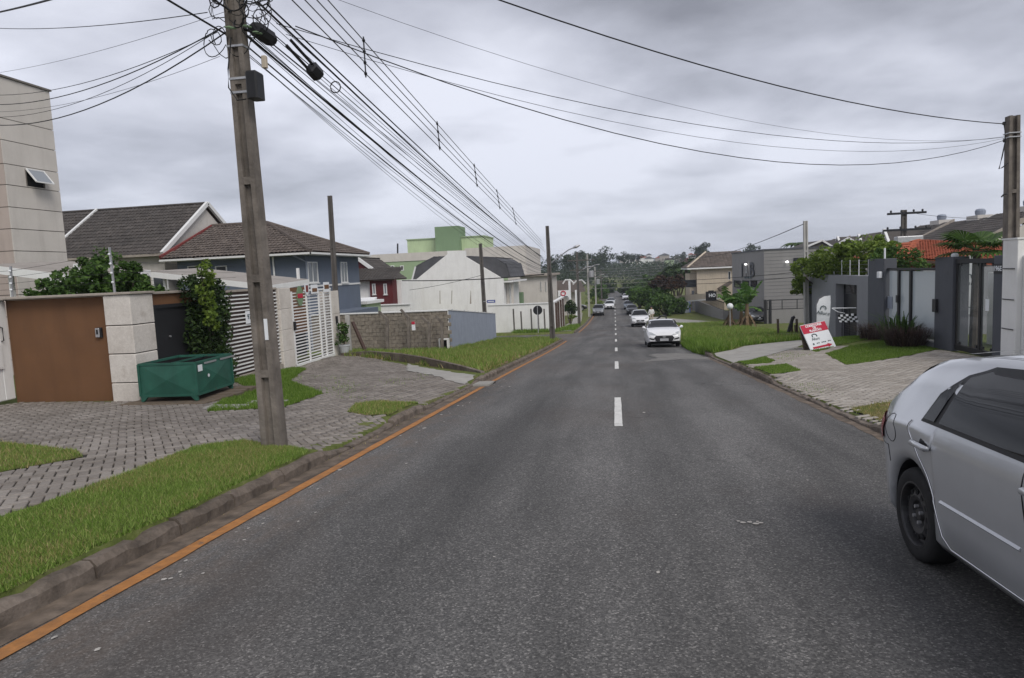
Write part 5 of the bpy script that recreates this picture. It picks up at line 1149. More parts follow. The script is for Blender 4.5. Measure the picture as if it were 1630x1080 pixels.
for i in range(22): put('slat', MB().box(XR+.12, XR+.17, 13.5, 17.35, -1.1+i*.115, -1.1+i*.115+.07), M['white'], t)
def pillar(lbl, y0, y1, z1, m_='charcoal'):
    t = thing('gate_pillar', lbl, 'pillar', (XR+.2, (y0+y1)/2, gz((y0+y1)/2))); put('shaft', MB().bev(XR, XR+.42, y0, y1, gz(y1)-.5, z1, .012), M[m_], t); return t
pc = pillar('narrow charcoal pillar with the house number beside the white pillar', 18.08, 18.48, 1.52)
zn = AX(1588, 428, XR).z; put('number_plate', MB().box(XR-.012, XR-.002, 18.1, 18.46, zn-.12, zn+.12), M['blackplastic'], pc)
lettering('lettering', '196E', .17, M['whiteprint'], pc, (XR-.016-pc.location.x, 18.28-pc.location.y, zn-pc.location.z), (R(90), 0, R(-90)), .002, sx=1.1, bold=.004)
pb = pillar('broad charcoal pillar with a white lamp between glass fence and glass gate', 20.52, 21.6, 1.52)
put('cap_lamp', MB().lathe([(.09, 0), (.1, .05), (.06, .1), (.0, .11)], (XR+.12, 20.7, 1.52), 10), M['whiteprint'], pb); put('mail_box', MB().bev(XR-.08, XR-.004, 21.35, 21.58, AX(1489, 487, XR).z-.18, AX(1489, 487, XR).z+.2, .01), M['blackplastic'], pb)
pa = pillar('charcoal pillar between the grey gate wall and the glass fence', 25.42, 26.9, 1.53)
zl = AX(1403, 437, XR).z; put('wall_lamp', MB().bev(XR-.14, XR-.01, 25.5, 25.7, zl-.12, zl+.1, .02), M['whiteprint'], pa); put('sprig', MB().tube([(XR+.2, 25.9, 1.5), (XR+.2, 25.9, 1.9)], .03), M['whiteprint'], pa)
# glass gate
t = thing('glass_gate', 'black framed glass gate beside the house number pillar', 'gate', (XR+.1, 19.5, gz(19.5)))
za, zc = AX(1550, 412, XR+.1).z, -1.02
put('top_rail', MB().box(XR+.06, XR+.16, 18.5, 20.5, za-.12, za), M['blackgate'], t); put('bottom_rail', MB().box(XR+.06, XR+.16, 18.5, 20.5, zc-.04, zc+.1), M['blackgate'], t)
for y0 in (18.5, 19.22, 20.42): put('stile', MB().box(XR+.07, XR+.15, y0, y0+.08, zc+.1, za-.12), M['blackgate'], t)
for y0, y1 in ((18.58, 19.22), (19.3, 20.42)):
    put('pane', MB().box(XR+.1, XR+.112, y0+.02, y1-.02, zc+.13, za-.15), M['gateglass'], t)
    for yy in (y0+.12, y1-.12):
        for z in (zc+.12, za-.2): put('clamp', MB().box(XR+.085, XR+.127, yy-.03, yy+.03, z, z+.08), M['blackplastic'], t)
put('notice', MB().box(XR+.08, XR+.09, 18.82, 18.98, .12, .42), M['whiteprint'], t)
# glass fence
t = thing('glass_fence', 'milky glass fence panels in black frames between charcoal pillars', 'fence', (XR+.15, 23.5, gz(23.5)))
za = AX(1450, 427, XR+.15).z
put('top_rail', MB().box(XR+.1, XR+.2, 21.62, 25.4, za-.07, za), M['blackgate'], t); put('plinth', MB().box(XR+.02, XR+.3, 21.62, 25.4, -2, -1.0), M['greywall'], t)
pys = [21.66, AX(1452, 450, XR+.15).y, AX(1433, 450, XR+.15).y, 25.36]
for y0 in pys[1:3]: put('post', MB().box(XR+.08, XR+.2, y0-.06, y0+.06, -1.0, za-.07), M['blackgate'], t)
for y0, y1 in zip(pys, pys[1:]): put('pane', MB().box(XR+.14, XR+.155, y0+.07, y1-.07, -.95, za-.1), M['frostglass'], t)
put('lock', MB().bev(XR+.03, XR+.08, pys[2]-.1, pys[2]+.06, .05, .3, .01), M['blackplastic'], t); y0 = AX(1416, 480, XR+.12).y
put('sticker', MB().box(XR+.125, XR+.135, y0-.22, y0+.22, -.2, .22), M['bluefence'], t)
# inside the gate: low wall, posts, feather flag seen through the glass
t = thing('inner_wall', 'low grey wall with a white post seen through the glass gate', 'wall', (11.5, 20, gz(20)))
put('low_wall', MB().box(11.2, 11.4, 18.8, 22.5, -1.5, -.1), M['greywall'], t); put('post', MB().box(11.1, 11.4, 22.0, 22.35, -1.5, 1.0), M['whitewall'], t); put('post', MB().box(11.15, 11.3, 21.6, 21.75, -1.5, 1.0), M['blackgate'], t)
for z in (.3, .55, .8): put('rail', MB().tube([(11.25, 21.6, z), (11.25, 18.9, z-.05)], .02), M['blackgate'], t)
put('far_wall', MB().box(10.6, 13.5, 25.5, 25.7, -2, 1.1), M['greywall'], t)
def feather_flag(lbl, base, h, yaw, w=.62, z_lo=.55):
    t = thing('feather_flag', lbl, 'flag', base, yaw)
    put('pole', MB().tube([(0, 0, 0), (0, 0, h*.8), (.06, 0, h*.93), (.25, 0, h)], .014), M['alu'], t, world=False)
    out = [(0.02, z_lo), (w*.8, z_lo), (w*.95, h*.6), (w, h*.85), (w*.98, h*1.0), (w*.55, h*.985), (w*.22, h*.93), (.02, h*.8)]
    vs, fs = cut2d(out, .15); put('banner', MB().add([(x, .03*math.sin(x*7+z*3), z) for x, z, _ in vs], fs), M['whiteprint'], t, True, False)
    zc = z_lo+(h-z_lo)*.52; lettering('lettering', 'Allure', .19, M['darkprint'], t, (w*.48, -.045, zc), (R(90), R(8), 0), .002)
    put('emblem', MB().tube([(w*.48-.1, -.045, zc+.14), (w*.48-.08, -.045, zc+.24), (w*.48, -.045, zc+.28), (w*.48+.08, -.045, zc+.24), (w*.48+.1, -.045, zc+.14)], .018), M['darkprint'], t, world=False)
    put('print_line', MB().box(w*.2, w*.75, -.045, -.04, z_lo+.2, z_lo+.225), M['darkprint'], t, world=False)
a = AY(1299, 515, 27.2); feather_flag('white feather flag printed Allure in front of the grey gate wall', (a.x, 27.2, G(a.x, 27.2)), AY(1310, 471, 27.2).z-G(a.x, 27.2), R(-6), .52, .35)
a = AY(1518, 500, 22.5); feather_flag('white feather flag printed Allure standing behind the glass gate', (a.x+.05, 22.5, gz(22)), AY(1530, 405, 22.5).z-gz(22), R(-8), .62, .9)
# grey gate wall with slatted door
y0, y1 = AX(1364, 500, XR).y, AX(1330, 500, XR).y; zt, zd = .9, AX(1347, 453, XR).z
t = thing('gate_wall', 'pale grey gate wall with dark slatted door', 'wall', (XR+.2, 31, gz(31)))
put('wall_face', MB().box(XR, XR+.45, 26.92, y0, -2.4, zt).box(XR, XR+.45, y1, 34.2, -2.6, zt).box(XR+.0, XR+.45, y0, y1, zd, zt).box(XR+.001, XR+.45, 34.2, 34.9, zd, zt-.002).box(XR, XR+.45, 34.9, 35.4, -2.6, zt), M['greywall'], t)
put('slit_gate', MB().box(XR+.25, XR+.3, 34.2, 34.9, -2.6, zd), M['darkmetal'], t); put('end_wall', MB().box(XR+.46, 12, 35.2, 35.4, -2.6, zt-.2), M['greywall'], t)
dr = put('door', MB().box(XR+.34, XR+.38, y0, y1, -2.3, zd-.42).box(XR+.33, XR+.39, y0, y0+.06, -2.3, zd).box(XR+.33, XR+.39, y1-.06, y1, -2.3, zd).box(XR+.33, XR+.39, (y0+y1)/2-.03, (y0+y1)/2+.03, zd-.42, zd), M['darkmetal'], t)
for i in range(7): put('slat', MB().box(XR+.35, XR+.37, y0+.06, y1-.06, zd-.4+i*.06, zd-.4+i*.06+.035), M['darkmetal'], dr)
for i in range(9): put('slat', MB().box(XR+.31, XR+.335, y0+.06, y1-.06, -1.75+i*.1, -1.75+i*.1+.045), M['blackgate'], dr)
for i in range(8): yy = 27.6+i*1.02; put('fence_stake', MB().tube([(XR+.25, yy, zt), (XR+.25, yy, zt+.62)], .016), M['whiteprint'], t)
for k in range(4): put('fence_wire', MB().tube([(XR+.25, 27.0, zt+.15+k*.14), (XR+.25, 35.2, zt+.15+k*.14)], .004, 4), M['alu'], t)
# display stand with chequered bunting
t = thing('bunting_stand', 'thin stand carrying black and white chequered bunting by the slatted door', 'stand', (8.4, 27, G(8.4, 27)))
a, b = AY(1324, 491, 26.6), AY(1363, 490.5, 26.6); put('top_bar', MB().tube([a, b], .018), M['whiteprint'], t)
for px in (1340.5, 1352): q = AY(px, 500, 26.6); put('leg', MB().tube([(q.x, 26.6, G(q.x, 26.6)), (q.x, 26.6, AY(px, 491, 26.6).z)], .018), M['blackplastic'], t)
rr = random.Random(2)
for i in range(7):
    for j in range(4):
        q = AY(1335.5+i*4.3+j*.9, 502.5+j*3.2+rr.uniform(-.6, .6)-(i*.15), 26.5); s_ = .05
        put('flag_check', MB().add([(q.x-s_, 26.5, q.z+s_*.8), (q.x+s_, 26.5+.02, q.z+s_*.75), (q.x+s_*.9, 26.5, q.z-s_*.9), (q.x-s_, 26.48, q.z-s_*.7)], [(0, 1, 2, 3)]), M['whiteprint' if (i+j) % 2 else 'blackplastic'], t)
q = AY(1334, 494, 26.55); put('cord', MB().tube([a, AY(1334, 497, 26.5), AY(1345, 499, 26.5)], .012), M['whiteprint'], t)
# A-board of the estate agents
BL = AY(1292, 560.6, 22.7); BR = AY(1331, 551.8, 23.25); best = None
for i in range(200):
    TL = AY(1273.2, 518.8, 22.0+i*.01); e = abs((BR-BL).normalized().dot((TL-BL).normalized()))
    if best is None or e < best[0]: best = (e, TL)
TL = best[1]; u = (BR-BL); wb = u.length; u.normalize(); v = TL-BL; hb = v.length; v = (v-u*v.dot(u)).normalized(); n = u.cross(v)
t = thing('a_board', 'tilted red and white A-board with a red arrow on the lawn', 'sign', BL); t.rotation_euler = Matrix(((u.x, v.x, n.x), (u.y, v.y, n.y), (u.z, v.z, n.z))).to_euler()
put('panel', MB().box(0, wb, 0, hb, -.03, 0), M['whiteprint'], t, world=False); put('red_header', MB().box(.0, wb, hb*.66, hb*.985, .002, .006), M['redprint'], t, world=False)
put('back_panel', MB().prism([(0, hb, -.04), (wb, hb, -.04), (wb, .02, -.3), (0, .02, -.3)], (0, 0, -.02)), M['wood'], t, world=False)
for s_, yy in (('CORRETORES', .915), ('DE', .82), ('PLANTÃO', .725)): lettering('lettering', s_, hb*.115, M['whiteprint'], t, (wb*.5, hb*yy, .008), (0, 0, 0), .001, sx=1.05, bold=.004)
lettering('lettering', 'Allure', hb*.15, M['darkprint'], t, (wb*.36, hb*.42, .006), (0, 0, 0), .001)
put('emblem', MB().tube([(wb*.27, hb*.5, .006), (wb*.28, hb*.58, .006), (wb*.36, hb*.6, .006), (wb*.44, hb*.58, .006), (wb*.45, hb*.5, .006)], .018), M['darkprint'], t, world=False)
put('phone_mark', MB().lathe([(.035, 0), (.035, .004)], (wb*.2, hb*.25, .004), 10), M['darkprint'], t, world=False)
for i in range(9):
    if i != 2 and i != 6: put('print_dash', MB().box(wb*(.33+i*.065), wb*(.33+i*.065+.045), hb*.24, hb*.275, .003, .006), M['darkprint'], t, world=False)
put('arrow', MB().prism([(wb*.12, hb*.08, .003), (wb*.72, hb*.08, .003), (wb*.72, hb*.04, .003), (wb*.9, hb*.115, .003), (wb*.72, hb*.19, .003), (wb*.72, hb*.15, .003), (wb*.12, hb*.15, .003)], (0, 0, .004)), M['redprint'], t, world=False)
# bent black pipe and stakes by the concrete drive
t = thing('pipe_stub', 'bent black pipe leaning among short wooden stakes', 'pipe', AY(1255, 528, 36)); put('pipe', MB().tube([AY(1255, 529, 36), AY(1262, 506, 36), AY(1265, 505, 36)], .09), M['blackplastic'], t)
for px, h_ in ((1262, 512), (1270, 508), (1240, 508), (1268, 518)): q = AY(px, 528, 36); put('stake', MB().beam(Vector((q.x, 36.1, G(q.x, 36)-.1)), AY(px-2, h_, 36.1), .1, .1), M['wood'], t)
tag(put('concrete_block', MB().bev(8.2, 10.2, 35.2, 36.0, G(9, 35.6)-.1, G(9, 35.6)+.18, .03), M['concrete']), 'broken concrete slab behind the bent black pipe', 'slab')
# ---------------------------------------------------------------- clinic building and neighbours
c = AY(1216, 399, 66); XL = c.x; yf = AX(1165, 403, XL).y; zt = c.z
t = thing('grey_building', 'grey clad two storey building with large letters on its street face', 'building', (XL+8, 72, G(XL, 66)))
put('wall', MB().box(XL, 41, 66, yf, -6, zt), M['greybld'], t); put('roof_edge', MB().box(XL-.08, 41, 65.92, yf+.05, zt, zt+.12), M['charcoal'], t)
mb = MB()
for i in range(17): mb.box(XL+.02, 41, 65.985, 65.998, -3.0+i*.33, -2.985+i*.33)
put('cladding_joint', mb, M['charcoal'], t)
for px in (1174, 1187.5, 1200.5): a, b = AX(px-5.0, 446, XL), AX(px+5.0, 459, XL); win(t, '-x', XL, min(a.y, b.y), max(a.y, b.y), b.z, a.z, .06, fm='darkmetal', sill=False)
for py0, py1, px0_, px1_ in ((411, 432, 1263, 1302), (447, 459, 1261, 1275)): a, b = AY(px0_, py0, 66), AY(px1_, py1, 66); win(t, 'y', 66, a.x, b.x, b.z, a.z, .08, fm='darkmetal', sill=False)
for s_, px, py, sz in (('I', 1181, 432, 1.75), ('A', 1188, 432, 1.5), ('B', 1196.5, 431, 1.75)):
    q = AX(px, py, XL-.08); lettering('lettering', s_, sz*1.2, M['charcoal'] if s_ != 'A' else M['steel'], t, (q.x-t.location.x, q.y-t.location.y, q.z-t.location.z), (R(90), 0, R(-90)), .015, sx=2.1 if s_ != 'A' else 1.3, bold=.02 if s_ != 'A' else .0)
for px in (1186, 1190, 1194): q = AX(px, 442, XL-.04); put('small_lettering', MB().box(XL-.06, XL-.01, q.y-.5, q.y+.4, q.z-.1, q.z+.1), M['darkprint'], t)
for q in (AY(1253, 417, 65.8), AX(1187, 421, XL-.25)):
    t2 = thing('wall_lamp', 'small lit lamp on the windowless side of the grey building' if q.y < 66 else 'small lit lamp above the letters on the grey building', 'lamp', q)
    put('bulb', MB().lathe([(.04, -.1), (.12, -.06), (.14, .02), (.05, .08)], q, 8), M['lit'], t2); put('bracket', MB().box(q.x-.03, q.x+.03, q.y, q.y+.2, q.z+.08, q.z+.13) if q.y < 66 else MB().box(q.x, q.x+.25, q.y-.03, q.y+.03, q.z+.08, q.z+.13), M['darkmetal'], t2)
q = AY(1283, 419, 65.9); lettering('lettering', 'A&c', 1.0, M['whiteprint'], t, (q.x-t.location.x, 65.86-t.location.y, q.z-t.location.z), (R(90), 0, 0), .02)
# low wall with railing
t = thing('railing_wall', 'low grey wall topped by black railings before the grey building', 'wall', (14, 62, G(14, 62)))
a, b = AY(1221, 494, 62), AY(1284, 494, 62); put('low_wall', MB().box(a.x, b.x+4, 62, 62.2, -5, a.z), M['greybld'], t)
ztop = AY(1240, 477.5, 62).z; put('top_rail', MB().box(a.x, b.x+4, 62.07, 62.12, ztop-.06, ztop), M['blackgate'], t); put('bottom_rail', MB().box(a.x, b.x+4, 62.07, 62.12, a.z+.02, a.z+.08), M['blackgate'], t)
x = a.x
while x < b.x+4: put('post', MB().box(x, x+.06, 62.06, 62.13, a.z, ztop), M['blackgate'], t); x += 1.25
for px in (1218, 1226): q = AY(px, 500, 62); put('gate_post', MB().box(q.x-.1, q.x+.1, 61.9, 62.1, -5, ztop+.05), M['blackgate'], t)
t = thing('street_wall', 'grey street wall with dark railings beside the blue portable toilets', 'wall', (11.8, 88, G(11.8, 88)))
xw = 11.6; a, b = AX(1146, 480, xw), AX(1106, 480, xw); zw = AX(1143, 492, xw).z
put('low_wall', MB().box(xw, xw+.25, a.y-2, b.y, -6.2, zw).box(xw+.26, 13.6, a.y-2, a.y-1.8, -6.2, zw), M['greybld'], t); zr = AX(1140, 478, xw).z
put('top_rail', MB().box(xw+.08, xw+.16, a.y-2, b.y, zr-.08, zr), M['blackgate'], t)
yy = a.y-2
while yy < b.y: put('bar', MB().box(xw+.1, xw+.14, yy, yy+.05, zw, zr-.08), M['blackgate'], t); yy += .55
q = AX(1103, 480, xw); put('gate_post', MB().box(xw-.15, xw+.2, q.y-.3, q.y+.2, -6.2, zr+.3), M['charcoal'], t)
for i, px in enumerate((1086.5, 1092.5)):
    a = AY(px, 478, 101+i*-1.5); t = thing('portable_toilet', ('blue portable toilet cabin farther along the street wall', 'blue portable toilet cabin nearer the grey street wall')[i], 'portable toilet', (a.x, 101-1.5*i, G(a.x, 101)))
    y0 = 101-1.5*i; put('cabin', MB().bev(a.x-.55, a.x+.55, y0, y0+1.1, -6, a.z-.1, .04), M['toiletblue'], t); put('roof', MB().bev(a.x-.58, a.x+.58, y0-.03, y0+1.13, a.z-.1, a.z+.06, .05), M['toiletblue'], t); put('door', MB().bev(a.x-.4, a.x+.4, y0-.03, y0, -5.3, a.z-.3, .02), M['bluefence'], t)
# cream house
Yk = 104
t = thing('cream_house', 'cream house with brown hipped tile roof beyond the grey building', 'house', (14.5, Yk+5, -5.5))
e0, e1 = AY(1094, 427, Yk), AY(1178, 425, Yk); zr = AY(1130, 402, Yk+4).z
put('wall', MB().box(AY(1110, 440, Yk).x, e1.x, Yk+.6, Yk+9, -6, e0.z), M['cream'], t); put('eave', MB().box(e0.x, e1.x+1, Yk-.1, Yk+9.6, e0.z-.25, e0.z-.03), M['winframe'], t)
ra, rb = Vector((AY(1124, 402, Yk+4).x, Yk+4.5, zr)), Vector((e1.x, Yk+4.5, zr))
roof_plane(t, [(e0.x, Yk, e0.z), (e1.x+1, Yk, e0.z), (rb.x+1, rb.y, zr), ra], M['tile_brown'], .5, .5); roof_plane(t, [(e0.x, Yk+9, e0.z), (e0.x, Yk, e0.z), ra], M['tile_brown'], .5, .5)
roof_plane(t, [(e1.x+1, Yk+9, e0.z), (e0.x, Yk+9, e0.z), ra, (rb.x+1, rb.y, zr)], M['tile_brown'], .5, .5); ridge(t, (e0.x, Yk, e0.z+.1), ra+Vector((0, 0, .1)), M['cream'], .14)
put('left_wing', MB().box(e0.x+.5, AY(1110, 440, Yk).x-.01, Yk+1.5, Yk+8, -6, e0.z-.9), M['cream'], t); put('lower_pergola', MB().prism([AY(1145, 460, Yk-2), AY(1165, 448, Yk-2), AY(1165, 452, Yk-2), AY(1148, 464, Yk-2)], (0, 2.2, 0)), M['tile_brown'], t)
a, b = AY(1088, 436, Yk+1.5), AY(1108, 457, Yk+1.5); put('dark_window', MB().box(a.x, b.x, Yk+1.4, Yk+1.48, b.z, a.z-1), M['glass'], t); win(t, 'y', Yk+.6, AY(1160, 435, Yk).x, AY(1164, 435, Yk).x, .0-.9, .0+.3, sill=False)
t = thing('beige_canopy', 'long beige canopy fascia along the right pavement', 'canopy', (10, 98, -5.5))
a, b = AY(1072, 472, 106), AX(1127, 465, 11.9); put('fascia', MB().prism([(a.x, 106, a.z), (11.9, 80, AX(1127, 465, 11.9).z*0+AY(1127, 466, 80).z), (11.9, 80, AY(1127, 475, 80).z), (a.x, 106, AY(1072, 481, 106).z)], (.2, 0, 0)), M['cream'], t); put('white_edge', MB().beam((a.x-.05, 106, AY(1072, 482, 106).z), (11.85, 80, AY(1127, 476, 80).z), .1, .15), M['white'], t)
put('end_wall', MB().box(AY(1076, 480, 106).x, AY(1085, 480, 106).x, 105, 106.5, -6, AY(1080, 480, 106).z), M['cream'], t)
q = AY(1132, 471.5, 79); t = thing('hanging_sign', 'black square sign with white logo letters over the street wall', 'sign', q)
put('panel', MB().box(q.x-.58, q.x+.58, 79, 79.15, q.z-.55, q.z+.5), M['blackgate'], t); lettering('lettering', 'HO', .5, M['whiteprint'], t, (.12, -.02, .05), (R(90), 0, 0), .01, bold=.02); put('bracket', MB().box(q.x-.3, q.x+.3, 79.03, 79.1, q.z+.5, q.z+.62), M['darkmetal'], t)
# garden wall of the next lot, orange roof, townhouses
t = thing('orange_house', 'low house with bright orange roof behind the glass fence', 'house', (16, 33, gz(33)))
P_ = [AY(1444, 413, 29.5), AY(1640, 424, 29.5), AY(1640, 395, 34), AY(1463, 382.5, 34)]
roof_plane(t, P_, M['tile_orange'], .11, .3, 'tile_orange', 'roof_tiles'); put('wall', MB().box(P_[0].x+1.3, P_[1].x, 29.9, 37, -3, P_[0].z-.15), M['tile_orange'], t)
roof_plane(t, [P_[0]+Vector((.05, 8, 0)), P_[0]+Vector((0, 0.05, 0)), P_[3]], M['tile_orange'], .22, .34, 'tile_orange'); put('trim', MB().beam(P_[0]+Vector((.6, 0, -.12)), P_[1]+Vector((0, 0, -.12)), .12, .1), M['darkbrown'], t)
XT = 33.0
for i in range(9):
    y1 = 58+i*7.4; y2_ = y1+7.2; zr = 4.75-.06*i-(.12 if i % 2 else 0); xe = XT-4.6; ze = zr-2.1
    t = thing('townhouse', ('townhouse with dark tiles nearest the right frame edge' if i == 0 else 'townhouse number %s along the dark tiled row behind, counting from the right' % ('one two three four five six seven eight nine'.split()[i])), 'house', (XT, y1+3.6, gz(60)), 0, 'townhouse row')
    put('wall', MB().box(xe+.5, XT+4, y1, y2_, -5.5, ze-.05), M['beige'], t)
    roof_plane(t, [(xe, y2_, ze), (xe, y1, ze), (XT, y1, zr), (XT, y2_, zr)], M['tile_dark'], .4, .5); put('back_slope', MB().prism([(XT, y1, zr), (XT, y2_, zr), (XT+4.6, y2_, ze), (XT+4.6, y1, ze)], (0, 0, -.1)), M['tile_dark'], t)
    put('party_wall', MB().prism([(xe, y1-.12, ze+.02), (XT, y1-.12, zr+.25), (XT, y1-.12, zr-.2), (xe, y1-.12, ze-.4)], (0, .2, 0)), M['winframe' if i % 3 == 1 else 'coping'], t)
    put('gable_infill', MB().prism([(xe+.5, y1-.08, ze-.4), (XT, y1-.08, zr-.25), (XT+4, y1-.08, ze-.4)], (0, .1, 0)), M['beige'], t)
    if i in (2, 3, 4, 5, 6):
        ya, yb2 = y1+1.2, y1+5.2; ym_ = (ya+yb2)/2; zg = ze+1.75; xg = xe-.5
        put('dormer', MB().prism([(xg, ya, ze-.3), (xg, yb2, ze-.3), (xg, ym_, zg)], (3.5, 0, 0)), M['tile_dark'], t)
        put('dormer_face', MB().prism([(xg-.06, ya+.2, ze-.3), (xg-.06, yb2-.2, ze-.3), (xg-.06, ym_, zg-.2)], (.05, 0, 0)), M['blue' if i == 6 else 'beige'], t)
        for yy in (ya, yb2): put('verge_board', MB().beam((xg-.1, yy, ze-.35), (xg-.1, ym_, zg+.05), .12, .24, (1, 0, 0)), M['winframe'], t)
    if i < 3:
        tk = put('tank_house', MB().box(XT-.5, XT+.8, y1+2.0, y1+4.0, zr-.5, zr+.3), M['beige'], t); put('water_tank', MB().lathe([(.36, 0), (.42, .2), (.43, .4), (.33, .55), (.1, .6)], (XT+.1, y1+2.8, zr+.3), 12), M['bluefence'], tk)
t = thing('rear_house', 'low dark roofed house with white barge boards over the grey building', 'house', (20, 88, -4)); a = AY(1290, 392, 88)
for px0_, px1_, pxm, pyt, pyb in ((1262, 1340, 1308, 383, 402), (1318, 1382, 1350, 379, 398)):
    p, q, r_ = AY(px0_, pyb, 88), AY(px1_, pyb, 88), AY(pxm, pyt, 88); put('gable', MB().prism([p, q, r_], (0, 8, 0)), M['tile_dark'], t); put('barge_board', MB().beam(p-Vector((0, .1, 0)), r_-Vector((0, .1, 0)), .2, .28, (0, 1, 0)).beam(q-Vector((0, .1, 0)), r_-Vector((0, .1, 0)), .2, .28, (0, 1, 0)), M['winframe'], t)
put('wall', MB().box(AY(1262, 400, 88).x+.3, AY(1382, 400, 88).x-.3, 88.3, 95, -5, AY(1320, 401, 88).z), M['beige'], t)
# ---------------------------------------------------------------- round sign, far shop sign
q = AY(852.5, 496, 56); t = thing('round_road_sign', 'round road sign seen from its black back before the white corner wall', 'road sign', (q.x, 56, G(q.x, 57.5)))
put('disc', MB().lathe([(.40, -.01), (.40, .01)], (q.x, 57.6, q.z), 20, axis='y'), M['blackplastic'], t); put('post', MB().tube([(q.x-.02, 57.55, G(q.x, 57.5)-.1), (q.x-.02, 57.55, q.z+.38)], .035), M['steel'], t)
for i in range(5):
    px = (818, 830, 846, 857, 867)[i]; a = AY(px, 508, 59.5); tag(put('wooden_stake', MB().beam((a.x, 59.5, G(a.x, 59.5)-.1), AY(px-1, 492+(i % 2)*4, 59.5), .12, .12), M['pole_dark']), ('leftmost dark stake before the white corner wall', 'second dark stake before the white corner wall', 'stake just left of the round sign', 'stake just right of the round sign', 'dark stake nearest the corner pole')[i], 'stake', 'stakes at the corner')
q = AY(896.5, 468, 90); t = thing('shop_sign', 'white sign board with a red ring down the left pavement', 'sign', (q.x, 90, G(q.x, 90)))
put('board', MB().box(q.x-.68, q.x+.72, 90, 90.15, q.z-.5, q.z+.45), M['whiteprint'], t); put('red_ring', MB().tube([(q.x+.3*math.cos(a_), 89.97, q.z+.05+.3*math.sin(a_)) for a_ in np.linspace(0, 6.29, 15)], .08), M['redprint'], t)
put('lower_band', MB().box(q.x-.6, q.x+.6, 89.97, 89.995, q.z-.46, q.z-.33), M['charcoal'], t)
for s in (-.55, .55): put('post', MB().box(q.x+s-.06, q.x+s+.06, 90.05, 90.17, -6, q.z-.5), M['steel'], t)
t = thing('low_shop', 'low brown roofed building with white gate posts beyond the side street', 'building', (-12, 104, -5.5)); a, b = AY(862, 442, 104), AY(920, 447, 104)
put('wall', MB().box(a.x, b.x, 104, 112, -6, b.z-1.6), M['beige'], t); put('roof', MB().prism([(a.x-1, 103, b.z-1.7), (b.x+1, 103, b.z-1.7), (b.x, 108, b.z), (a.x, 108, b.z)], (0, 4, 0)), M['tile_brown'], t)
for px in (907, 917): q = AY(px, 470, 96); put('gate_post', MB().box(q.x-.15, q.x+.15, 96, 96.3, -6, AY(px, 447 if px == 907 else 462, 96).z), M['whiteprint'], t)
put('awning', MB().tube([AY(896, 452, 100), AY(900, 446, 100), AY(908, 446, 100), AY(914, 452, 100)], .12), M['white'], t); put('awning', MB().tube([AY(912, 453, 100), AY(918, 447, 100), AY(926, 446, 100), AY(932, 452, 100)], .12), M['white'], t)
# ---------------------------------------------------------------- plants
rng = np.random.default_rng(77)
def bush(name, lbl, cat, c, rad, k, n, size, mat, trunk=True, grp=None, cs=(.28, .5)):
    c = Vector(c); z = G(c.x, c.y); t = thing(name, lbl, cat, (c.x, c.y, z), 0, grp)
    leafobj('crown', clumps(c, rad, k, n, size, rng, cs), M[mat], t)
    if trunk: put('trunk', limbs((c.x, c.y, z-.1), [c+Vector((rad[0]*a, rad[1]*b, rad[2]*.4)) for a, b in ((0, 0), (.5, .2), (-.5, -.2), (.2, -.5))], max(.05, rad[0]*.06), rng), M['bark'], t)
    return t
# climber over the grey gate wall
t = thing('climbing_tree', 'lime green climber tree spilling over the grey gate wall', 'tree', (10.6, 31, gz(31))); VV = []
for px, py, r_, Yp in ((1278, 430, .9, 34), (1285, 455, .6, 35), (1300, 420, .9, 33), (1330, 415, 1.0, 32), (1360, 408, 1.0, 31), (1385, 402, .9, 30), (1405, 405, .8, 29), (1340, 428, .8, 31.5), (1370, 425, .8, 30.5), (1310, 432, .7, 32.5), (1345, 398, .5, 31), (1275, 460, .5, 35.6), (1395, 392, .5, 29.5)):
    VV.append(clumps(AY(px, py, Yp), (r_, r_, r_*.75), 16, 60, .075, rng, (.3, .5)))
leafobj('crown', np.concatenate(VV), M['leaf_lime'], t); put('trunk', limbs((10.8, 31, gz(31)), [AY(1300, 425, 33), AY(1340, 415, 32), AY(1380, 405, 30), AY(1280, 440, 34.5)], .08, rng), M['bark'], t)
t = thing('grey_shrub', 'greyish shrub between climber and orange roof behind the glass fence', 'shrub', (10.8, 26.5, gz(26.5))); VV = [clumps(AY(px, py, 26.5), (.7, .6, .5), 9, 40, .06, rng) for px, py in ((1415, 405), (1435, 408), (1420, 420), (1445, 418), (1455, 422))]
leafobj('crown', np.concatenate(VV), M['leaf'], t); put('trunk', limbs((10.9, 26.5, gz(26.5)), [AY(1425, 410, 26.5), AY(1445, 418, 26.5)], .05, rng), M['bark'], t)
# fan palm
def fan_leaf(base, d, L, up, nb=22):
    d = Vector(d).normalized(); s = d.cross(Vector((0, 0, 1))).normalized(); nrm = s.cross(d); hub = Vector(base)+d*L*.45; mb = MB()
    mb.tube([base, Vector(base).lerp(hub, .5)+Vector((0, 0, .05)), hub], .015, 4)
    for i in range(nb):
        a = (i/(nb-1)-.5)*R(250); dr = d*math.cos(a)+s*math.sin(a); l = L*.62*(1-.25*abs(a)/R(125)); w = .035; p = dr.cross(nrm).normalized()*w
        m_ = hub+dr*l*.6+nrm*.03; e_ = hub+dr*l-Vector((0, 0, .16*l)); mb.add([hub, m_-p, e_, m_+p], [(0, 1, 2, 3)])
    return mb
c = AY(1553, 398, 20.8); t = thing('fan_palm', 'dark green fan palm behind the glass gate', 'palm', (c.x, 20.8, gz(21))); put('trunk', MB().tube([(c.x, 20.8, gz(21)-.2), (c.x+.03, 20.8, c.z-.1)], [.13, .1], 8), M['bark'], t)
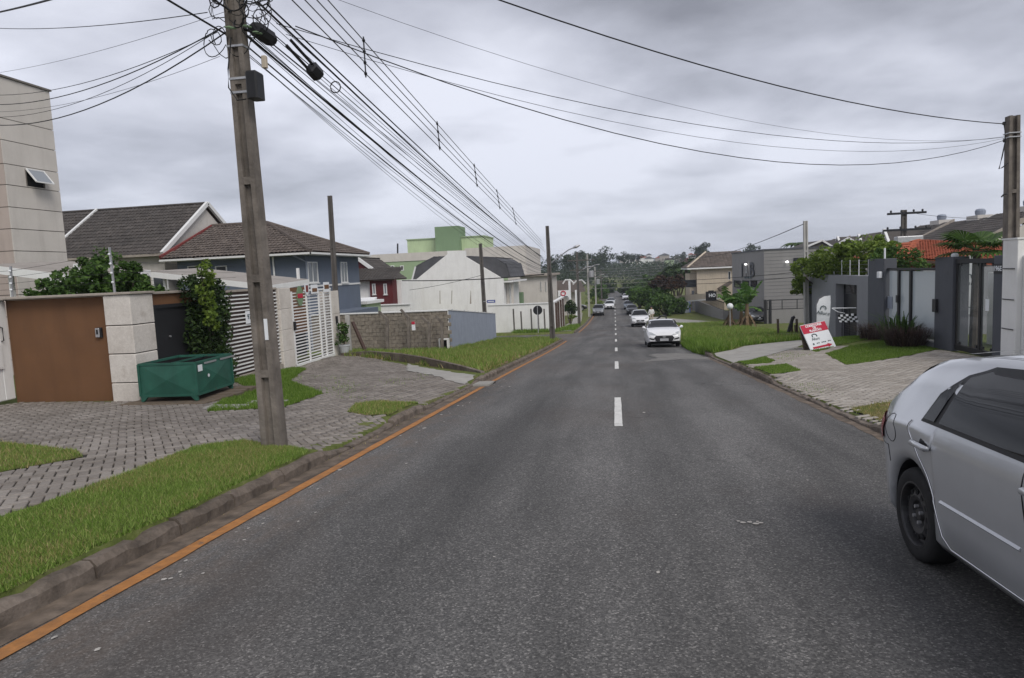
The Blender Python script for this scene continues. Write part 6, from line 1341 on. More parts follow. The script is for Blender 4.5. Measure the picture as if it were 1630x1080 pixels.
for i in range(15):
    a = i*2.4; el = (.65, .25, -.15)[i % 3]; put('frond', fan_leaf(c, (math.cos(a), math.sin(a), el), rng.uniform(1.0, 1.3), 0), M['leaf'], t)
# ornamental purple grasses and strap-leaved plants
def tuft(name, lbl, c, r_, h, n, mat, cat='grass clump', parent=None, lean=1.0, wid=.006):
    a = rng.uniform(0, 6.283, n); rr_ = r_*np.sqrt(rng.uniform(0, 1, n))*.45; x = c[0]+np.cos(a)*rr_; y = c[1]+np.sin(a)*rr_; z = np.array([G(p, q) for p, q in zip(x, y)])
    hh = h*rng.uniform(.5, 1.1, n); b = a+rng.normal(0, .5, n); ln = r_*rng.uniform(.2, lean, n); bs = np.stack([x, y, z], 1); w = np.stack([-np.sin(b)*wid, np.cos(b)*wid, 0*b], 1)
    mid = bs+np.stack([np.cos(b)*ln*.35, np.sin(b)*ln*.35, hh*.75], 1); tip = bs+np.stack([np.cos(b)*ln, np.sin(b)*ln, hh*rng.uniform(.75, 1.0, n)], 1)
    V = np.stack([bs-w, bs+w, mid+w*.9, mid-w*.9, tip+w*.15, tip-w*.15], 1).reshape(-1, 3); i = np.arange(n)[:, None]*6; Fc = np.concatenate([i+np.array([[0, 1, 2, 3]]), i+np.array([[3, 2, 4, 5]])])
    o = link(name, rawmesh(name, V, Fc), M[mat])
    return tag(o, lbl, cat)
tuft('ornamental_grass', 'small purplish ornamental grass clump before the glass fence', (8.7, 24.9), .75, .62, 420, 'leaf_purple'); tuft('ornamental_grass', 'large purplish ornamental grass clump at the broad charcoal pillar', (8.75, 22.2), 1.1, .7, 900, 'leaf_purple')
tuft('strap_leaf_plant', 'green strap leaved plant against the milky glass', (9.1, 23.9), .8, .95, 110, 'leaf', 'plant', lean=1.1, wid=.022); tuft('strap_leaf_plant', 'green strap leaved plant beside the broad charcoal pillar', (9.05, 22.9), .7, 1.0, 80, 'leaf', 'plant', lean=1.1, wid=.022)
# banana plants
def banana_leaf(base, az, L, el, droop, w):
    mb = MB(); d = Vector((math.cos(az), math.sin(az), 0)); s = Vector((-d.y, d.x, 0)); n = 9; mid = []
    for i in range(n+1):
        f = i/n; mid.append(Vector(base)+d*(L*f*math.cos(el)*(1-.12*f))+Vector((0, 0, L*(math.sin(el)*f-droop*f*f))))
    for side in (-1, 1):
        for i in range(1, n):
            f = i/n; ww = w*math.sin(math.pi*min(1, f*.9+.08))**.6; fw = rng.uniform(.82, 1.05); a, b = mid[i], mid[i+1]
            o1 = a+s*side*ww*fw+Vector((0, 0, -.25*ww+rng.normal(0, .03)))+d*.05; o2 = a.lerp(b, rng.uniform(.75, .97))+s*side*ww*fw*.95+Vector((0, 0, -.3*ww+rng.normal(0, .04)))+d*.05
            mb.add([a, a.lerp(b, .98), o2, o1], [(0, 1, 2, 3)])
    mb.tube(mid, [.03*(1-.8*i/n) for i in range(n+1)], 4); return mb
for k, (px, Yp, hpx, lbl) in enumerate(((1163, 55, 478, 'banana plant with tall arching leaves nearer the white hatchback'), (1189, 54, 474, 'banana plant with brown dead leaves farther from the road'), (1180, 57, 486, 'shorter banana plant between the two larger ones'))):
    b = AY(px, 524, Yp); b.z = G(b.x, Yp); tp = AY(px, hpx+10, Yp); t = thing('banana_plant', lbl, 'banana plant', b, 0, 'banana plants')
    put('stem', MB().tube([b-Vector((0, 0, .1)), b.lerp(tp, .5), tp], [.2, .17, .11], 8), M['drystem'], t)
    for i in range(9 if k < 2 else 6): az = i*2.4+k; put('leaf', banana_leaf(tp-Vector((0, 0, .1)), az, rng.uniform(2.4, 3.4), R(rng.uniform(38, 75)), rng.uniform(.3, .7), rng.uniform(.3, .42)), M['banana'], t)
    for i in range(7): az = i*.9+k; put('dead_leaf', banana_leaf(tp-Vector((0, 0, .5+rng.uniform(0, .5))), az, rng.uniform(.9, 1.4), R(-30), .75, .12), M['drystem'], t)
q = AY(1162, 488, 53.5); t = thing('globe_lamp', 'white globe garden lamp on a thin post before the banana plants', 'lamp', (q.x, 53.5, G(q.x, 53.5)))
put('globe', MB().lathe([(.05, -.24), (.19, -.15), (.25, 0), (.19, .17), (.05, .25)], q, 12), M['whiteprint'], t, True); put('post', MB().tube([(q.x, 53.5, G(q.x, 53.5)), q-Vector((0, 0, .2))], .035), M['steel'], t)
# street trees and shrubs further down
bush('shrub', 'dark round clipped tree beyond the low white corner wall', 'tree', AY(906, 489, 80), (.85, .9, .85), 26, 60, .11, 'leaf_dark'); bush('shrub', 'small round shrub at the foot of the clipped tree', 'shrub', AY(893, 503, 76), (.5, .5, .4), 9, 40, .09, 'leaf')
bush('shrub', 'flattened shrub on the pavement past the clipped tree', 'shrub', AY(908, 504, 78), (.8, .5, .35), 9, 40, .09, 'leaf_lime')
SH = [('street_tree', 'leafy street tree on the left verge by the oncoming cars', (955, 468, 165), (3.2, 3.2, 2.6), 30, 46, .3, 'leaf'), ('street_tree', 'dark street tree at the far end of the left pavement', (964, 461, 200), (3.4, 3.4, 3.0), 28, 46, .36, 'leaf_dark'), ('street_tree', 'yellow green bush under the left street trees', (945, 485, 140), (2.0, 1.6, 1.4), 18, 46, .2, 'leaf_lime'),
    ('street_tree', 'lush bush overhanging the right pavement next to the pedestrian', (1058, 484, 92), (2.6, 2.4, 1.5), 34, 50, .2, 'leaf'), ('street_tree', 'bright green bush above the dark parked cars', (1034, 470, 100), (2.6, 2.6, 2.0), 34, 50, .22, 'leaf'), ('street_tree', 'reddish brown leaved tree over the right pavement', (1064, 450, 100), (2.6, 2.6, 1.2), 34, 50, .22, 'leaf_red'),
    ('street_tree', 'pale green tree behind the parked dark cars', (1018, 470, 118), (2.6, 3, 1.8), 30, 46, .26, 'leaf'), ('street_tree', 'dark tree behind the reddish tree', (1078, 441, 128), (3.8, 3.5, 2.0), 34, 46, .32, 'leaf_dark'), ('street_tree', 'tall tree behind the bright green bush', (1040, 456, 140), (3.6, 4, 2.2), 34, 46, .34, 'leaf'),
    ('street_tree', 'far tree closing the right side of the street', (1004, 462, 170), (3.0, 3.4, 2.2), 28, 46, .36, 'leaf_dark'), ('street_tree', 'green bush beside the beige canopy', (1076, 490, 97), (1.8, 1.6, 1.2), 22, 46, .2, 'leaf'), ('street_tree', 'dark shrub left of the cream house', (1098, 425, 150), (3.2, 3, 2.0), 24, 46, .32, 'leaf_dark')]
for nm, lb, (px, py, Yp), rad, k, n, sz, mt in SH: bush(nm, lb, 'tree', AY(px, py, Yp), rad, int(k*1.3), n, sz, mt, grp='street trees')
def small_palm(lbl, px, py, Yp, L):
    c = AY(px, py, Yp); t = thing('palm_tree', lbl, 'palm', (c.x, Yp, g(Yp))); put('trunk', MB().tube([(c.x, Yp, g(Yp)-.2), c], [.28, .2], 7), M['bark'], t)
    for i in range(12):
        a = i*.55; mb = MB(); d = Vector((math.cos(a), math.sin(a), 0)); s = Vector((-d.y, d.x, 0)); p0 = None
        for j in range(6):
            f = j/5; p = c+d*L*f+Vector((0, 0, L*(.45*f-.75*f*f))); w = .28*L*math.sin(math.pi*min(1, f+.08))*.5
            if p0 is not None: mb.add([p0[0]-s*p0[1]-Vector((0, 0, p0[1]*.5)), p0[0], p, p-s*w-Vector((0, 0, w*.5))], [(0, 1, 2, 3)]); mb.add([p0[0]+s*p0[1]-Vector((0, 0, p0[1]*.5)), p0[0], p, p+s*w-Vector((0, 0, w*.5))], [(0, 1, 2, 3)])
            p0 = (p, w)
        put('frond', mb, M['leaf_dark'], t)
small_palm('dark palm crown above the grey building roof', 1267, 388, 110, 2.6); small_palm('palm with drooping fronds left of the cream house', 1092, 428, 120, 2.4); small_palm('palm rising among the right hand street trees', 1022, 446, 150, 2.4)
# woodland closing the view, one mass
VV = []; nW = 430
for i in range(nW):
    Yp = rng.uniform(228, 430); xc = rng.uniform(-85, 150); r_ = rng.uniform(3.0, 6.0); zc = -5.67+rng.uniform(2.0, 4.6)+(Yp-228)*.015
    if abs(xc) < 6 and Yp < 236: continue
    VV.append(leafcloud((xc, Yp, zc), (r_, r_, r_*.8), 190, .40, rng, .55))
for px, py, Yp, r_ in ((963, 407, 300, 5.5), (955, 411, 300, 4), (925, 412, 290, 4.5), (932, 409, 300, 3.5), (902, 416, 280, 4), (992, 412, 330, 3.5), (1010, 412, 350, 4), (878, 420, 270, 4), (1115, 405, 300, 4.2), (1119, 398, 300, 3.5), (1123, 408, 300, 3.5), (1084, 411, 400, 4), (1197, 400, 330, 4), (945, 418, 280, 5), (910, 420, 270, 5)):
    VV.append(clumps(AY(px, py, Yp), (r_*1.1, r_, r_*.8), 16, 70, .34, rng, (.35, .55)))
struct(leafobj('woodland', np.concatenate(VV), M['leaf_far']), 'stuff')['label'] = 'dark green wood beyond the end of the street'
VV = []
for i in range(230):
    Yp = rng.uniform(520, 1100); xc = rng.uniform(-60, 420); VV.append(leafcloud((xc, Yp, -5.67+rng.uniform(3, 7)+(Yp-430)*.010), (9, 9, 6), 34, 1.6, rng, .5))
struct(leafobj('far_woodland', np.concatenate(VV), M['leaf_far']), 'stuff')['label'] = 'far wooded ridge on the horizon'
# distant roofs on the ridge
rr = random.Random(12)
for i in range(34):
    Yp = rr.uniform(620, 1000); px = rr.uniform(985, 1165); py = rr.uniform(405, 414); a = AY(px, py, Yp); w = rr.uniform(5, 12); h = rr.uniform(5, 9)
    t = thing('distant_house', 'tiny pale house among the roofs on the far ridge', 'house', (a.x, Yp, a.z-h), 0, 'houses on the far ridge'); col = rr.choice(('whitewall', 'cream', 'beige', 'coping', 'whitewall'))
    put('wall', MB().box(a.x-w/2, a.x+w/2, Yp, Yp+8, -6, a.z), M[col], t); put('roof', MB().prism([(a.x-w/2-.5, Yp-.5, a.z), (a.x+w/2+.5, Yp-.5, a.z), (a.x, Yp-.5, a.z+2)], (0, 9, 0)), M[rr.choice(('tile_brown', 'tile_orange', 'tile_grey'))], t)
for lb, px0_, px1_, py0, py1, Yp, m_ in (('pale green block on the far ridge', 1059, 1073, 413, 422, 420, 'greenpale'), ('red roofed hall on the far ridge', 1084, 1097, 413, 420, 430, 'redtrim'), ('white hall beside the red roof on the far ridge', 1098, 1108, 409, 416, 450, 'whitewall'), ('cream cottage left of the pale green block', 1048, 1058, 421, 428, 380, 'cream')):
    a, b = AY(px0_, py0, Yp), AY(px1_, py1, Yp); t = thing('distant_house', lb, 'building', ((a.x+b.x)/2, Yp, -5.6)); put('wall', MB().box(a.x, b.x, Yp, Yp+8, -6, a.z-.5), M[m_], t); put('roof', MB().prism([(a.x-.4, Yp-.4, a.z-.5), (b.x+.4, Yp-.4, a.z-.5), (b.x-1, Yp-.4, a.z+.6), (a.x+1, Yp-.4, a.z+.6)], (0, 9, 0)), M['tile_brown' if m_ != 'redtrim' else 'redtrim'], t)
# ---------------------------------------------------------------- vehicles
def smooth_interp(T, v):
    """monotone-ish cubic through the table"""
    xs = [a for a, _ in T]; ys = [b for _, b in T]
    if v <= xs[0]: return ys[0]
    if v >= xs[-1]: return ys[-1]
    i = _bs.bisect_right(xs, v)-1; h = xs[i+1]-xs[i]; t_ = (v-xs[i])/h
    def m_(k):
        if k == 0: return (ys[1]-ys[0])/(xs[1]-xs[0])
        if k == len(xs)-1: return (ys[-1]-ys[-2])/(xs[-1]-xs[-2])
        a = (ys[k]-ys[k-1])/(xs[k]-xs[k-1]); b = (ys[k+1]-ys[k])/(xs[k+1]-xs[k]); return 0 if a*b <= 0 else 2*a*b/(a+b)
    return (2*t_**3-3*t_*t_+1)*ys[i]+(t_**3-2*t_*t_+t_)*h*m_(i)+(-2*t_**3+3*t_*t_)*ys[i+1]+(t_**3-t_*t_)*h*m_(i+1)
HATCH = dict(L=3.9, W=1.66, wr=.30, ax=(-1.32, 1.15), sill=.20, top=[(-1.95, .54), (-1.94, .70), (-1.90, .84), (-1.82, .955), (-1.66, 1.11), (-1.42, 1.285), (-1.24, 1.32), (-.8, 1.35), (-.2, 1.355), (.25, 1.31), (.65, 1.16), (1.0, 1.0), (1.3, .95), (1.65, .86), (1.86, .72), (1.95, .54)], belt=[(-1.95, .90), (-1.2, .915), (0, .905), (1.0, .87), (1.95, .83)])
SUV = dict(L=4.1, W=1.76, wr=.34, ax=(-1.25, 1.27), sill=.28, top=[(-2.05, .7), (-2.03, .95), (-1.97, 1.15), (-1.85, 1.42), (-1.7, 1.58), (-1.4, 1.65), (-.4, 1.68), (.15, 1.62), (.6, 1.36), (.95, 1.13), (1.3, 1.09), (1.7, 1.02), (1.95, .86), (2.05, .62)], belt=[(-2.05, 1.1), (0, 1.08), (1.0, 1.04), (2.05, .95)])
SEDAN = dict(L=4.3, W=1.72, wr=.31, ax=(-1.3, 1.32), sill=.2, top=[(-2.15, .6), (-2.13, .85), (-2.0, 1.0), (-1.6, 1.05), (-1.3, 1.15), (-.85, 1.4), (-.3, 1.46), (.2, 1.42), (.65, 1.22), (1.05, 1.0), (1.45, .95), (1.85, .86), (2.07, .72), (2.15, .52)], belt=[(-2.15, .95), (0, .93), (1.0, .9), (2.15, .82)])
VAN = dict(L=5.0, W=1.9, wr=.34, ax=(-1.5, 1.6), sill=.28, top=[(-2.5, 1.2), (-2.49, 1.9), (-2.4, 2.12), (-2.0, 2.18), (.8, 2.18), (1.35, 2.05), (1.75, 1.5), (1.95, 1.2), (2.3, 1.08), (2.46, .9), (2.5, .6)], belt=[(-2.5, 1.15), (2.5, 1.1)])
class Body:
    def __init__(s, d): s.d = d
    def plan(s, x):
        L = s.d['L']/2; e = L-abs(x); k = min(1, max(0, e/.55)); return .80+.20*math.sqrt(max(0, 1-(1-k)**2.4))
    def arch(s, x):
        z = s.d['sill']
        for a in s.d['ax']:
            r_ = s.d['wr']+.055; q = r_*r_-(x-a)**2
            if q > 0: z = max(z, s.d['wr']*.98+math.sqrt(q))
        e = s.d['L']/2-abs(x); z = max(z, s.d['sill']+.10*max(0, 1-e/.4)); return z
    def sec(s, x):
        w = s.d['W']/2*s.plan(x); zt = smooth_interp(s.d['top'], x); zb = min(smooth_interp(s.d['belt'], x), zt-.07); z0 = s.arch(x); z0 = min(z0, zb-.16)
        hh = max(0, zt-zb); yr = w*.955-.40*min(hh, .62); yr = max(yr, w*.5)
        q = zb-z0; f = lambda a: z0+q*a
        mz = zb+(zt-zb)*.55; my = w*.955+(yr-w*.955)*.48
        return [(0, z0), (w*.92, z0), (w*.965, f(.07)), (w*.975, f(.30)), (w*.982, f(.55)), (w*1.0, f(.83)), (w*.982, f(.93)), (w*.955, zb), (my, mz), (yr+.015, zt-.075*min(1, hh/.3)-.006), (yr*.88, zt-.022), (yr*.5, zt-.004), (0, zt)]
    def yside(s, x, z):
        P = s.sec(x)[1:10]
        if z <= P[0][1]: return P[0][0]
        for (ya, za), (yb, zb) in zip(P, P[1:]):
            if za <= z <= zb and zb > za: return ya+(yb-ya)*(z-za)/(zb-za)
        return P[-1][0]
    def ztop(s, x, y):
        P = s.sec(x)[7:]; y = abs(y)
        for (ya, za), (yb, zb) in zip(P, P[1:]):
            if yb <= y <= ya and ya > yb: return za+(zb-za)*(ya-y)/(ya-yb)
        return P[-1][1] if y < P[-1][0] else P[0][1]
    def xend(s, y, z, sg):
        lo, hi = 0.0, s.d['L']/2
        ins = lambda x: abs(y) <= s.yside(sg*x, z) and z <= s.ztop(sg*x, y)
        if ins(hi): return sg*hi
        for _ in range(26):
            m_ = (lo+hi)/2
            if ins(m_): lo = m_
            else: hi = m_
        return sg*lo
def car(name, lbl, d, paint, x, y, rotz, pitch, cat='car', grp=None, detail=1, rim='rimsilver', quarter=True):
    B = Body(d); L = d['L']/2
    t = thing(name, lbl, cat, (x, y, RZ(max(-3.4, min(3.3, x)), y)+.0), 0, grp); t.rotation_euler = (0, pitch, rotz)
    xs = set(np.linspace(-L, L, 46 if detail < 2 else 74)); 
    for e in (.01, .03, .07, .13, .2, .3): xs |= {L-e, -L+e}
    for a in d['ax']:
        r_ = d['wr']+.055
        for q in (-1, -.995, -.96, -.87, -.7, -.45, 0, .45, .7, .87, .96, .995, 1): xs.add(a+r_*q)
    xs = sorted(xs); n = 13; rows = [B.sec(v) for v in xs]; m = MB(); N = 2*n-2; vs = []
    for v, P in zip(xs, rows):
        for q in P: vs.append((v, q[0], q[1]))
        for q in P[-2:0:-1]: vs.append((v, -q[0], q[1]))
    fs = []; mi = []
    for i in range(len(xs)-1):
        for k in range(N):
            j = (k+1) % N; fs.append((i*N+k, i*N+j, (i+1)*N+j, (i+1)*N+k)); mi.append(1 if k in (0, N-1) else 0)
    b = len(m.v); m.v = vs; m.f = fs+[tuple(range(N-1, -1, -1)), tuple(range((len(xs)-1)*N, len(xs)*N))]; m.mi = mi+[0, 0]
    body = put('body', m, [paint, M['blackplastic']], t, True, False)
    def side(nm, poly, off, mat, sides=(1, -1), step=.12, parent=t):
        for s in sides:
            v2, f2 = cut2d(poly, step); put(nm, MB().add([(px, s*(B.yside(px, pz)+off), pz) for px, pz, _ in v2], f2), mat, parent, True, False)
    def endp(nm, poly, off, mat, sg, mirror=True, step=.09):
        for s in ((1, -1) if mirror else (1,)):
            v2, f2 = cut2d([(s*p[0], p[1]) for p in poly], step); put(nm, MB().add([(B.xend(a, b_, sg)+sg*off, a, b_) for a, b_, _ in v2], f2), mat, t, True, False)
    def toppatch(nm, poly, off, mat):
        v2, f2 = cut2d(poly, .09); put(nm, MB().add([(px+off*(.5 if px > 0 else -.5), py, B.ztop(px, py)+off) for px, py, _ in v2], f2), mat, t, True, False)
    def side_line(nm, pts, rad, mat, off=.0, sides=(1, -1)):
        for s in sides:
            P = []
            for (a, b_), (c, e) in zip(pts, pts[1:]):
                for k in range(6): f = k/6; P.append((a+(c-a)*f, b_+(e-b_)*f))
            P.append(pts[-1]); put(nm, MB().tube([(px, s*(B.yside(px, pz)+off), pz) for px, pz in P], rad, 4), mat, t, world=False)
    g_ = M['carglass']; W2 = d['W']/2
    tp = d['top']; zmax = max(b_ for a, b_ in tp); bt = lambda v: smooth_interp(d['belt'], v)
    def roofx(z, front):      # where the silhouette passes height z
        rng_ = np.linspace(0, L, 200) if front else np.linspace(0, -L, 200)
        for v in rng_:
            if smooth_interp(tp, v) < z: return v
        return rng_[-1]
    xf0, xf1 = roofx(bt(.9)+.10, True), roofx(zmax-.05, True); xr0, xr1 = roofx(bt(-1.5)+.10, False), roofx(zmax-.07, False)
    yb = lambda v, k=.93: B.sec(v)[9][0]*k
    toppatch('windscreen', [(xf1, -yb(xf1)), (xf1, yb(xf1)), (xf0, yb(xf0, 1.0)), (xf0, -yb(xf0, 1.0))], .008, g_)
    if d is not VAN: toppatch('rear_window', [(xr1, yb(xr1)), (xr1, -yb(xr1)), (xr0, -yb(xr0, .95)), (xr0, yb(xr0, .95))], .008, g_)
    if d is HATCH:
        side('window_trim', [(-1.17, .93), (.98, .875), (.5, 1.235), (.15, 1.30), (-.2, 1.31), (-.62, 1.30), (-.86, 1.235), (-1.05, 1.11)], .004, M['blackplastic'])
        side('side_window', [(-1.14, .95), (-1.0, .948), (-.87, 1.205), (-1.03, 1.10)], .010, g_)
        side('side_window', [(-.94, .948), (-.09, .93), (-.09, 1.29), (-.6, 1.283), (-.82, 1.225)], .010, g_); side('side_window', [(-.03, .93), (.88, .90), (.47, 1.21), (.15, 1.28), (-.03, 1.29)], .010, g_)
    elif d is VAN: side('side_window', [(.75, 1.25), (1.6, 1.22), (1.3, 1.75), (.75, 1.8)], .01, g_)
    else:
        x0, x1 = xr0+.25, xf0-.12; zb0 = bt(0)+.03; zt0 = zmax-.11
        side('side_window', [(x0, zb0+.02), (-.12, zb0), (-.12, zt0), (xr1+.25, zt0-.03)], .008, g_); side('side_window', [(-.05, zb0), (x1, zb0-.01), (xf1+.0, zt0-.05), (-.05, zt0)], .008, g_)
    sz = d['sill']
    # ends
    fz = smooth_interp(tp, L-.12)
    endp('headlight', [(W2*.42, fz-.16), (W2*.86, fz-.12), (W2*.84, fz+.02), (W2*.66, fz-.03)] if d is not SUV else [(W2*.46, fz-.1), (W2*.86, fz-.06), (W2*.84, fz+.06), (W2*.6, fz+.03)], .012, M['headlamp'], 1)
    endp('grille', [(-W2*.46, fz-.17), (W2*.46, fz-.17), (W2*.58, fz-.29), (W2*.42, fz-.45), (-W2*.42, fz-.45), (-W2*.58, fz-.29)] if d is not SUV else [(-W2*.40, fz-.2), (W2*.40, fz-.2), (W2*.46, fz-.28), (W2*.34, fz-.36), (-W2*.34, fz-.36), (-W2*.46, fz-.28)], .014, M['blackplastic'], 1, False)
    endp('number_plate', [(-.2, fz-.43), (.2, fz-.43), (.2, fz-.31), (-.2, fz-.31)], .024, M['steel'], 1, False)
    endp('emblem', [(-.07, fz-.27), (.07, fz-.27), (.07, fz-.21), (-.07, fz-.21)], .022, M['chrome'], 1, False)
    endp('fog_light', [(W2*.56, sz+.17), (W2*.86, sz+.21), (W2*.84, sz+.29), (W2*.56, sz+.22)], .012, M['blackplastic'], 1)
    endp('lower_intake', [(-W2*.5, sz+.12), (W2*.5, sz+.12), (W2*.5, sz+.17), (-W2*.5, sz+.17)], .012, M['blackplastic'], 1, False)
    endp('taillight', [(W2*.58, .74), (W2*.9, .72), (W2*.88, .95), (W2*.64, .93)], .012, M['redlamp'], -1); endp('number_plate', [(-.2, .62), (.2, .62), (.2, .74), (-.2, .74)], .02, M['steel'], -1, False)
    side('taillight', [(-L+.02, .70), (-L+.22, .72), (-L+.26, .86), (-L+.12, .90), (-L+.05, .84)], .012, M['redlamp'], step=.05)
    # details of the sides
    if detail:
        xd = d['ax'][0]+.16; ar = d['ax'][0]; SEAM = [(ar+.03, bt(ar)-.0), (ar+.07, .80), (ar+.14, .71), (ar+.25, .615), (ar+.335, .50), (ar+.385, .38), (ar+.43, .30), (ar+.53, sz+.055)]
        side_line('door_seam', SEAM+[(.9, sz+.05)], .0045, M['blackplastic']); side_line('door_seam', [(-.06, bt(0)-.01), (-.04, .6), (-.06, sz+.06)], .0045, M['blackplastic'])
        side_line('door_seam', [(.92, bt(.9)-.02), (.96, .6), (.9, sz+.06)], .0045, M['blackplastic'])
        for hx in (xd+.1, .1):
            for s in (1, -1):
                yy = B.yside(hx, .80); h0 = put('door_handle', MB().tube([(hx-.1, s*(yy+.012), .798), (hx-.08, s*(yy+.038), .80), (hx+.07, s*(yy+.038), .796), (hx+.1, s*(yy+.012), .79)], [.014, .018, .018, .012], 8), paint, t, True, False)
                put('handle_shade', MB().add([(hx+.055*math.cos(a_), s*(B.yside(hx, .80)+.004), .80+.042*math.sin(a_)) for a_ in np.linspace(0, 6.28, 13)[:-1]], [tuple(range(12))]), M['blackplastic'], h0, world=False)  # flat dark ellipse: shade behind the handle, put in as colour
        side_line('side_moulding', [(ar+.44, .50), (-.09, .495)], .012, paint, .0); side_line('side_moulding', [(-.03, .495), (.88, .49)], .012, paint, .0)
        if detail > 1:
            side_line('door_highlight', [(a_+.014, b_) for a_, b_ in SEAM]+[(.9, sz+.062)], .003, M['chrome'], .003)  # bright tube beside the seam stands in for a reflection
            side_line('fuel_cap', [(-1.58+.095*math.cos(a_), .82+.095*math.sin(a_)) for a_ in np.linspace(0, 6.28, 16)], .003, M['blackplastic'], .0, (-1, ))
            side_line('bumper_seam', [(-L+.05, .70), (-L+.3, .69), (d['ax'][0]-.31, .58)], .004, M['blackplastic'])
            toppatch('spoiler', [(-1.22, -.52), (-1.02, -.54), (-1.02, .54), (-1.22, .52)], .025, paint)
            toppatch('roof_gutter', [(-1.0, .50), (.2, .47), (.2, .485), (-1.0, .515)], .006, M['blackplastic']); toppatch('roof_gutter', [(-1.0, -.515), (.2, -.485), (.2, -.47), (-1.0, -.50)], .006, M['blackplastic'])
            pass
    for s in (1, -1):
        xm = xf0-.28; ym_ = s*(B.yside(xm, bt(xm)+.02)); put('mirror', MB().tube([(xm, ym_, bt(xm)+.03), (xm, ym_+s*.06, bt(xm)+.06), (xm-.02, ym_+s*.13, bt(xm)+.09), (xm-.02, ym_+s*.2, bt(xm)+.09)], [.03, .04, .085, .05], 8), paint, t, True, False)
    # wheels
    wr = d['wr']
    for a in d['ax']:
        for s in (1, -1):
            yo = s*(W2-.055); w = bpy.data.objects.new('wheel', None); COL.objects.link(w); w.parent = t; w.location = (a, yo, wr)
            pr = [(wr*.66, .0), (wr*.70, .005), (wr*.86, .012), (wr*.955, .0), (wr, -.03), (wr, -.15), (wr*.95, -.18), (wr*.66, -.18)]
            put('tyre', MB().lathe([(r_, s*h) for r_, h in pr], (0, 0, 0), 32 if detail > 1 else 18, axis='y', cap=False), M['tyre'], w, True, False)
            rp = [(wr*.70, .006), (wr*.66, .006), (wr*.645, -.005), (wr*.62, -.045), (wr*.55, -.05), (wr*.50, -.022), (wr*.40, -.012), (wr*.30, -.022), (wr*.26, -.045), (wr*.15, -.045), (wr*.12, -.02), (.001, -.018)]
            put('rim', MB().lathe([(r_, s*h) for r_, h in rp], (0, 0, 0), 32 if detail > 1 else 16, axis='y', cap=False), M[rim], w, False, False)
            if detail > 1:
                for k in range(12): a_ = k*math.pi/6; put('vent_hole', MB().lathe([(.02, s*-.03), (.02, s*.004)], (wr*.47*math.cos(a_), -.018*s, wr*.47*math.sin(a_)), 8, axis='y'), M['dark_in'], w, False, False)
                for k in range(4): a_ = k*math.pi/2+.4; put('wheel_nut', MB().lathe([(.012, s*-.03), (.012, s*-.008)], (wr*.17*math.cos(a_), 0, wr*.17*math.sin(a_)), 6, axis='y'), M['steel'], w, False, False)
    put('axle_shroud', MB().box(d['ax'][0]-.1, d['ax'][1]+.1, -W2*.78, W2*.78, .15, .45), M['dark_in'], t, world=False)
    return t
SILVER = carpaint('silver_paint', (.52, .53, .545), .45, .3); WHITE = carpaint('white_car_paint', (.74, .745, .76), 0, .3); GREY = carpaint('grey_car_paint', (.20, .21, .225), .5, .35); BLACK = carpaint('black_car_paint', (.018, .019, .022), .2, .3); BLUEG = carpaint('bluegrey_car_paint', (.13, .16, .20), .4, .35)
FAC = R(-90)
car('parked_car', 'silver hatchback with black steel wheels parked at the near right', HATCH, SILVER, 2.64, 3.22, FAC, -.066, detail=2, rim='rimblack')
car('parked_car', 'white hatchback with open black grille parked by the tall grass', HATCH, WHITE, 2.30, 35.1, FAC, -.068, grp='cars on the street')
car('parked_car', 'white compact utility car parked behind the white hatchback', SUV, WHITE, 2.42, 69.5, FAC, -.05, grp='cars on the street')
car('parked_car', 'black car parked behind the white utility car', SEDAN, BLACK, 2.5, 104.5, FAC, -.02, grp='cars on the street', detail=0)
car('parked_car', 'blue grey car parked behind the black car, under the bushes', SEDAN, BLUEG, 2.35, 120, FAC, 0, grp='cars on the street', detail=0)
car('parked_car', 'grey estate car parked at the left kerb beyond the side street', SUV, GREY, -2.5, 104, FAC, -.02, grp='cars on the street', detail=0)
car('moving_car', 'white car coming up the left lane, in front of another', SEDAN, WHITE, -.95, 122.5, FAC, 0, grp='cars on the street', detail=0)
car('moving_car', 'second pale car following in the left lane', HATCH, SILVER, -.75, 136, FAC, 0, grp='cars on the street', detail=0)
car('parked_car', 'white car parked far down the right side before the van', HATCH, WHITE, 2.5, 155, FAC, 0, grp='cars on the street', detail=0)
car('parked_van', 'white van far down the right side of the street', VAN, WHITE, 2.3, 172, FAC, 0, 'van', detail=0)
cq = AY(1199, 498, 63.5)
c_ = car('parked_car', 'black car in the forecourt before the grey building', SEDAN, BLACK, 12.7, 64.8, FAC, -.04, detail=0); c_.location.z = G(12.7, 64)+.02
c_ = car('parked_car', 'dark car parked across the left pavement beside the pale pole', SEDAN, BLACK, -6.9, 118, R(0), 0, detail=0); c_.location.z = G(-7, 118)+.02
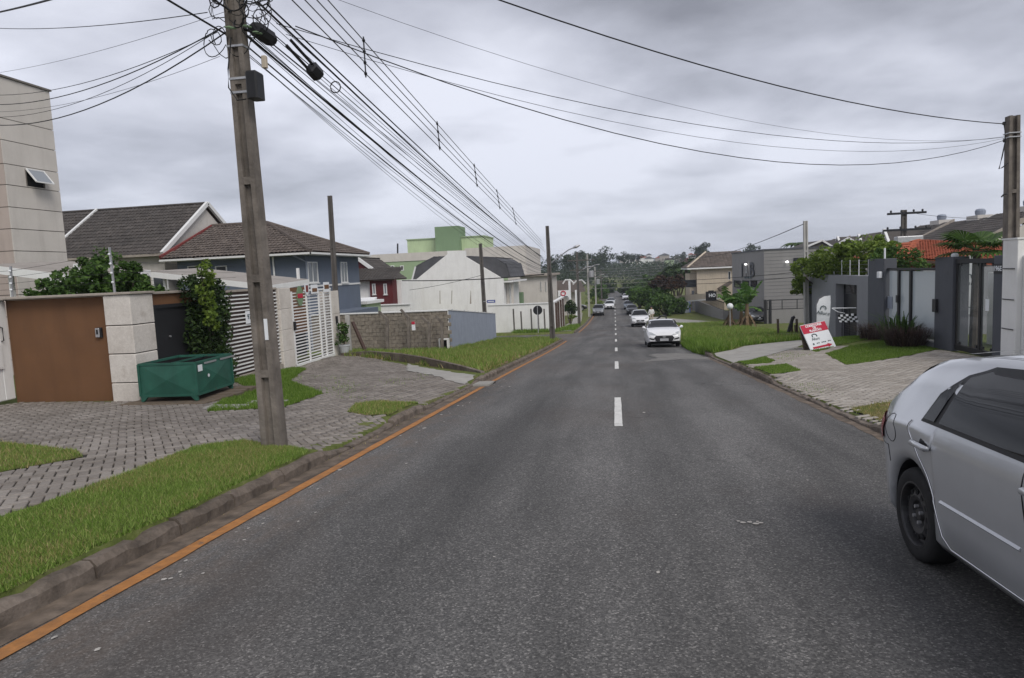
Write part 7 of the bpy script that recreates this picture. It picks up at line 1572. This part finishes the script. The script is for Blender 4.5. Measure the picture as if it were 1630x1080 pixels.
# ---------------------------------------------------------------- pedestrian by the parked white car
def person(lbl, loc, rotz):
    t = thing('person', lbl, 'person', loc, rotz); J = {}
    P = [(0, 0, .95), (0, 0, 1.15), (.02, 0, 1.38), (.03, 0, 1.48), (.05, 0, 1.60), (.06, 0, 1.72), (0, .10, .92), (.06, .11, .50), (0, .11, .09), (.13, .12, .04), (0, -.10, .92), (.02, -.11, .50), (-.04, -.11, .09), (.09, -.12, .04), (.02, .19, 1.38), (.05, .27, 1.12), (.2, .24, .92), (.27, .22, .88), (.02, -.19, 1.38), (.06, -.27, 1.12), (.22, -.22, .95), (.29, -.2, .92)]
    E_ = [(0, 1), (1, 2), (2, 3), (3, 4), (4, 5), (0, 6), (6, 7), (7, 8), (8, 9), (0, 10), (10, 11), (11, 12), (12, 13), (2, 14), (14, 15), (15, 16), (16, 17), (2, 18), (18, 19), (19, 20), (20, 21)]
    Rd = [.15, .145, .15, .06, .095, .09, .10, .065, .045, .04, .10, .065, .045, .04, .075, .05, .035, .03, .075, .05, .035, .03]
    me = bpy.data.meshes.new('body'); me.from_pydata(P, E_, []); o = bpy.data.objects.new('tmp', me); COL.objects.link(o)
    md = o.modifiers.new('s', 'SKIN'); sv = me.skin_vertices[0].data
    for i, r_ in enumerate(Rd): sv[i].radius = (r_, r_*(1.2 if i in (0, 1, 2) else 1)); sv[i].use_root = (i == 0)
    o.modifiers.new('u', 'SUBSURF').levels = 2; bpy.context.view_layer.update()
    m2 = bpy.data.meshes.new_from_object(o.evaluated_get(bpy.context.evaluated_depsgraph_get())); bpy.data.objects.remove(o)
    b = link('body', m2, [M['skin'], M['greybld'] if False else M['whitewall'], M['cream'], M['blackplastic']], t, True); mi = []
    for f in m2.polygons:
        c = f.center; mi.append(3 if c.z < .1 else (2 if c.z < .97 and abs(c.y) < .2 else (1 if c.z < 1.45 and not (abs(c.y) > .2 and c.z < 1.0) else 0)))
    m2.polygons.foreach_set('material_index', mi)
    put('hair', MB().lathe([(.085, 1.66), (.115, 1.70), (.11, 1.76), (.07, 1.81), (.01, 1.825)], (.045, 0, 0), 12), M['blackplastic'], t, True, False); return t
q = AY(1037, 500, 72.5); person('person in pale shirt and tan trousers walking beside the white utility car', (q.x, 72.5, G(q.x, 72.5)+.02), R(-100))
# building rubbish behind the white hatchback
q = AY(1055, 510, 56); q.x = 4.6
t = thing('rubble_heap', 'heap of reddish soil with a white sack and black hose on the right verge', 'rubble', (4.6, 56, G(4.6, 56)))
rng = np.random.default_rng(4); mb = MB(); n = 14
def heap(c, rx, ry, h, seed):
    rr_ = random.Random(seed); vs = []; fs = []; nr, na = 5, 14
    for i in range(nr):
        f = i/(nr-1)
        for k in range(na): a = 6.283*k/na; r_ = (1-f)*(1+rr_.uniform(-.18, .18)); vs.append((c[0]+rx*r_*math.cos(a), c[1]+ry*r_*math.sin(a), c[2]+h*math.sin(f*1.57)+rr_.uniform(-.05, .05)*h))
    for i in range(nr-1):
        for k in range(na): j = (k+1) % na; fs.append((i*na+k, i*na+j, (i+1)*na+j, (i+1)*na+k))
    return MB().add(vs, fs)
a = AY(1071, 512, 56); put('soil_mound', heap((a.x, 56, G(a.x, 56)-.05), .9, .7, .5, 2), M['mound'], t, True)
a = AY(1055, 512, 56); put('white_sack', heap((a.x, 56, G(a.x, 56)-.05), .55, .45, .55, 5), M['whiteprint'], t, True); put('black_hose', MB().tube([AY(1040, 515, 55.5), AY(1046, 508, 55.5), AY(1053, 503, 55.5), AY(1060, 504, 55.5), AY(1061, 510, 55.5)], .07), M['blackplastic'], t)
# ---------------------------------------------------------------- air
hz = MB().box(-1500, 1500, -60, 1400, -30, 14)
ho = struct(put('haze', hz, []), 'stuff'); ho['label'] = 'thin grey haze in the distance'
hm = bpy.data.materials.new('haze_air'); hm.use_nodes = True; hm.node_tree.nodes.clear()
hv = hm.node_tree.nodes.new('ShaderNodeVolumePrincipled'); hv.inputs['Color'].default_value = (.86, .91, 1.0, 1); hv.inputs['Density'].default_value = .0004; hv.inputs['Anisotropy'].default_value = .2
hout = hm.node_tree.nodes.new('ShaderNodeOutputMaterial'); hm.node_tree.links.new(hv.outputs[0], hout.inputs['Volume'])
ho.data.materials.append(hm)
